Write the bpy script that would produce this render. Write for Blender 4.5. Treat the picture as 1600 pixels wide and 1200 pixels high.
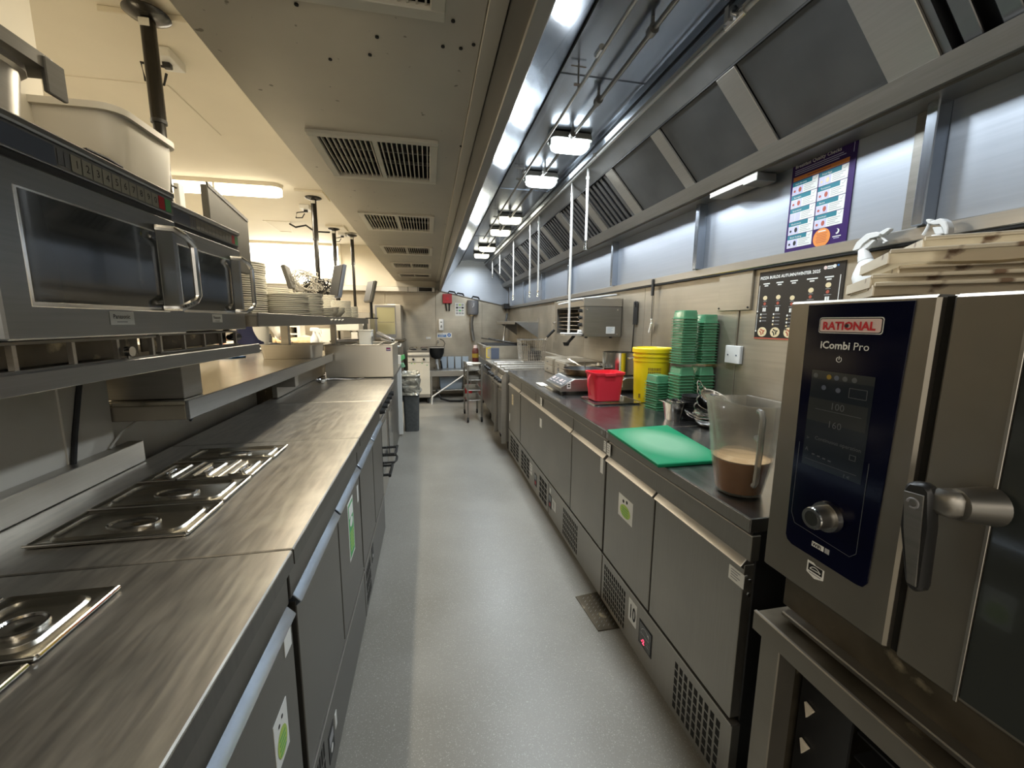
import bpy, bmesh, math, random
from mathutils import Vector, Matrix
random.seed(7)
for o in list(bpy.data.objects):
    bpy.data.objects.remove(o)
SC = bpy.context.scene
COL = SC.collection
PI = math.pi

# ------------------------------------------------------------------ camera
F, CX, CY, H = 635.0, 800.0, 600.0, 1.37
VP = Vector((670 - CX, 503 - CY, F)).normalized()
VV = Vector((-30, 4160, F)); VV -= VP * VV.dot(VP); VV.normalize()
XC = VV.cross(VP)
cam_d = bpy.data.cameras.new('camera')
cam_d.sensor_width = 36.0
cam_d.lens = 36.0 * F / 1600.0
cam_d.clip_start = 0.02
cam_d.clip_end = 60
cam = bpy.data.objects.new('camera', cam_d)
COL.objects.link(cam)
right = Vector((XC.x, VP.x, -VV.x))
up = -Vector((XC.y, VP.y, -VV.y))
fwd = Vector((XC.z, VP.z, -VV.z))
R = Matrix((right, up, -fwd)).transposed().to_4x4()
cam.matrix_world = Matrix.Translation((0, 0, H)) @ R
SC.camera = cam

# measuring helpers: the point of a world plane seen at a pixel of the 1600x1200 photograph
def _ray(x, y):
    d = Vector((x - CX, y - CY, F))
    return Vector((d.dot(XC), d.dot(VP), -d.dot(VV)))
def on_x(x, y, X):
    r = _ray(x, y); return r * (X / r.x) + Vector((0, 0, H))
def on_y(x, y, Y):
    r = _ray(x, y); return r * (Y / r.y) + Vector((0, 0, H))
def on_z(x, y, Z):
    r = _ray(x, y); return r * ((Z - H) / r.z) + Vector((0, 0, H))

# ------------------------------------------------------------------ world, lights, exposure
w = bpy.data.worlds.new('room_air'); SC.world = w
w.use_nodes = True
w.node_tree.nodes['Background'].inputs[0].default_value = (1.0, 0.93, 0.80, 1)
w.node_tree.nodes['Background'].inputs[1].default_value = 0.95
SC.view_settings.view_transform = 'Standard'
SC.view_settings.look = 'None'
SC.view_settings.gamma = 1.0
SC.view_settings.use_curve_mapping = False
SC.view_settings.exposure = 0.22
SC.cycles.max_bounces = 8
SC.cycles.diffuse_bounces = 5
SC.cycles.glossy_bounces = 4
SC.cycles.transmission_bounces = 6
SC.cycles.transparent_max_bounces = 10
SC.cycles.sample_clamp_indirect = 4.0
SC.cycles.use_denoising = True
SC.cycles.caustics_reflective = False
SC.cycles.caustics_refractive = False

def area(name, loc, sx, sy, power, col, rot=(0, 0, 0)):
    d = bpy.data.lights.new(name, 'AREA'); d.shape = 'RECTANGLE'
    d.size = sx; d.size_y = sy; d.energy = power; d.color = col
    o = bpy.data.objects.new(name, d); o.location = loc; o.rotation_euler = rot
    COL.objects.link(o); return o
COOL = (0.86, 0.94, 1.0); WARM = (1.0, 0.89, 0.71)
HOOD_LAMPS = [1.05, 1.70, 2.56, 3.22, 4.44, 5.06, 6.20, 6.85]
for yy in HOOD_LAMPS:
    area('hood_lamp_light', (0.87, yy, 2.40), 0.22, 0.09, (9 if yy < 2 else 13) if yy < 6 else 7, COOL)
LEFT_LIGHTS = [(-2.0, 4.65), (-3.1, 2.4), (-2.1, 7.0)]  # only the first has a fitting; the others are added warm fill
for xx, yy in LEFT_LIGHTS:
    area('left_tube_and_fill_light', (xx, yy, 2.56), 1.15, 0.10, 56, WARM)
for yy in (-1.2, -3.0):  # unseen fill lamps added behind the camera
    area('rear_fill_light', (-0.5, yy, 2.3), 1.2, 0.25, 38, (1.0, 0.90, 0.76))
# strip lights fixed along the ceiling side of the soffit, hidden above it from the aisle
for yy, pw_ in ((1.2, 2.2), (2.6, 10), (4.0, 11), (5.4, 11), (6.8, 10)):
    area('soffit_strip_light', (-0.64, yy, 2.30), 0.05, 1.25, pw_, (1.0, 0.90, 0.70), (0, math.radians(28), 0))

# ------------------------------------------------------------------ materials
def mat(name, col, rough=0.5, metal=0.0, spec=0.5, emit=None, estr=0.0, trans=0.0, ior=1.45, alpha=1.0, coat=0.0):
    m = bpy.data.materials.new(name); m.use_nodes = True
    b = m.node_tree.nodes['Principled BSDF']
    b.inputs['Base Color'].default_value = (*col, 1)
    b.inputs['Roughness'].default_value = rough
    b.inputs['Metallic'].default_value = metal
    b.inputs['Specular IOR Level'].default_value = spec
    b.inputs['Transmission Weight'].default_value = trans
    b.inputs['IOR'].default_value = ior
    b.inputs['Alpha'].default_value = alpha
    b.inputs['Coat Weight'].default_value = coat
    if emit:
        b.inputs['Emission Color'].default_value = (*emit, 1)
        b.inputs['Emission Strength'].default_value = estr
    return m

def textured(name, c1, c2, scale=(8, 8, 8), rough=(0.4, 0.6), metal=0.0, bump=0.0, detail=4, spec=0.5, blotch=None, fine=None, coords='Object'):
    """Principled with noise-driven colour, roughness and bump; scale may be anisotropic for a brushed grain."""
    m = mat(name, c1, 0.5, metal, spec)
    nt = m.node_tree; N = nt.nodes; L = nt.links
    b = N['Principled BSDF']
    tc = N.new('ShaderNodeTexCoord'); mp = N.new('ShaderNodeMapping')
    L.new(tc.outputs[coords], mp.inputs['Vector'])
    mp.inputs['Scale'].default_value = scale
    nz = N.new('ShaderNodeTexNoise'); nz.inputs['Scale'].default_value = 1.0
    nz.inputs['Detail'].default_value = detail
    L.new(mp.outputs['Vector'], nz.inputs['Vector'])
    rp = N.new('ShaderNodeValToRGB')
    rp.color_ramp.elements[0].position = 0.35; rp.color_ramp.elements[1].position = 0.65
    rp.color_ramp.elements[0].color = (*c1, 1); rp.color_ramp.elements[1].color = (*c2, 1)
    L.new(nz.outputs['Fac'], rp.inputs['Fac'])
    last = rp.outputs['Color']
    if blotch:
        n2 = N.new('ShaderNodeTexNoise'); n2.inputs['Scale'].default_value = blotch[1]; n2.inputs['Detail'].default_value = 6
        L.new(tc.outputs[coords], n2.inputs['Vector'])
        r2 = N.new('ShaderNodeValToRGB'); r2.color_ramp.elements[0].position = blotch[2]; r2.color_ramp.elements[1].position = blotch[3]
        L.new(n2.outputs['Fac'], r2.inputs['Fac'])
        mx = N.new('ShaderNodeMixRGB'); mx.inputs[2].default_value = (*blotch[0], 1)
        L.new(r2.outputs['Color'], mx.inputs[0]); L.new(last, mx.inputs[1]); last = mx.outputs[0]
    if fine:
        n3 = N.new('ShaderNodeTexNoise'); n3.inputs['Scale'].default_value = fine[1]; n3.inputs['Detail'].default_value = 2
        L.new(tc.outputs[coords], n3.inputs['Vector'])
        r3 = N.new('ShaderNodeValToRGB'); r3.color_ramp.elements[0].position = fine[2]; r3.color_ramp.elements[1].position = fine[3]
        L.new(n3.outputs['Fac'], r3.inputs['Fac'])
        mx = N.new('ShaderNodeMixRGB'); mx.inputs[2].default_value = (*fine[0], 1)
        L.new(r3.outputs['Color'], mx.inputs[0]); L.new(last, mx.inputs[1]); last = mx.outputs[0]
    L.new(last, b.inputs['Base Color'])
    mr = N.new('ShaderNodeMapRange'); mr.inputs['To Min'].default_value = rough[0]; mr.inputs['To Max'].default_value = rough[1]
    L.new(nz.outputs['Fac'], mr.inputs['Value']); L.new(mr.outputs['Result'], b.inputs['Roughness'])
    if bump:
        bp = N.new('ShaderNodeBump'); bp.inputs['Strength'].default_value = bump; bp.inputs['Distance'].default_value = 0.002
        L.new(nz.outputs['Fac'], bp.inputs['Height']); L.new(bp.outputs['Normal'], b.inputs['Normal'])
    return m

M = {}
M['steel'] = textured('brushed_steel', (0.46, 0.435, 0.39), (0.485, 0.46, 0.415), (6, 6, 220), (0.30, 0.38), 0.95, 0.01)
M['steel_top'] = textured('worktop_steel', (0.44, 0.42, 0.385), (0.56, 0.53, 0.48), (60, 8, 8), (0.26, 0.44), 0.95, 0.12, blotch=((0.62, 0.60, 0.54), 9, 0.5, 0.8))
M['steel_dark'] = textured('dull_dark_steel', (0.25, 0.24, 0.215), (0.28, 0.265, 0.24), (6, 6, 160), (0.34, 0.44), 0.9, 0.01)
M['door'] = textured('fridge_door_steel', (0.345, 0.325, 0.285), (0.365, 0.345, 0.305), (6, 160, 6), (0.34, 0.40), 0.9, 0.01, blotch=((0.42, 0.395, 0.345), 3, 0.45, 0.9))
M['door_dark_reflect'] = textured('door_steel_dark_reflection', (0.145, 0.138, 0.122), (0.16, 0.152, 0.135), (6, 160, 6), (0.32, 0.40), 0.85, 0.01)  # dark reflections on the left doors put into the base colour
M['edge_dark_reflect'] = textured('edge_steel_dark_reflection', (0.10, 0.095, 0.085), (0.13, 0.125, 0.11), (6, 60, 6), (0.3, 0.4), 0.85)  # dark reflection on the worktop edge painted as base colour
M['lip_blue_reflect'] = mat('lip_steel_blue_reflection', (0.50, 0.56, 0.63), 0.25, 1.0)  # blue reflection of the hood tinted into the lip colour
M['blank'] = textured('greasy_blank_panel', (0.125, 0.125, 0.122), (0.15, 0.15, 0.146), (5, 5, 5), (0.28, 0.42), 0.85, 0.02)
M['steel_bright'] = textured('bright_brushed_steel', (0.67, 0.63, 0.55), (0.68, 0.64, 0.56), (160, 4, 4), (0.27, 0.29), 0.95, 0.01)
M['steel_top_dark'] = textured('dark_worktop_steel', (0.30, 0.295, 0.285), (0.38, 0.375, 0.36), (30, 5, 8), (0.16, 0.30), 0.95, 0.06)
M['oven_steel'] = textured('oven_front_steel', (0.27, 0.245, 0.205), (0.30, 0.275, 0.23), (6, 6, 6), (0.32, 0.42), 0.85, 0.02, blotch=((0.22, 0.20, 0.165), 5, 0.5, 0.8))
M['mw_steel'] = textured('microwave_front_steel', (0.23, 0.235, 0.235), (0.25, 0.255, 0.255), (5, 5, 160), (0.26, 0.36), 0.85, 0.02)
M['numkey'] = mat('pale_number_key', (0.42, 0.40, 0.33), 0.45)
M['dimprint'] = mat('dim_screen_print', (0.10, 0.11, 0.12), 0.3)
M['hood'] = textured('blue_lit_hood_steel', (0.36, 0.395, 0.445), (0.385, 0.42, 0.475), (3, 260, 3), (0.20, 0.27), 0.97, 0.01)  # blue of the cool lamp light tinted into the steel
M['hood_slope'] = textured('blue_lit_slope_steel', (0.26, 0.295, 0.345), (0.285, 0.32, 0.37), (3, 260, 3), (0.17, 0.24), 0.97, 0.01)  # darker blue-tinted copy that holds down the lamp glare
M['hood_dull'] = textured('hood_dull_steel', (0.235, 0.235, 0.23), (0.27, 0.27, 0.265), (6, 6, 6), (0.35, 0.5), 0.9, 0.04)
M['chrome'] = mat('polished_steel', (0.72, 0.71, 0.69), 0.14, 1.0)
M['lid'] = textured('pan_lid_steel', (0.56, 0.53, 0.46), (0.62, 0.59, 0.51), (10, 60, 10), (0.20, 0.30), 1.0, 0.02)
M['wallsteel'] = textured('stained_wall_steel', (0.46, 0.41, 0.33), (0.50, 0.45, 0.36), (1.5, 1.5, 60), (0.36, 0.46), 0.75, 0.01, blotch=((0.27, 0.24, 0.19), 1.6, 0.42, 0.72))  # blotches mix stains with added darkening for contrast
M['wallblue'] = textured('clean_wall_steel', (0.43, 0.465, 0.52), (0.455, 0.49, 0.545), (2, 2, 120), (0.36, 0.42), 0.85, 0.01)
M['floor'] = textured('vinyl_floor', (0.265, 0.252, 0.22), (0.30, 0.285, 0.25), (3, 3, 3), (0.30, 0.42), 0.0, 0.03, blotch=((0.22, 0.205, 0.17), 1.3, 0.5, 0.8), fine=((0.42, 0.40, 0.35), 260, 0.60, 0.68))
M['soffit'] = textured('soffit_paint', (0.50, 0.45, 0.36), (0.56, 0.51, 0.41), (2.5, 2.5, 2.5), (0.35, 0.5), 0.25, 0.03, fine=((0.22, 0.19, 0.14), 26, 0.70, 0.74))
M['trimpaint'] = mat('soffit_trim_paint', (0.70, 0.65, 0.54), 0.45)
M['ceil'] = textured('cream_ceiling', (0.76, 0.71, 0.60), (0.80, 0.75, 0.635), (2, 2, 2), (0.6, 0.8), 0, 0.02)
M['cream'] = textured('cream_wall_paint', (0.74, 0.68, 0.56), (0.80, 0.74, 0.61), (2, 2, 2), (0.45, 0.6), 0, 0.02)
M['lowwall'] = textured('off_white_cladding', (0.78, 0.74, 0.65), (0.82, 0.78, 0.69), (2, 2, 2), (0.4, 0.55), 0, 0.02, blotch=((0.64, 0.60, 0.50), 5, 0.55, 0.85))
M['passtop'] = textured('pass_counter_steel', (0.50, 0.46, 0.37), (0.54, 0.495, 0.40), (30, 4, 4), (0.16, 0.24), 0.9, 0.01)
M['black'] = mat('black_plastic', (0.018, 0.018, 0.018), 0.4)
M['rubber'] = mat('black_rubber', (0.012, 0.012, 0.012), 0.7)
M['dark'] = mat('dark_void', (0.012, 0.011, 0.009), 0.8)
M['pole'] = mat('black_gloss_pole', (0.02, 0.018, 0.015), 0.22, 0.3)
M['glassdark'] = mat('dark_oven_glass', (0.03, 0.034, 0.032), 0.10, 0.0, 0.6, coat=0.3)
M['navy'] = mat('navy_control_glass', (0.0012, 0.0018, 0.014), 0.14, 0.0, 0.35)
M['screen'] = mat('unlit_touch_screen', (0.016, 0.022, 0.03), 0.14)
M['screen2'] = mat('dim_screen_band', (0.035, 0.04, 0.042), 0.16)
M['white'] = mat('white_plastic', (0.80, 0.80, 0.78), 0.4)
M['whitepaper'] = mat('white_paper', (0.82, 0.82, 0.78), 0.6)
M['offwhite'] = mat('milky_plastic_tub', (0.78, 0.72, 0.60), 0.4, trans=0.15)
M['ceramic'] = mat('cream_ceramic', (0.90, 0.87, 0.77), 0.25)
M['tubegreen'] = mat('green_clear_plastic', (0.13, 0.40, 0.21), 0.22, 0, 0.6, trans=0.25, alpha=0.9)
M['board'] = textured('green_board_plastic', (0.0, 0.23, 0.095), (0.0, 0.26, 0.11), (30, 30, 30), (0.4, 0.55), 0, 0.05)
M['yellow'] = mat('yellow_bucket_plastic', (0.88, 0.66, 0.012), 0.35)
M['brownprint'] = mat('brown_print', (0.30, 0.20, 0.02), 0.6)
M['red'] = mat('red_bucket_plastic', (0.80, 0.035, 0.06), 0.38)
M['redpaint'] = mat('red_cabinet_paint', (0.45, 0.02, 0.025), 0.4)
M['redlogo'] = mat('red_logo_print', (0.60, 0.02, 0.03), 0.5)
M['pink'] = mat('pale_pink_label', (0.80, 0.62, 0.58), 0.5)
M['purple'] = mat('purple_print', (0.035, 0.008, 0.11), 0.35)
M['orange'] = mat('orange_print', (0.85, 0.30, 0.07), 0.4)
M['teal'] = mat('teal_print', (0.02, 0.20, 0.26), 0.4)
M['lilac'] = mat('lilac_print', (0.62, 0.60, 0.80), 0.4)
M['redfood'] = mat('red_food_print', (0.45, 0.10, 0.06), 0.5)
M['greyprint'] = mat('grey_print', (0.35, 0.35, 0.36), 0.5)
M['menublack'] = mat('black_menu_print', (0.025, 0.022, 0.02), 0.30)
M['cheese'] = mat('pale_food_print', (0.80, 0.66, 0.40), 0.5)
M['lime'] = mat('lime_print', (0.45, 0.62, 0.12), 0.5)
M['greenprint'] = mat('green_print', (0.10, 0.42, 0.15), 0.5)
M['blueprint'] = mat('blue_print', (0.03, 0.16, 0.45), 0.5)
M['inkblack'] = mat('black_ink', (0.01, 0.01, 0.01), 0.5)
M['lamp'] = mat('lit_lamp_lens', (1, 1, 1), 0.4, emit=(0.85, 0.95, 1.0), estr=9)
M['lampwarm'] = mat('lit_lamp_lens_warm', (1, 1, 1), 0.4, emit=(1.0, 0.95, 0.75), estr=4.5)
M['tube'] = mat('lit_tube_diffuser', (1, 1, 1), 0.4, emit=(1.0, 0.88, 0.66), estr=5.0)
M['window'] = mat('glow_panel_face', (1, 1, 1), 0.5, emit=(1.0, 0.94, 0.80), estr=3.2)  # plain glow for the bright panel on the far wall
M['redled'] = mat('red_display_digits', (0.3, 0, 0), 0.5, emit=(1, 0.05, 0.12), estr=3)
M['glass'] = mat('clear_glass', (0.9, 0.95, 0.92), 0.05, 0, 0.5, trans=1.0, alpha=1.0)
M['jug'] = mat('scuffed_clear_plastic', (0.90, 0.84, 0.72), 0.24, 0, 0.4, trans=0.85, ior=1.15, alpha=0.50)
M['broth'] = textured('brown_broth', (0.62, 0.22, 0.04), (0.68, 0.27, 0.06), (20, 20, 20), (0.3, 0.4))
M['foam'] = textured('broth_foam', (0.60, 0.38, 0.18), (0.72, 0.50, 0.28), (60, 60, 60), (0.5, 0.7))
M['handleglass'] = mat('clear_handle_plastic', (0.62, 0.60, 0.54), 0.10, 0, 0.6, trans=0.6, ior=1.4)
M['greybin'] = textured('grey_bin_plastic', (0.075, 0.08, 0.08), (0.095, 0.10, 0.10), (30, 30, 30), (0.5, 0.65))
M['bag'] = textured('clear_bin_bag', (0.22, 0.215, 0.18), (0.42, 0.41, 0.35), (16, 16, 22), (0.08, 0.16), 0.3, 1.0, detail=3, spec=0.9)
M['bag'].node_tree.nodes['Bump'].inputs['Distance'].default_value = 0.02
M['maroon'] = mat('dark_red_sauce_plastic', (0.10, 0.025, 0.02), 0.3)
M['screenback'] = textured('grey_screen_back', (0.085, 0.08, 0.07), (0.11, 0.105, 0.09), (8, 8, 8), (0.35, 0.5))
M['bluebucket'] = mat('pale_blue_plastic', (0.42, 0.50, 0.58), 0.4)
M['brass'] = textured('scorched_pan_metal', (0.40, 0.28, 0.15), (0.10, 0.07, 0.05), (14, 14, 14), (0.3, 0.5), 0.8)
M['tray'] = textured('scorched_tray_steel', (0.84, 0.74, 0.57), (0.92, 0.83, 0.66), (3, 3, 30), (0.30, 0.45), 0.15, 0.05, blotch=((0.30, 0.20, 0.13), 22, 0.62, 0.70))
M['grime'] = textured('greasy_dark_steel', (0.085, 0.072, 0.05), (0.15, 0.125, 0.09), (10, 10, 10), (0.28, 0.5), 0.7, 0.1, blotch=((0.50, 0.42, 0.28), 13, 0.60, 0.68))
M['filter'] = textured('filter_steel', (0.22, 0.22, 0.225), (0.28, 0.28, 0.285), (6, 6, 6), (0.28, 0.4), 0.95, 0.03)
M['filterdark'] = mat('black_filter_gap', (0.010, 0.010, 0.012), 0.5, 0.2)  # near-black backing for the gaps between baffles
M['pipe'] = mat('white_painted_pipe', (0.74, 0.73, 0.70), 0.35, 0.2)
M['skin'] = mat('skin', (0.62, 0.36, 0.27), 0.5)
M['navycloth'] = mat('navy_cloth', (0.035, 0.04, 0.10), 0.8)
M['hair'] = mat('dark_hair', (0.03, 0.02, 0.015), 0.6)
M['whitecloth'] = mat('white_cloth', (0.78, 0.76, 0.70), 0.8)
M['bread'] = textured('bread_crust', (0.62, 0.46, 0.27), (0.72, 0.56, 0.36), (20, 20, 20), (0.6, 0.8))
M['greyplastic'] = mat('grey_plastic', (0.20, 0.20, 0.21), 0.45)
M['bluegrey'] = mat('blue_grey_screen_back', (0.10, 0.12, 0.17), 0.4)
M['wirewhite'] = mat('pale_cable', (0.60, 0.57, 0.50), 0.5)
M['darkglasswarm'] = mat('warm_oven_glass', (0.45, 0.42, 0.25), 0.12, 0.1, 0.6)
M['lampblack'] = mat('lamp_base_plastic', (0.45, 0.45, 0.42), 0.5)

# ------------------------------------------------------------------ mesh helpers
class MB:
    def __init__(s): s.bm = bmesh.new()
    def _bev(s, geom, bev, seg=1):
        if bev: bmesh.ops.bevel(s.bm, geom=geom, offset=bev, segments=seg, affect='EDGES', profile=0.5)
    def box(s, x0, x1, y0, y1, z0, z1, bev=0, seg=1):
        x0, x1 = min(x0, x1), max(x0, x1); y0, y1 = min(y0, y1), max(y0, y1); z0, z1 = min(z0, z1), max(z0, z1)
        v = [s.bm.verts.new((x, y, z)) for x in (x0, x1) for y in (y0, y1) for z in (z0, z1)]
        f = [s.bm.faces.new([v[i] for i in q]) for q in ((0, 1, 3, 2), (4, 6, 7, 5), (0, 4, 5, 1), (2, 3, 7, 6), (0, 2, 6, 4), (1, 5, 7, 3))]
        s._bev(list({e for q in f for e in q.edges}), bev, seg)
        return s
    def hexa(s, p, bev=0):
        v = [s.bm.verts.new(q) for q in p]
        f = [s.bm.faces.new([v[i] for i in q]) for q in ((0, 3, 2, 1), (4, 5, 6, 7), (0, 1, 5, 4), (1, 2, 6, 5), (2, 3, 7, 6), (3, 0, 4, 7))]
        s._bev(list({e for q in f for e in q.edges}), bev)
        return s
    def prism(s, pts, vec, bev=0):
        """closed outline (3D points) swept along vec"""
        vec = Vector(vec)
        a = [s.bm.verts.new(p) for p in pts]; b = [s.bm.verts.new(Vector(p) + vec) for p in pts]
        n = len(pts); fs = [s.bm.faces.new(a), s.bm.faces.new(b[::-1])]
        for i in range(n):
            j = (i + 1) % n
            fs.append(s.bm.faces.new((a[j], a[i], b[i], b[j])))
        s._bev(list({e for q in fs for e in q.edges}), bev)
        return s
    def cyl(s, p0, p1, r0, r1=None, n=14):
        p0, p1 = Vector(p0), Vector(p1); r1 = r0 if r1 is None else r1
        d = (p1 - p0).normalized(); a = d.orthogonal().normalized(); b = d.cross(a)
        A = [s.bm.verts.new(p0 + (a * math.cos(t) + b * math.sin(t)) * r0) for t in [2 * PI * i / n for i in range(n)]]
        B = [s.bm.verts.new(p1 + (a * math.cos(t) + b * math.sin(t)) * r1) for t in [2 * PI * i / n for i in range(n)]]
        s.bm.faces.new(A[::-1]); s.bm.faces.new(B)
        for i in range(n):
            j = (i + 1) % n; s.bm.faces.new((A[i], A[j], B[j], B[i]))
        return s
    def tube(s, pts, r, n=8, closed=False):
        pts = [Vector(p) for p in pts]; rings = []; m = len(pts); prev = None
        for i, p in enumerate(pts):
            a = pts[(i - 1) % m] if (i or closed) else p; b = pts[(i + 1) % m] if (i < m - 1 or closed) else p
            d = (b - a).normalized()
            if prev is None: u = d.orthogonal().normalized()
            else:
                u = prev - d * prev.dot(d)
                u = u.normalized() if u.length > 1e-6 else d.orthogonal().normalized()
            prev = u; v = d.cross(u)
            rings.append([s.bm.verts.new(p + (u * math.cos(t) + v * math.sin(t)) * r) for t in [2 * PI * k / n for k in range(n)]])
        for i in range(m if closed else m - 1):
            A, B = rings[i], rings[(i + 1) % m]
            for k in range(n):
                l = (k + 1) % n; s.bm.faces.new((A[k], A[l], B[l], B[k]))
        if not closed:
            s.bm.faces.new(rings[0][::-1]); s.bm.faces.new(rings[-1])
        return s
    def lathe(s, prof, c=(0, 0, 0), n=24, sx=1, sy=1):
        """profile of (r,z) from bottom to top; r=0 ends close"""
        c = Vector(c); rings = []
        for r, z in prof:
            if r < 1e-6: rings.append([s.bm.verts.new(c + Vector((0, 0, z)))])
            else: rings.append([s.bm.verts.new(c + Vector((r * sx * math.cos(2 * PI * k / n), r * sy * math.sin(2 * PI * k / n), z))) for k in range(n)])
        for A, B in zip(rings, rings[1:]):
            if len(A) == 1 and len(B) == 1: continue
            for k in range(n):
                l = (k + 1) % n
                if len(A) == 1: s.bm.faces.new((A[0], B[k], B[l]))
                elif len(B) == 1: s.bm.faces.new((A[k], A[l], B[0]))
                else: s.bm.faces.new((A[k], A[l], B[l], B[k]))
        return s
    def rrect_loft(s, secs, n=5, cap0=True, cap1=True):
        """lofted rounded rectangles: (cx,cy,hx,hy,r,z) from bottom to top"""
        rings = []
        for cx, cy, hx, hy, r, z in secs:
            ring = []
            for qx, qy, a0 in ((1, 1, 0), (-1, 1, PI / 2), (-1, -1, PI), (1, -1, 1.5 * PI)):
                for k in range(n):
                    t = a0 + (PI / 2) * k / (n - 1)
                    ring.append(s.bm.verts.new((cx + qx * (hx - r) + r * math.cos(t), cy + qy * (hy - r) + r * math.sin(t), z)))
            rings.append(ring)
        m = len(rings[0])
        for A, B in zip(rings, rings[1:]):
            for k in range(m):
                l = (k + 1) % m; s.bm.faces.new((A[k], A[l], B[l], B[k]))
        if cap0: s.bm.faces.new(rings[0][::-1])
        if cap1: s.bm.faces.new(rings[-1])
        return s
    def mesh(s, name, smooth=35):
        bmesh.ops.recalc_face_normals(s.bm, faces=s.bm.faces)
        me = bpy.data.meshes.new(name); s.bm.to_mesh(me); s.bm.free()
        if smooth:
            me.shade_smooth(); me.set_sharp_from_angle(angle=math.radians(smooth))
        return me

WORLD = {}
def wloc(o):
    v = Vector((0, 0, 0))
    while o is not None:
        v += o.location; o = o.parent
    return v
def part(name, mb, m, parent=None, smooth=35, label=None, local=False, kind=None):
    """link the builder's shape as ONE mesh object. World coordinates unless local."""
    me = mb if isinstance(mb, bpy.types.Mesh) else mb.mesh(name, smooth)
    if not me.materials: me.materials.append(M[m] if isinstance(m, str) else m)
    o = bpy.data.objects.new(name, me); COL.objects.link(o)
    if parent is not None:
        if not local: me.transform(Matrix.Translation(-wloc(parent)))
        o.parent = parent
    elif not local:
        vs = [v.co for v in me.vertices]
        c = Vector(((min(v.x for v in vs) + max(v.x for v in vs)) / 2, (min(v.y for v in vs) + max(v.y for v in vs)) / 2, min(v.z for v in vs)))
        me.transform(Matrix.Translation(-c)); o.location = c
    if label: o['label'] = label
    if kind: o['kind'] = kind
    return o
def tag(o, label, cat, group=None, kind=None):
    o['label'] = label; o['category'] = cat
    if group: o['group'] = group
    if kind: o['kind'] = kind
    return o
def thing(name, label, cat, loc=(0, 0, 0), group=None, rz=0):
    o = bpy.data.objects.new(name, None); COL.objects.link(o)
    o.location = loc; o.rotation_euler = (0, 0, rz); o.empty_display_size = 0.05
    return tag(o, label, cat, group)
def single(name, mb, m, label, cat, group=None, smooth=35):
    return tag(part(name, mb, m, None, smooth), label, cat, group)
def struct(name, mb, m, parent=None, smooth=35):
    o = part(name, mb, m, parent, smooth)
    if parent is None: o['kind'] = 'structure'
    return o
def dup(root, loc, rz=None, label=None, group=None, rot=None):
    r = root.copy(); COL.objects.link(r); r.location = loc
    if rz is not None: r.rotation_euler = (0, 0, rz)
    if rot is not None: r.rotation_euler = rot
    if label: r['label'] = label
    if group: r['group'] = group
    for ch in [c for c in root.children]:
        c = ch.copy(); COL.objects.link(c); c.parent = r
        for g in ch.children:
            d = g.copy(); COL.objects.link(d); d.parent = c
    return r
def text_mesh(s, size, o, u, v, extrude=0.0, bold=0.0, align='LEFT', sx=1.0):
    cu = bpy.data.curves.new('lettering', 'FONT'); cu.body = s; cu.size = size; cu.extrude = extrude; cu.offset = bold
    cu.align_x = align; cu.resolution_u = 2
    t = bpy.data.objects.new('lettering', cu); COL.objects.link(t)
    dg = bpy.context.evaluated_depsgraph_get(); dg.update()
    me = bpy.data.meshes.new_from_object(t.evaluated_get(dg))
    bpy.data.objects.remove(t); bpy.data.curves.remove(cu)
    u = Vector(u).normalized(); v = Vector(v).normalized(); n = u.cross(v)
    X = Matrix((u * sx, v, n)).transposed().to_4x4(); X.translation = Vector(o)
    me.transform(X); me.materials.clear()
    return me
class Sheet:
    """flat print laid on a surface: o = top left corner, u = reading direction, down = towards the foot"""
    def __init__(s, o, u, down=(0, 0, -1)):
        s.o = Vector(o); s.u = Vector(u).normalized(); s.d = Vector(down).normalized(); s.n = s.u.cross(-s.d); s.k = {}; s.t = []
    def P(s, x, y, l): return s.o + s.u * x + s.d * y + s.n * l
    def _mb(s, m): return s.k.setdefault(m, MB())
    def rect(s, x, y, w, h, m, l=0.0006, th=0.0004):
        mb = s._mb(m); p = [s.P(x, y, l), s.P(x + w, y, l), s.P(x + w, y + h, l), s.P(x, y + h, l)]
        mb.prism(p, -s.n * th); return s
    def poly(s, pts, m, l=0.0006, th=0.0004):
        s._mb(m).prism([s.P(x, y, l) for x, y in pts], -s.n * th); return s
    def disc(s, x, y, r, m, l=0.0008, n=20, ry=None):
        ry = ry or r
        s._mb(m).prism([s.P(x + r * math.cos(2 * PI * k / n), y + ry * math.sin(2 * PI * k / n), l) for k in range(n)], -s.n * 0.0004); return s
    def line(s, x0, y0, x1, y1, wd, m, l=0.0008):
        dx, dy = x1 - x0, y1 - y0; L = math.hypot(dx, dy) or 1; nx, ny = -dy / L * wd / 2, dx / L * wd / 2
        return s.poly([(x0 + nx, y0 + ny), (x1 + nx, y1 + ny), (x1 - nx, y1 - ny), (x0 - nx, y0 - ny)], m, l)
    def text(s, t, x, y, size, m, l=0.0010, bold=0.0, align='LEFT', sx=1.0, u=None, d=None):
        me = text_mesh(t, size, s.P(x, y, l), s.u, -s.d, 0, bold, align, sx)
        s.t.append((me, m)); return s
    def build(s, parent, names=None):
        names = names or {}
        for m, mb in s.k.items():
            many = sum(1 for f in mb.bm.faces if len(f.verts) != 4) > 2 or len(mb.bm.faces) > 6
            part(names.get(m, 'print'), mb, m, parent, smooth=0, kind='stuff' if many else None)
        for me, m in s.t: part('lettering', me, m, parent)
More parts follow.
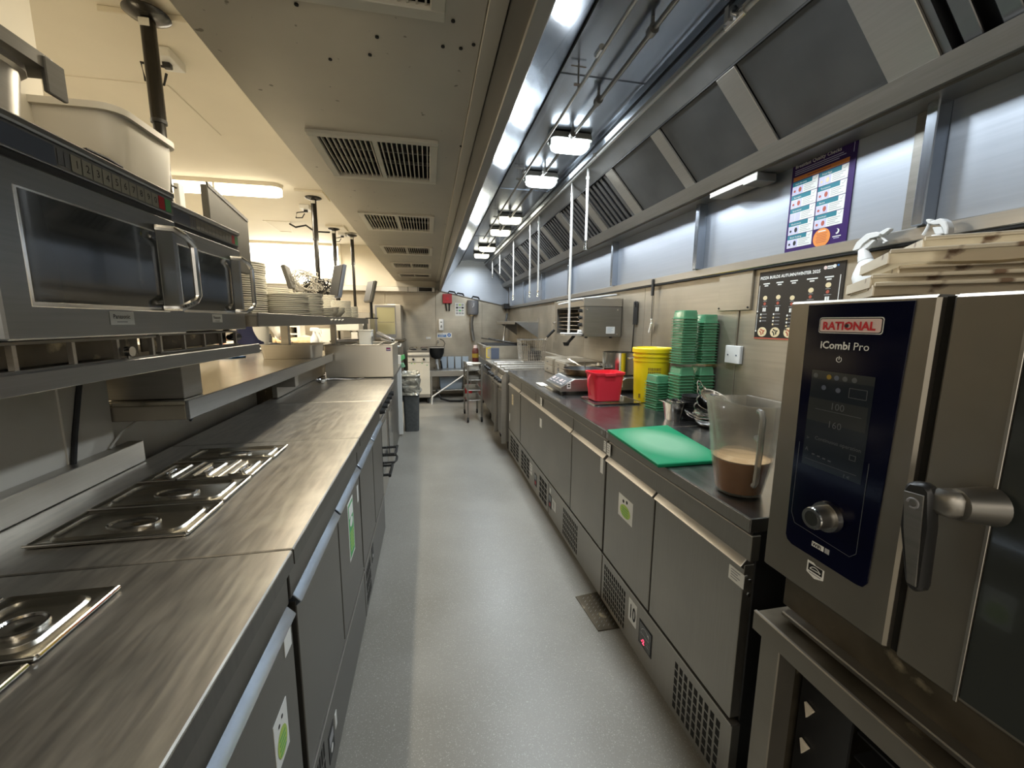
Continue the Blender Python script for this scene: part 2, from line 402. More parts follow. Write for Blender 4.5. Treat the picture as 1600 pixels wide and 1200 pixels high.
# ------------------------------------------------------------------ setting
XW, YB = 1.52, 7.85            # right wall face, back wall face
XR, XL = 0.80, -0.31           # fronts of the right and left counters
struct('floor', MB().box(-4.3, 1.7, -4.0, 8.0, -0.06, 0), 'floor')
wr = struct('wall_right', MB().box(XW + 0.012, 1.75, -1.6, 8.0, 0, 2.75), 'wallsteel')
seams = [-1.6, -0.35, 0.72, 1.79, 2.72, 3.88, 4.95, 6.0, 7.0, YB]
for a, b in zip(seams, seams[1:]):
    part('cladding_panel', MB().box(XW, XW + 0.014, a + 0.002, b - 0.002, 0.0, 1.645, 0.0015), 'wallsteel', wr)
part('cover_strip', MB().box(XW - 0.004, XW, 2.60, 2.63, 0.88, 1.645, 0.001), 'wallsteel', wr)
wb = struct('wall_back', MB().box(-4.3, 1.7, YB + 0.014, 8.05, 0, 2.75), 'cream')
seams = [-4.2, -3.0, -1.75, -0.77, 0.13, 1.0, XW]
for a, b in zip(seams, seams[1:]):
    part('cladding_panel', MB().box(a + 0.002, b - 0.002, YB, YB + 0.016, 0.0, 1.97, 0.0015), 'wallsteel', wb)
struct('wall_left', MB().box(-4.3, -4.2, -1.6, 8.0, 0, 2.75), 'cream')
# low clad wall behind the near left counter, stepping back under the pass
pw = struct('wall_partition', MB().box(-1.16, -1.035, -1.6, 1.54, 0, 1.235), 'lowwall')
part('corner_strip', MB().box(-1.037, -1.030, 1.36, 1.54, 0.95, 1.235, 0.001), 'lowwall', pw)
struct('wall_under_pass', MB().box(-1.16, -1.06, 1.54, 2.75, 0, 1.06), 'lowwall')
struct('dark_backing_under_pass', MB().box(-1.22, -1.18, 2.76, 4.05, 0, 1.06), 'grime')  # added dark sheet standing for the shade in the open space below
q = on_y(70, 100, 1.5)
struct('wall_column', MB().box(-2.9, q.x, 0.8, 1.5, 0, 2.7, 0.02), 'cream')
cl = struct('ceiling_left', MB().box(-4.3, -0.57, -1.6, 8.0, 2.70, 2.78), 'ceil')
# access hatch outlines and boards on the ceiling
def flat_line(pts, z, r, name, m, parent):
    mb = MB()
    for a, b in zip(pts, pts[1:]): mb.cyl((a.x, a.y, z), (b.x, b.y, z), r, n=6)
    return part(name, mb, m, parent)
flat_line([on_z(*p, 2.7) for p in ((78, 115), (262, 133), (345, 211))], 2.699, 0.004, 'panel_joint', 'trimpaint', cl)
flat_line([on_z(*p, 2.7) for p in ((411, 344), (452, 346), (456, 362), (437, 361), (411, 344))], 2.699, 0.006, 'hatch_frame', 'trimpaint', cl)
def board(p0, p1):
    a, b = on_z(*p0, 2.69), on_z(*p1, 2.69)
    return MB().box(a.x, b.x, a.y, b.y, 2.675, 2.70, 0.003)
for p0, p1 in (((150, 10), (322, 62)), ((459, 296), (516, 314)), ((508, 352), (545, 362))):
    part('mounting_board', board(p0, p1), 'ceil', cl)
# soffit with real openings for the supply grilles
VENTS = [(-0.60, -0.10), (0.60, 1.12), (1.81, 2.32), (3.01, 3.54), (4.23, 4.72), (5.38, 5.87), (6.58, 7.05)]
mb = MB()
mb.box(-0.57, -0.43, -1.6, YB, 2.10, 2.20); mb.box(0.03, 0.15, -1.6, YB, 2.10, 2.20)
ed = [-1.6] + [v for ab in VENTS for v in (ab[0] + 0.02, ab[1] - 0.02)] + [YB]
for a, b in zip(ed[::2], ed[1::2]): mb.box(-0.43, 0.03, a, b, 2.10, 2.20)
mb.box(-0.57, 0.2, -1.6, YB, 2.42, 2.75)
mb.box(-0.57, -0.54, -1.6, YB, 2.2, 2.42)
sf = struct('ceiling_soffit', mb, 'soffit')
struct('trim_1', MB().box(0.152, 0.198, -1.6, YB, 2.092, 2.2, 0.002), 'trimpaint')
mb = MB()
for (x, y) in [(516, 92), (578, 85), (589, 57), (720, 75), (740, 69), (708, 32), (621, 15), (463, 6), (720, 228), (692, 72)]:
    p = on_z(x, y, 2.1); mb.cyl((p.x, p.y, 2.101), (p.x, p.y, 2.097), 0.005, n=8)
part('screw_head', mb, 'dark', sf, kind='stuff')
mb = MB().box(-0.57, 0.13, YB - 0.10, YB, 1.99, 2.10)
struct('trim_2', mb, 'cream')
# steel duct band low on the far wall under the soffit end
dt = thing('steel_duct', 'long thin steel duct running along the back wall below the soffit end', 'duct', (-0.9, YB - 0.2, 1.9))
part('casing', MB().box(-1.75, 0.12, YB - 0.24, YB - 0.002, 1.90, 1.985, 0.004), 'steel', dt)
part('end_grille', MB().box(-0.16, 0.07, YB - 0.246, YB - 0.238, 1.91, 1.975), 'dark', dt)
part('bracket', MB().box(-0.36, -0.34, YB - 0.25, YB - 0.238, 1.90, 1.985), 'steel_dark', dt)
part('bracket', MB().box(-0.19, -0.17, YB - 0.25, YB - 0.238, 1.90, 1.985), 'steel_dark', dt)

w1 = struct('glow_panel', MB().box(-2.98, -1.52, YB - 0.03, YB + 0.02, 2.03, 2.66), 'window')  # evenly glowing panel set over the washed-out part of the far wall
part('glow_panel_frame', MB().box(-3.02, -1.48, YB - 0.05, YB - 0.001, 2.66, 2.70).box(-3.02, -1.48, YB - 0.05, YB - 0.001, 2.0, 2.03).box(-3.02, -2.98, YB - 0.05, YB - 0.001, 2.03, 2.66).box(-1.52, -1.48, YB - 0.05, YB - 0.001, 2.03, 2.66), 'cream', w1)
mb = MB().box(-4.2, -1.78, YB - 0.5, YB - 0.002, 1.86, 1.93, 0.003)
single('wall_shelf', mb, 'steel_dark', 'dark shelf edge running along the far left wall under the bright panel', 'shelf')

# ceiling grilles
def vent_thing(y0, y1, label):
    t = thing('ceiling_vent', label, 'vent', (-0.2, (y0 + y1) / 2, 2.1), 'supply air grilles in the soffit')
    x0, x1 = -0.45, 0.055
    fr = MB()
    fr.box(x0, x1, y0, y0 + 0.035, 2.088, 2.104, 0.002).box(x0, x1, y1 - 0.035, y1, 2.088, 2.104, 0.002)
    fr.box(x0, x0 + 0.035, y0 + 0.035, y1 - 0.035, 2.088, 2.104, 0.002).box(x1 - 0.035, x1, y0 + 0.035, y1 - 0.035, 2.088, 2.104, 0.002)
    part('frame', fr, 'trimpaint', t)
    part('dark_plenum_lining', MB().box(x0 + 0.02, x1 - 0.02, y0 + 0.02, y1 - 0.02, 2.19, 2.20).box(x0 + .021, x0 + .024, y0 + .02, y1 - .02, 2.112, 2.19).box(x1 - .028, x1 - .0255, y0 + .02, y1 - .02, 2.112, 2.19).box(x0 + .024, x1 - .028, y0 + .0205, y0 + .023, 2.112, 2.19).box(x0 + .024, x1 - .028, y1 - .023, y1 - .0205, 2.112, 2.19), 'dark', t)  # black top and sleeve put in to deepen the shade between slats
    part('centre_bar', MB().box(-0.21, -0.19, y0 + 0.03, y1 - 0.03, 2.092, 2.106), 'trimpaint', t)
    n = 21
    me = MB().hexa([(-0.0022, y0 + 0.033, 0.006), (0.0022, y0 + 0.033, 0.006), (0.0022, y1 - 0.033, 0.006), (-0.0022, y1 - 0.033, 0.006),
                    (-0.0022 + 0.001, y0 + 0.033, 0.018), (0.0022 + 0.001, y0 + 0.033, 0.018), (0.0022 + 0.001, y1 - 0.033, 0.018), (-0.0022 + 0.001, y1 - 0.033, 0.018)]).mesh('slat', 0)
    me.transform(Matrix.Translation((0, -(y0 + y1) / 2, 0)))
    for i in range(n):
        x = x0 + 0.045 + (x1 - x0 - 0.09) * i / (n - 1)
        s = part('slat', me, 'trimpaint', t, local=True); s.location = (x + 0.2, 0, -0.01)
    mb = MB()
    for k in range(3):
        yy = y0 + 0.12 + k * (y1 - y0 - 0.24) / 2
        mb.box(x0 + 0.03, x1 - 0.03, yy - 0.003, yy + 0.003, 2.135, 2.15)
    part('rear_blade', mb, 'steel_dark', t)
    return t
nm = ['nearest grille, cut by the top of the picture', 'second grille, cut by the top edge of the picture', 'largest fully visible soffit grille, over the near aisle', 'third soffit grille from the camera, over the middle of the aisle',
      'fourth soffit grille from the camera', 'fifth soffit grille, small in the distance', 'farthest soffit grille, nearest the back wall']
for (a, b), l in list(zip(VENTS, nm))[1:]:
    vent_thing(a, b, 'beige slatted ceiling vent, ' + l)

# ------------------------------------------------------------------ extractor hood
Y0H = -1.4
hd = thing('extractor_hood', 'long stainless steel extractor canopy over the right cooking line', 'extractor hood', (0.86, 3.2, 1.95))
def strip(pa, pb, y0, y1, th=0.006, bev=0.0):
    """sheet between two (x,z) points, from y0 to y1"""
    d = Vector((pb[0] - pa[0], 0, pb[1] - pa[1])).normalized(); n = Vector((-d.z, 0, d.x)) * th
    A, B = Vector((pa[0], 0, pa[1])), Vector((pb[0], 0, pb[1]))
    ps = [A, B, B + n, A + n]
    return MB().prism([(p.x, y0, p.z) for p in ps], (0, y1 - y0, 0), bev)
part('fascia', MB().box(0.20, 0.206, Y0H, YB, 1.945, 2.2, 0.001), 'hood_dull', hd)
part('lip', MB().box(0.196, 0.232, Y0H, YB - 0.01, 1.925, 1.945, 0.003), 'steel_dark', hd)
for a, b in ((Y0H, 1.35), (1.35, 2.70), (2.70, 5.3), (5.3, YB - 0.02)):
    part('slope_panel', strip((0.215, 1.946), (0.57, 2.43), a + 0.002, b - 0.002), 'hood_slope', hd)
part('slope_rail', strip((0.572, 2.435), (0.615, 2.50), Y0H, YB - 0.02), 'hood', hd)
part('seam_cover', MB().box(0.568, 0.574, Y0H, YB - 0.03, 2.422, 2.436), 'dark', hd)
for a, b in ((Y0H, 1.97), (1.97, 3.62), (3.62, 5.6), (5.6, YB - 0.02)):
    part('top_panel', MB().box(0.60, 1.045, a + 0.003, b - 0.003, 2.50, 2.508, 0.001), 'hood', hd)
    part('seam_strip', MB().box(0.60, 1.04, b - 0.006, b + 0.006, 2.496, 2.5), 'hood', hd)
part('upper_band', strip((1.035, 2.50), (1.06, 2.435), Y0H, YB - 0.02), 'hood', hd)
part('filter_rail', strip((1.06, 2.435), (1.150, 2.345), Y0H, YB - 0.02), 'hood_dull', hd)
part('rail_shadow_gap', MB().box(1.149, 1.156, Y0H, YB - 0.02, 2.335, 2.343), 'dark', hd)
# gutter under the filters
part('gutter', MB().prism([(1.372, Y0H, 2.090), (1.380, Y0H, 2.090), (1.405, Y0H, 2.048), (1.50, Y0H, 2.048), (1.50, Y0H, 2.030), (1.402, Y0H, 2.030), (1.392, Y0H, 2.050)], (0, YB - 0.03 - Y0H, 0)), 'steel_dark', hd)
part('gutter_underside', MB().box(1.42, XW - 0.002, Y0H, YB - 0.03, 2.022, 2.034), 'steel_dark', hd)
# clean steel panels and posts between gutter and wall cladding
PO = [-0.05, 1.02, 2.10, 3.18, 4.25, 5.32, 6.4, 7.5]
pr = [Y0H] + PO + [YB - 0.02]
for a, b in zip(pr, pr[1:]):
    part('splash_panel', MB().box(XW + 0.0, XW + 0.011, a + 0.03, b - 0.002, 1.665, 2.09, 0.001), 'wallblue', hd)
for y in PO:
    part('post', MB().box(XW - 0.05, XW + 0.004, y - 0.002, y + 0.030, 1.672, 2.033, 0.003), 'hood', hd)
    part('post_flange', MB().box(XW - 0.006, XW + 0.006, y + 0.03, y + 0.085, 1.672, 2.033, 0.001), 'steel_dark', hd)
part('bottom_rail', MB().box(XW - 0.028, XW + 0.006, Y0H, YB - 0.02, 1.630, 1.672, 0.003), 'steel', hd)
part('rail_shadow', MB().box(XW - 0.024, XW + 0.002, Y0H, YB - 0.03, 1.622, 1.630), 'dark', hd)
# far end panel with a sloping foot
ye = YB - 0.015
part('end_panel', MB().prism([(0.21, ye, 1.945), (XW - 0.01, ye, 1.67), (XW - 0.01, ye, 2.5), (0.57, ye, 2.5), (0.57, ye, 2.43)], (0, 0.012, 0)), 'wallblue', hd)
part('end_panel_edge', MB().cyl((0.21, ye, 1.94), (XW - 0.02, ye, 1.668), 0.010, n=8), 'steel', hd)
# wall between gutter back and roof, hidden behind the filters
part('filter_plenum', MB().box(1.44, XW, Y0H, YB - 0.03, 2.09, 2.5).box(1.045, 1.44, Y0H, YB - 0.03, 2.46, 2.5), 'filterdark', hd)
for x in (706, 719, 743):
    p = on_y(x, 458 + (x - 706) * 0.22, ye)
    part('pull_handle', MB().tube([(p.x - 0.07, ye - 0.01, p.z + 0.0), (p.x - 0.05, ye - 0.03, p.z + 0.035), (p.x + 0.05, ye - 0.03, p.z + 0.02), (p.x + 0.07, ye - 0.01, p.z - 0.015)], 0.011, 8), 'rubber', hd)

# filters and blanks along the sloped bank
FA, FB = Vector((1.156, 0, 2.338)), Vector((1.392, 0, 2.086))
FD = (FB - FA).normalized(); FN = Vector((FD.z, 0, -FD.x))
if FN.x > 0: FN = -FN
def bank(a, b, s0, s1, l0, l1):
    """box on the sloped filter plane: y from a to b, s along slope 0..1, l lift towards the room"""
    P = lambda y, s, l: (FA + (FB - FA) * s + FN * l) + Vector((0, y, 0))
    return [P(a, s0, l0), P(b, s0, l0), P(b, s1, l0), P(a, s1, l0), P(a, s0, l1), P(b, s0, l1), P(b, s1, l1), P(a, s1, l1)]
edges = [(-1.2, -1.1), (-0.67, -0.57), (-0.14, -0.05), (0.40, 0.48)]
edges += [(0.97, 1.10), (1.50, 1.60), (2.02, 2.10), (2.56, 2.66)]
y = 3.09
while y < YB - 0.2:
    edges.append((y, y + 0.10)); y += 0.535
for a, b in edges:
    part('filter_mullion', MB().hexa(bank(a, b, 0.0, 1.0, -0.004, 0.006), 0.0015), 'steel', hd)
nb = nf = 0
ords = ['nearest', 'second nearest', 'third', 'fourth', 'fifth', 'sixth', 'seventh', 'eighth', 'ninth', 'tenth', 'eleventh', 'twelfth', 'thirteenth', 'fourteenth']
for (a0, a), (b, b1) in zip(edges, edges[1:]):
    if b < 0.6: continue
    if 1.0 < a < 2.5:
        lab = ['plain blank panel in the filter bank above the purple poster', 'plain blank panel in the middle of the near filter bank, second from the baffles', 'plain blank panel beside the first dark baffle filter'][nb]
        t = single('blanking_panel', MB().hexa(bank(a + 0.006, b - 0.002, 0.0, 1.0, -0.014, -0.006), 0.001), 'blank', lab, 'hood panel', 'blank panels in the filter bank'); nb += 1
        continue
    big = a < 1.0
    t = thing('baffle_filter', ('large slatted grease filter at the top right corner above the oven' if big else 'dark slatted grease filter, %s of the row past the blank panels' % ords[nf]), 'filter', ((FA + FB) / 2 + Vector((0, (a + b) / 2, 0))), 'baffle grease filters')
    if not big: nf += 1
    part('tray', MB().hexa(bank(a, b, 0, 1, -0.045, -0.04)), 'filterdark', t)
    part('rim', MB().hexa(bank(a, a + 0.02, 0, 1, -0.04, -0.004)), 'filter', t)
    part('rim', MB().hexa(bank(b - 0.02, b, 0, 1, -0.04, -0.004)), 'filter', t)
    n = 6 if a < 4.5 else 4
    wsl = (b - a - 0.04) / n
    sm = MB().hexa([v - Vector(wloc(t)) for v in bank(a, a + wsl * 0.52, 0.02, 0.98, -0.020, -0.010)], 0.002).mesh('baffle', 0)
    for i in range(n):
        s = part('baffle', sm, 'filter', t, local=True); s.location = (0, 0.02 + i * wsl + wsl * 0.2, 0)

# grease box under the gutter
p = on_x(1160, 277, 1.44)
gb = thing('grease_box', 'small steel grease collector box under the hood gutter left of the purple poster', 'grease box', (1.44, p.y, 1.98))
part('box', MB().box(1.40, 1.50, 1.62, 1.70, 1.985, 2.02, 0.002), 'steel_dark', gb)
part('drawer', MB().box(1.405, 1.50, 1.70, 1.93, 1.995, 2.02, 0.002), 'steel', gb)

# bulkhead lamps in the hood
def bulkhead(y, label, mt):
    t = thing('bulkhead_light', label, 'lamp', (0.87, y, 2.44), 'bulkhead lamps in the hood')
    mb = MB().rrect_loft([(0, 0, 0.125, 0.062, 0.03, 0.055), (0, 0, 0.13, 0.066, 0.03, 0.035), (0, 0, 0.13, 0.066, 0.03, 0.022)][::-1])
    part('base', mb, 'lampblack', t, local=True)
    mb = MB().rrect_loft([(0, 0, 0.095, 0.040, 0.03, -0.030), (0, 0, 0.112, 0.052, 0.035, -0.018), (0, 0, 0.118, 0.058, 0.035, 0.022)])
    part('lens', mb, mt, t, local=True)
    mb = MB().box(-0.126, -0.118, -0.02, 0.02, -0.004, 0.03).box(0.118, 0.126, -0.02, 0.02, -0.004, 0.03)
    part('clip', mb, 'lampblack', t, local=True)
    return t
for i, yy in enumerate(HOOD_LAMPS):
    if yy < 2: continue
    bulkhead(yy, 'lit caged bulkhead lamp under the hood roof, %s from the camera' % ['x', 'x', 'nearest', 'second', 'third', 'fourth', 'fifth', 'farthest'][i], 'lamp' if i < 4 else 'lampwarm')

# pipes
def hanger(mb, x, y, z0, z1, wd=0.035):
    mb.box(x - 0.003, x + 0.003, y - 0.003, y + 0.003, z0, z1)
    mb.cyl((x - wd, y, z1 - 0.012), (x + wd, y, z1 - 0.012), 0.003, n=6)
    mb.cyl((x - 0.02, y, z0 + 0.012), (x + 0.02, y, z0 + 0.012), 0.006, n=6)
t = thing('suppression_pipe', 'thin steel pipe on hangers along the front side of the hood roof', 'pipe', (0.67, 3, 2.40))
part('tube', MB().cyl((0.67, Y0H, 2.41), (0.70, 5.3, 2.41), 0.0075), 'steel', t)
for y in (1.25, 1.88, 3.1, 4.2):
    mb = MB(); hanger(mb, 0.672, y, 2.40, 2.498); part('hanger', mb, 'steel_dark', t)
for y in (1.62, 2.9): part('coupling', MB().cyl((0.67, y, 2.41), (0.67, y + .05, 2.41), 0.012), 'chrome', t)
t = thing('lamp_conduit', 'dark conduit linking the bulkhead lamps under the hood roof', 'pipe', (0.85, 3, 2.45))
part('tube', MB().cyl((0.835, Y0H, 2.455), (0.87, 6.8, 2.455), 0.010), 'steel_dark', t)
for y in (1.55, 2.05, 2.42, 3.0, 4.3, 4.9): part('coupling', MB().cyl((0.845, y, 2.455), (0.845, y + 0.03, 2.455), 0.02).box(0.84, 0.85, y + 0.01, y + 0.02, 2.46, 2.5), 'steel_dark', t)
t = thing('gas_pipe', 'white pipe running along the filter side of the hood roof', 'pipe', (1.09, 3, 2.42))
part('tube', MB().cyl((1.075, Y0H, 2.425), (1.085, 7.5, 2.425), 0.011), 'pipe', t)
for y in (1.42, 2.62, 3.75, 4.9, 6.1):
    mb = MB(); hanger(mb, 1.07, y, 2.42, 2.498); part('hanger', mb, 'steel_dark', t)
part('valve', MB().cyl((1.04, 1.40, 2.425), (1.11, 1.40, 2.425), 0.014).cyl((1.075, 1.36, 2.425), (1.075, 1.45, 2.425), 0.017).box(1.03, 1.05, 1.39, 1.41, 2.40, 2.45), 'chrome', t)
drops = [(1.09, 2.80, 1.88, 'white drop pipe ending high beside the first dark filter'), (1.09, 4.07, 1.63, 'white drop pipe with a nozzle, right one of the middle pair'), (1.09, 4.42, 1.645, 'white drop pipe with a nozzle, left one of the middle pair'),
         (1.09, 5.32, 1.66, 'white drop pipe with a nozzle, over the far fryers'), (1.09, 6.35, 2.05, 'short white drop pipe near the far end of the hood'), (1.09, 7.1, 2.13, 'farthest short white drop pipe by the hood end panel')]
for x, y, z, l in drops:
    t = thing('drop_pipe', l, 'pipe', (x, y, z), 'pipes dropping from the hood roof')
    part('tube', MB().cyl((x, y, 2.425), (x, y, z + 0.04), 0.009).cyl((x, y, 2.36), (x, y, 2.34), 0.013), 'pipe', t)
    part('nozzle', MB().cyl((x, y, z + 0.06), (x, y, z + 0.045), 0.012).cyl((x, y, z + 0.045), (x, y, z), 0.008, 0.014), 'chrome', t)
x, y = 1.09, 3.11
t = thing('utensil_drop_rack', 'long white pipe dropping to a small white rack with hanging scoops', 'rack', (x, y, 1.28))
part('pole', MB().cyl((x, y, 2.425), (x, y, 1.285), 0.010), 'pipe', t)
a = on_y(985, 455, 3.3); b = on_y(878, 470, 3.0)
part('arm', MB().cyl((x, y, 1.545), (XW - 0.01, 3.16, 1.60), 0.009).cyl((x - 0.1, y - 0.02, 1.51), (XW - 0.3, 3.16, 1.56), 0.006), 'pipe', t)
rk = MB()
for dy in (-0.05, 0.05): rk.cyl((x - 0.05, y + dy, 1.285), (x + 0.09, y + dy, 1.285), 0.007)
for dx in (-0.05, 0.09): rk.cyl((x + dx, y - 0.05, 1.285), (x + dx, y + 0.05, 1.285), 0.007)
rk.box(x - 0.05, x + 0.09, y - 0.05, y + 0.05, 1.27, 1.279)
part('rack', rk, 'pipe', t)
part('scoop', MB().cyl((x + 0.05, y, 1.27), (x + 0.0, y + 0.02, 1.21), 0.012).lathe([(0, 0), (0.02, 0.004), (0.03, 0.03), (0.028, 0.03), (0.0, 0.01)], (x - 0.01, y + 0.02, 1.185), 12), 'black', t)
# ------------------------------------------------------------------ counter fridges (both sides)
def fridge(X0, s, y0, y1, doors, label, depth, ztop=0.88, zlip=0.835, end_dark=True, group='undercounter fridges', dm='door', tm='steel_top', lm='steel'):
    """X0 front plane, s=+1 faces +x (left row), -1 faces -x (right row)"""
    X = lambda o: X0 + s * o
    t = thing('counter_fridge', label, 'fridge', (X(-depth / 2), (y0 + y1) / 2, 0), group)
    part('body', MB().box(X(-0.03), X(-depth + 0.02), y0 + 0.012, y1 - 0.003, 0.05, zlip, 0.003), 'black' if end_dark else 'steel_dark', t)
    part('worktop', MB().box(X(0.008), X(-depth), y0, y1 - 0.0015, zlip + 0.005, ztop, 0.0025), tm, t)
    part('worktop_edge', MB().box(X(0.0095), X(0.007), y0 + .002, y1 - 0.0035, zlip + 0.007, ztop - .004), 'edge_dark_reflect' if s > 0 else 'door', t)  # left strip is painted dark for what the edge reflects
    part('gap_seal', MB().box(X(-0.012), X(-0.05), y0 + 0.01, y1 - 0.004, zlip - 0.008, zlip + 0.006), 'black', t)
    part('rail_panel', MB().box(X(-0.006), X(-0.035), y0 + 0.006, y1 - 0.004, 0.755, zlip - 0.008, 0.002), dm, t)
    for a, b in doors:
        d = part('door', MB().box(X(0.0), X(-0.04), a + 0.003, b - 0.003, 0.275, 0.742, 0.002), dm, t)
        part('handle_lip', MB().prism([(X(0.0), a + 0.004, 0.728), (X(0.012), a + 0.004, 0.738), (X(-0.022), a + 0.004, 0.776), (X(-0.03), a + 0.004, 0.776), (X(-0.03), a + 0.004, 0.730)], (0, b - a - 0.008, 0), 0.0015), lm, d)
    part('plinth_panel', MB().box(X(0.0), X(-0.03), y0 + 0.004, y1 - 0.004, 0.03, 0.262, 0.002), dm, t)
    part('plinth_edge', MB().box(X(0.003), X(-0.02), y0 + 0.004, y1 - 0.004, 0.262, 0.268), 'steel', t)
    for yy in (y0 + 0.09, y1 - 0.09):
        for o in (-0.08, -depth + 0.09):
            part('castor', MB().cyl((X(o), yy - 0.012, 0.027), (X(o), yy + 0.012, 0.027), 0.027).box(X(o) - 0.015, X(o) + 0.015, yy - 0.018, yy + 0.018, 0.03, 0.055), 'rubber', t)
    return t, X
def slots(t, X, y0, y1, z0, z1, ny, nz, s, frac=0.62, name='vent_slot', slant=0.0):
    """dark pressed slots standing in the plinth panel"""
    dy, dz = (y1 - y0) / ny, (z1 - z0) / nz
    o0 = 0.0006
    me = MB().hexa([(s * o0, 0, 0), (s * o0, dy * frac, 0), (s * o0, dy * frac + slant, dz * 0.78), (s * o0, slant, dz * 0.78),
                    (-s * 0.002, 0, 0), (-s * 0.002, dy * frac, 0), (-s * 0.002, dy * frac + slant, dz * 0.78), (-s * 0.002, slant, dz * 0.78)]).mesh(name, 0)
    c = wloc(t)
    for i in range(ny):
        for k in range(nz):
            p = part(name, me, 'dark', t, local=True)
            p.location = (X(0) - c.x, y0 + i * dy - c.y, z0 + k * dz - c.z)

# left row
DL = 0.69
tA, X = fridge(XL, 1, -0.35, 0.897, [(-0.1, 0.30), (0.31, 0.885)], 'nearest left counter fridge with recessed pan lids and a green sticker', DL, group='left row of fridges', dm='door_dark_reflect', lm='lip_blue_reflect')
tB, X = fridge(XL, 1, 0.900, 1.772, [(0.915, 1.345), (1.35, 1.765)], 'left prep fridge with six recessed pan lids in its top', DL, group='left row of fridges', dm='door_dark_reflect', lm='lip_blue_reflect')
tC, X = fridge(XL, 1, 1.775, 2.618, [(1.78, 2.19), (2.20, 2.612)], 'left counter fridge with a plain bare worktop before the ovens', DL, group='left row of fridges', dm='door_dark_reflect', lm='lip_blue_reflect')
def sticker(X0, s, y0, y1, z0, z1, name='label_sticker', parent=None, m='whitepaper', th=0.0012, label=None, items=None, cat='sticker'):
    """thin label on a front; y0 is the reading-start side"""
    t = thing(name, label, cat, (X0, (y0 + y1) / 2, z0)) if parent is None else parent
    part(name if parent is not None else 'backing', MB().box(X0, X0 + s * th, min(y0, y1), max(y0, y1), z0, z1), m, t)
    if items:
        u = (0, s, 0)
        sh = Sheet((X0 + s * th, y0, z1), u); items(sh, abs(y1 - y0), z1 - z0); sh.build(t)
    return t
def green_note(sh, w, h):
    sh.disc(w * .5, h * .62, w * .36, 'lime', ry=h * .28)
    sh.disc(w * .36, h * .22, w * .06, 'inkblack'); sh.disc(w * .6, h * .16, w * .06, 'inkblack')
    for k in range(4): sh.rect(w * .28, h * (.48 + .1 * k), w * .44, h * .03, 'greenprint', 0.0014)
def lines(n, m='greyprint', x=.12, w_=.7):
    def f(sh, w, h):
        for k in range(n): sh.rect(w * x, h * (.15 + .75 * k / n), w * w_ * (1 - .25 * (k % 2)), h * .28 / n, m)
    return f
sticker(XL, 1, 0.745, 0.815, 0.49, 0.60, label='green and white note low on the nearest left fridge door', items=green_note)
sticker(XL, 1, 0.83, 0.87, 0.675, 0.72, label='small blank white label under the handle of the nearest left fridge')
def tallgreen(sh, w, h):
    sh.rect(w * .08, h * .04, w * .84, h * .92, 'greenprint'); sh.rect(w * .16, h * .08, w * .68, h * .2, 'whitepaper', 0.0012)
    sh.disc(w * .5, h * .38, w * .26, 'whitepaper', 0.0013, ry=h * .08)
    for k in range(6): sh.rect(w * .2, h * (.54 + .06 * k), w * .6, h * .025, 'lime', 0.0012)
sticker(XL, 1, 1.50, 1.60, 0.475, 0.70, label='tall green and white notice on the left prep fridge door', items=tallgreen)
sticker(XL, 1, 1.70, 1.725, 0.62, 0.69, label='narrow white label on the left prep fridge beyond the tall green notice')
def black_sw(sh, w, h):
    sh.rect(w * .25, h * .2, w * .5, h * .3, 'inkblack'); sh.disc(w * .5, h * .7, w * .16, 'whitepaper', 0.0014)
sticker(XL, 1, 1.08, 1.14, 0.10, 0.19, m='inkblack', label='black temperature controller in the plinth of the left prep fridge', name='controller', items=lambda sh, w, h: (sh.rect(w * .15, h * .15, w * .7, h * .35, 'greyprint'), sh.disc(w * .5, h * .72, w * .2, 'whitepaper')), cat='controller')
sticker(XL, 1, 1.16, 1.18, 0.13, 0.18, label='tiny white label beside the left plinth controller')
sticker(XL, 1, 2.0, 2.06, 0.16, 0.24, m='inkblack', label='black controller in the plinth of the bare topped left fridge', name='controller', items=black_sw, cat='controller')
for a, b in ((0.55, 0.85), (0.95, 1.06), (1.83, 1.98)):
    pass
slots({'x': tB}['x'], X, 0.93, 1.05, 0.06, 0.24, 6, 3, 1)
slots(tC, X, 1.82, 1.96, 0.06, 0.24, 6, 3, 1)

# upstand behind the near left counters, with a darker bracket end
single('upstand', MB().box(-1.03, -0.985, -0.35, 1.60, 0.882, 0.955, 0.002), 'steel', 'steel upstand along the back of the near left counter', 'upstand')
single('power_cable', MB().tube([on_x(128, 560, -1.025), on_x(122, 620, -1.025), on_x(117, 680, -1.025), on_x(111, 738, -1.025) + Vector((0.005, 0, 0))], 0.007), 'rubber', 'thick black cable hanging on the white wall below the microwave shelf', 'cable')
single('thin_cable', MB().tube([(-1.02, 1.50, 0.957), (-1.01, 1.545, 1.0), (-1.0, 1.62, 1.03), (-0.9, 1.9, 1.028), (-0.83, 2.2, 1.03)], 0.0035), 'wirewhite', 'thin pale cable looping from the upstand under the pass shelf', 'cable')

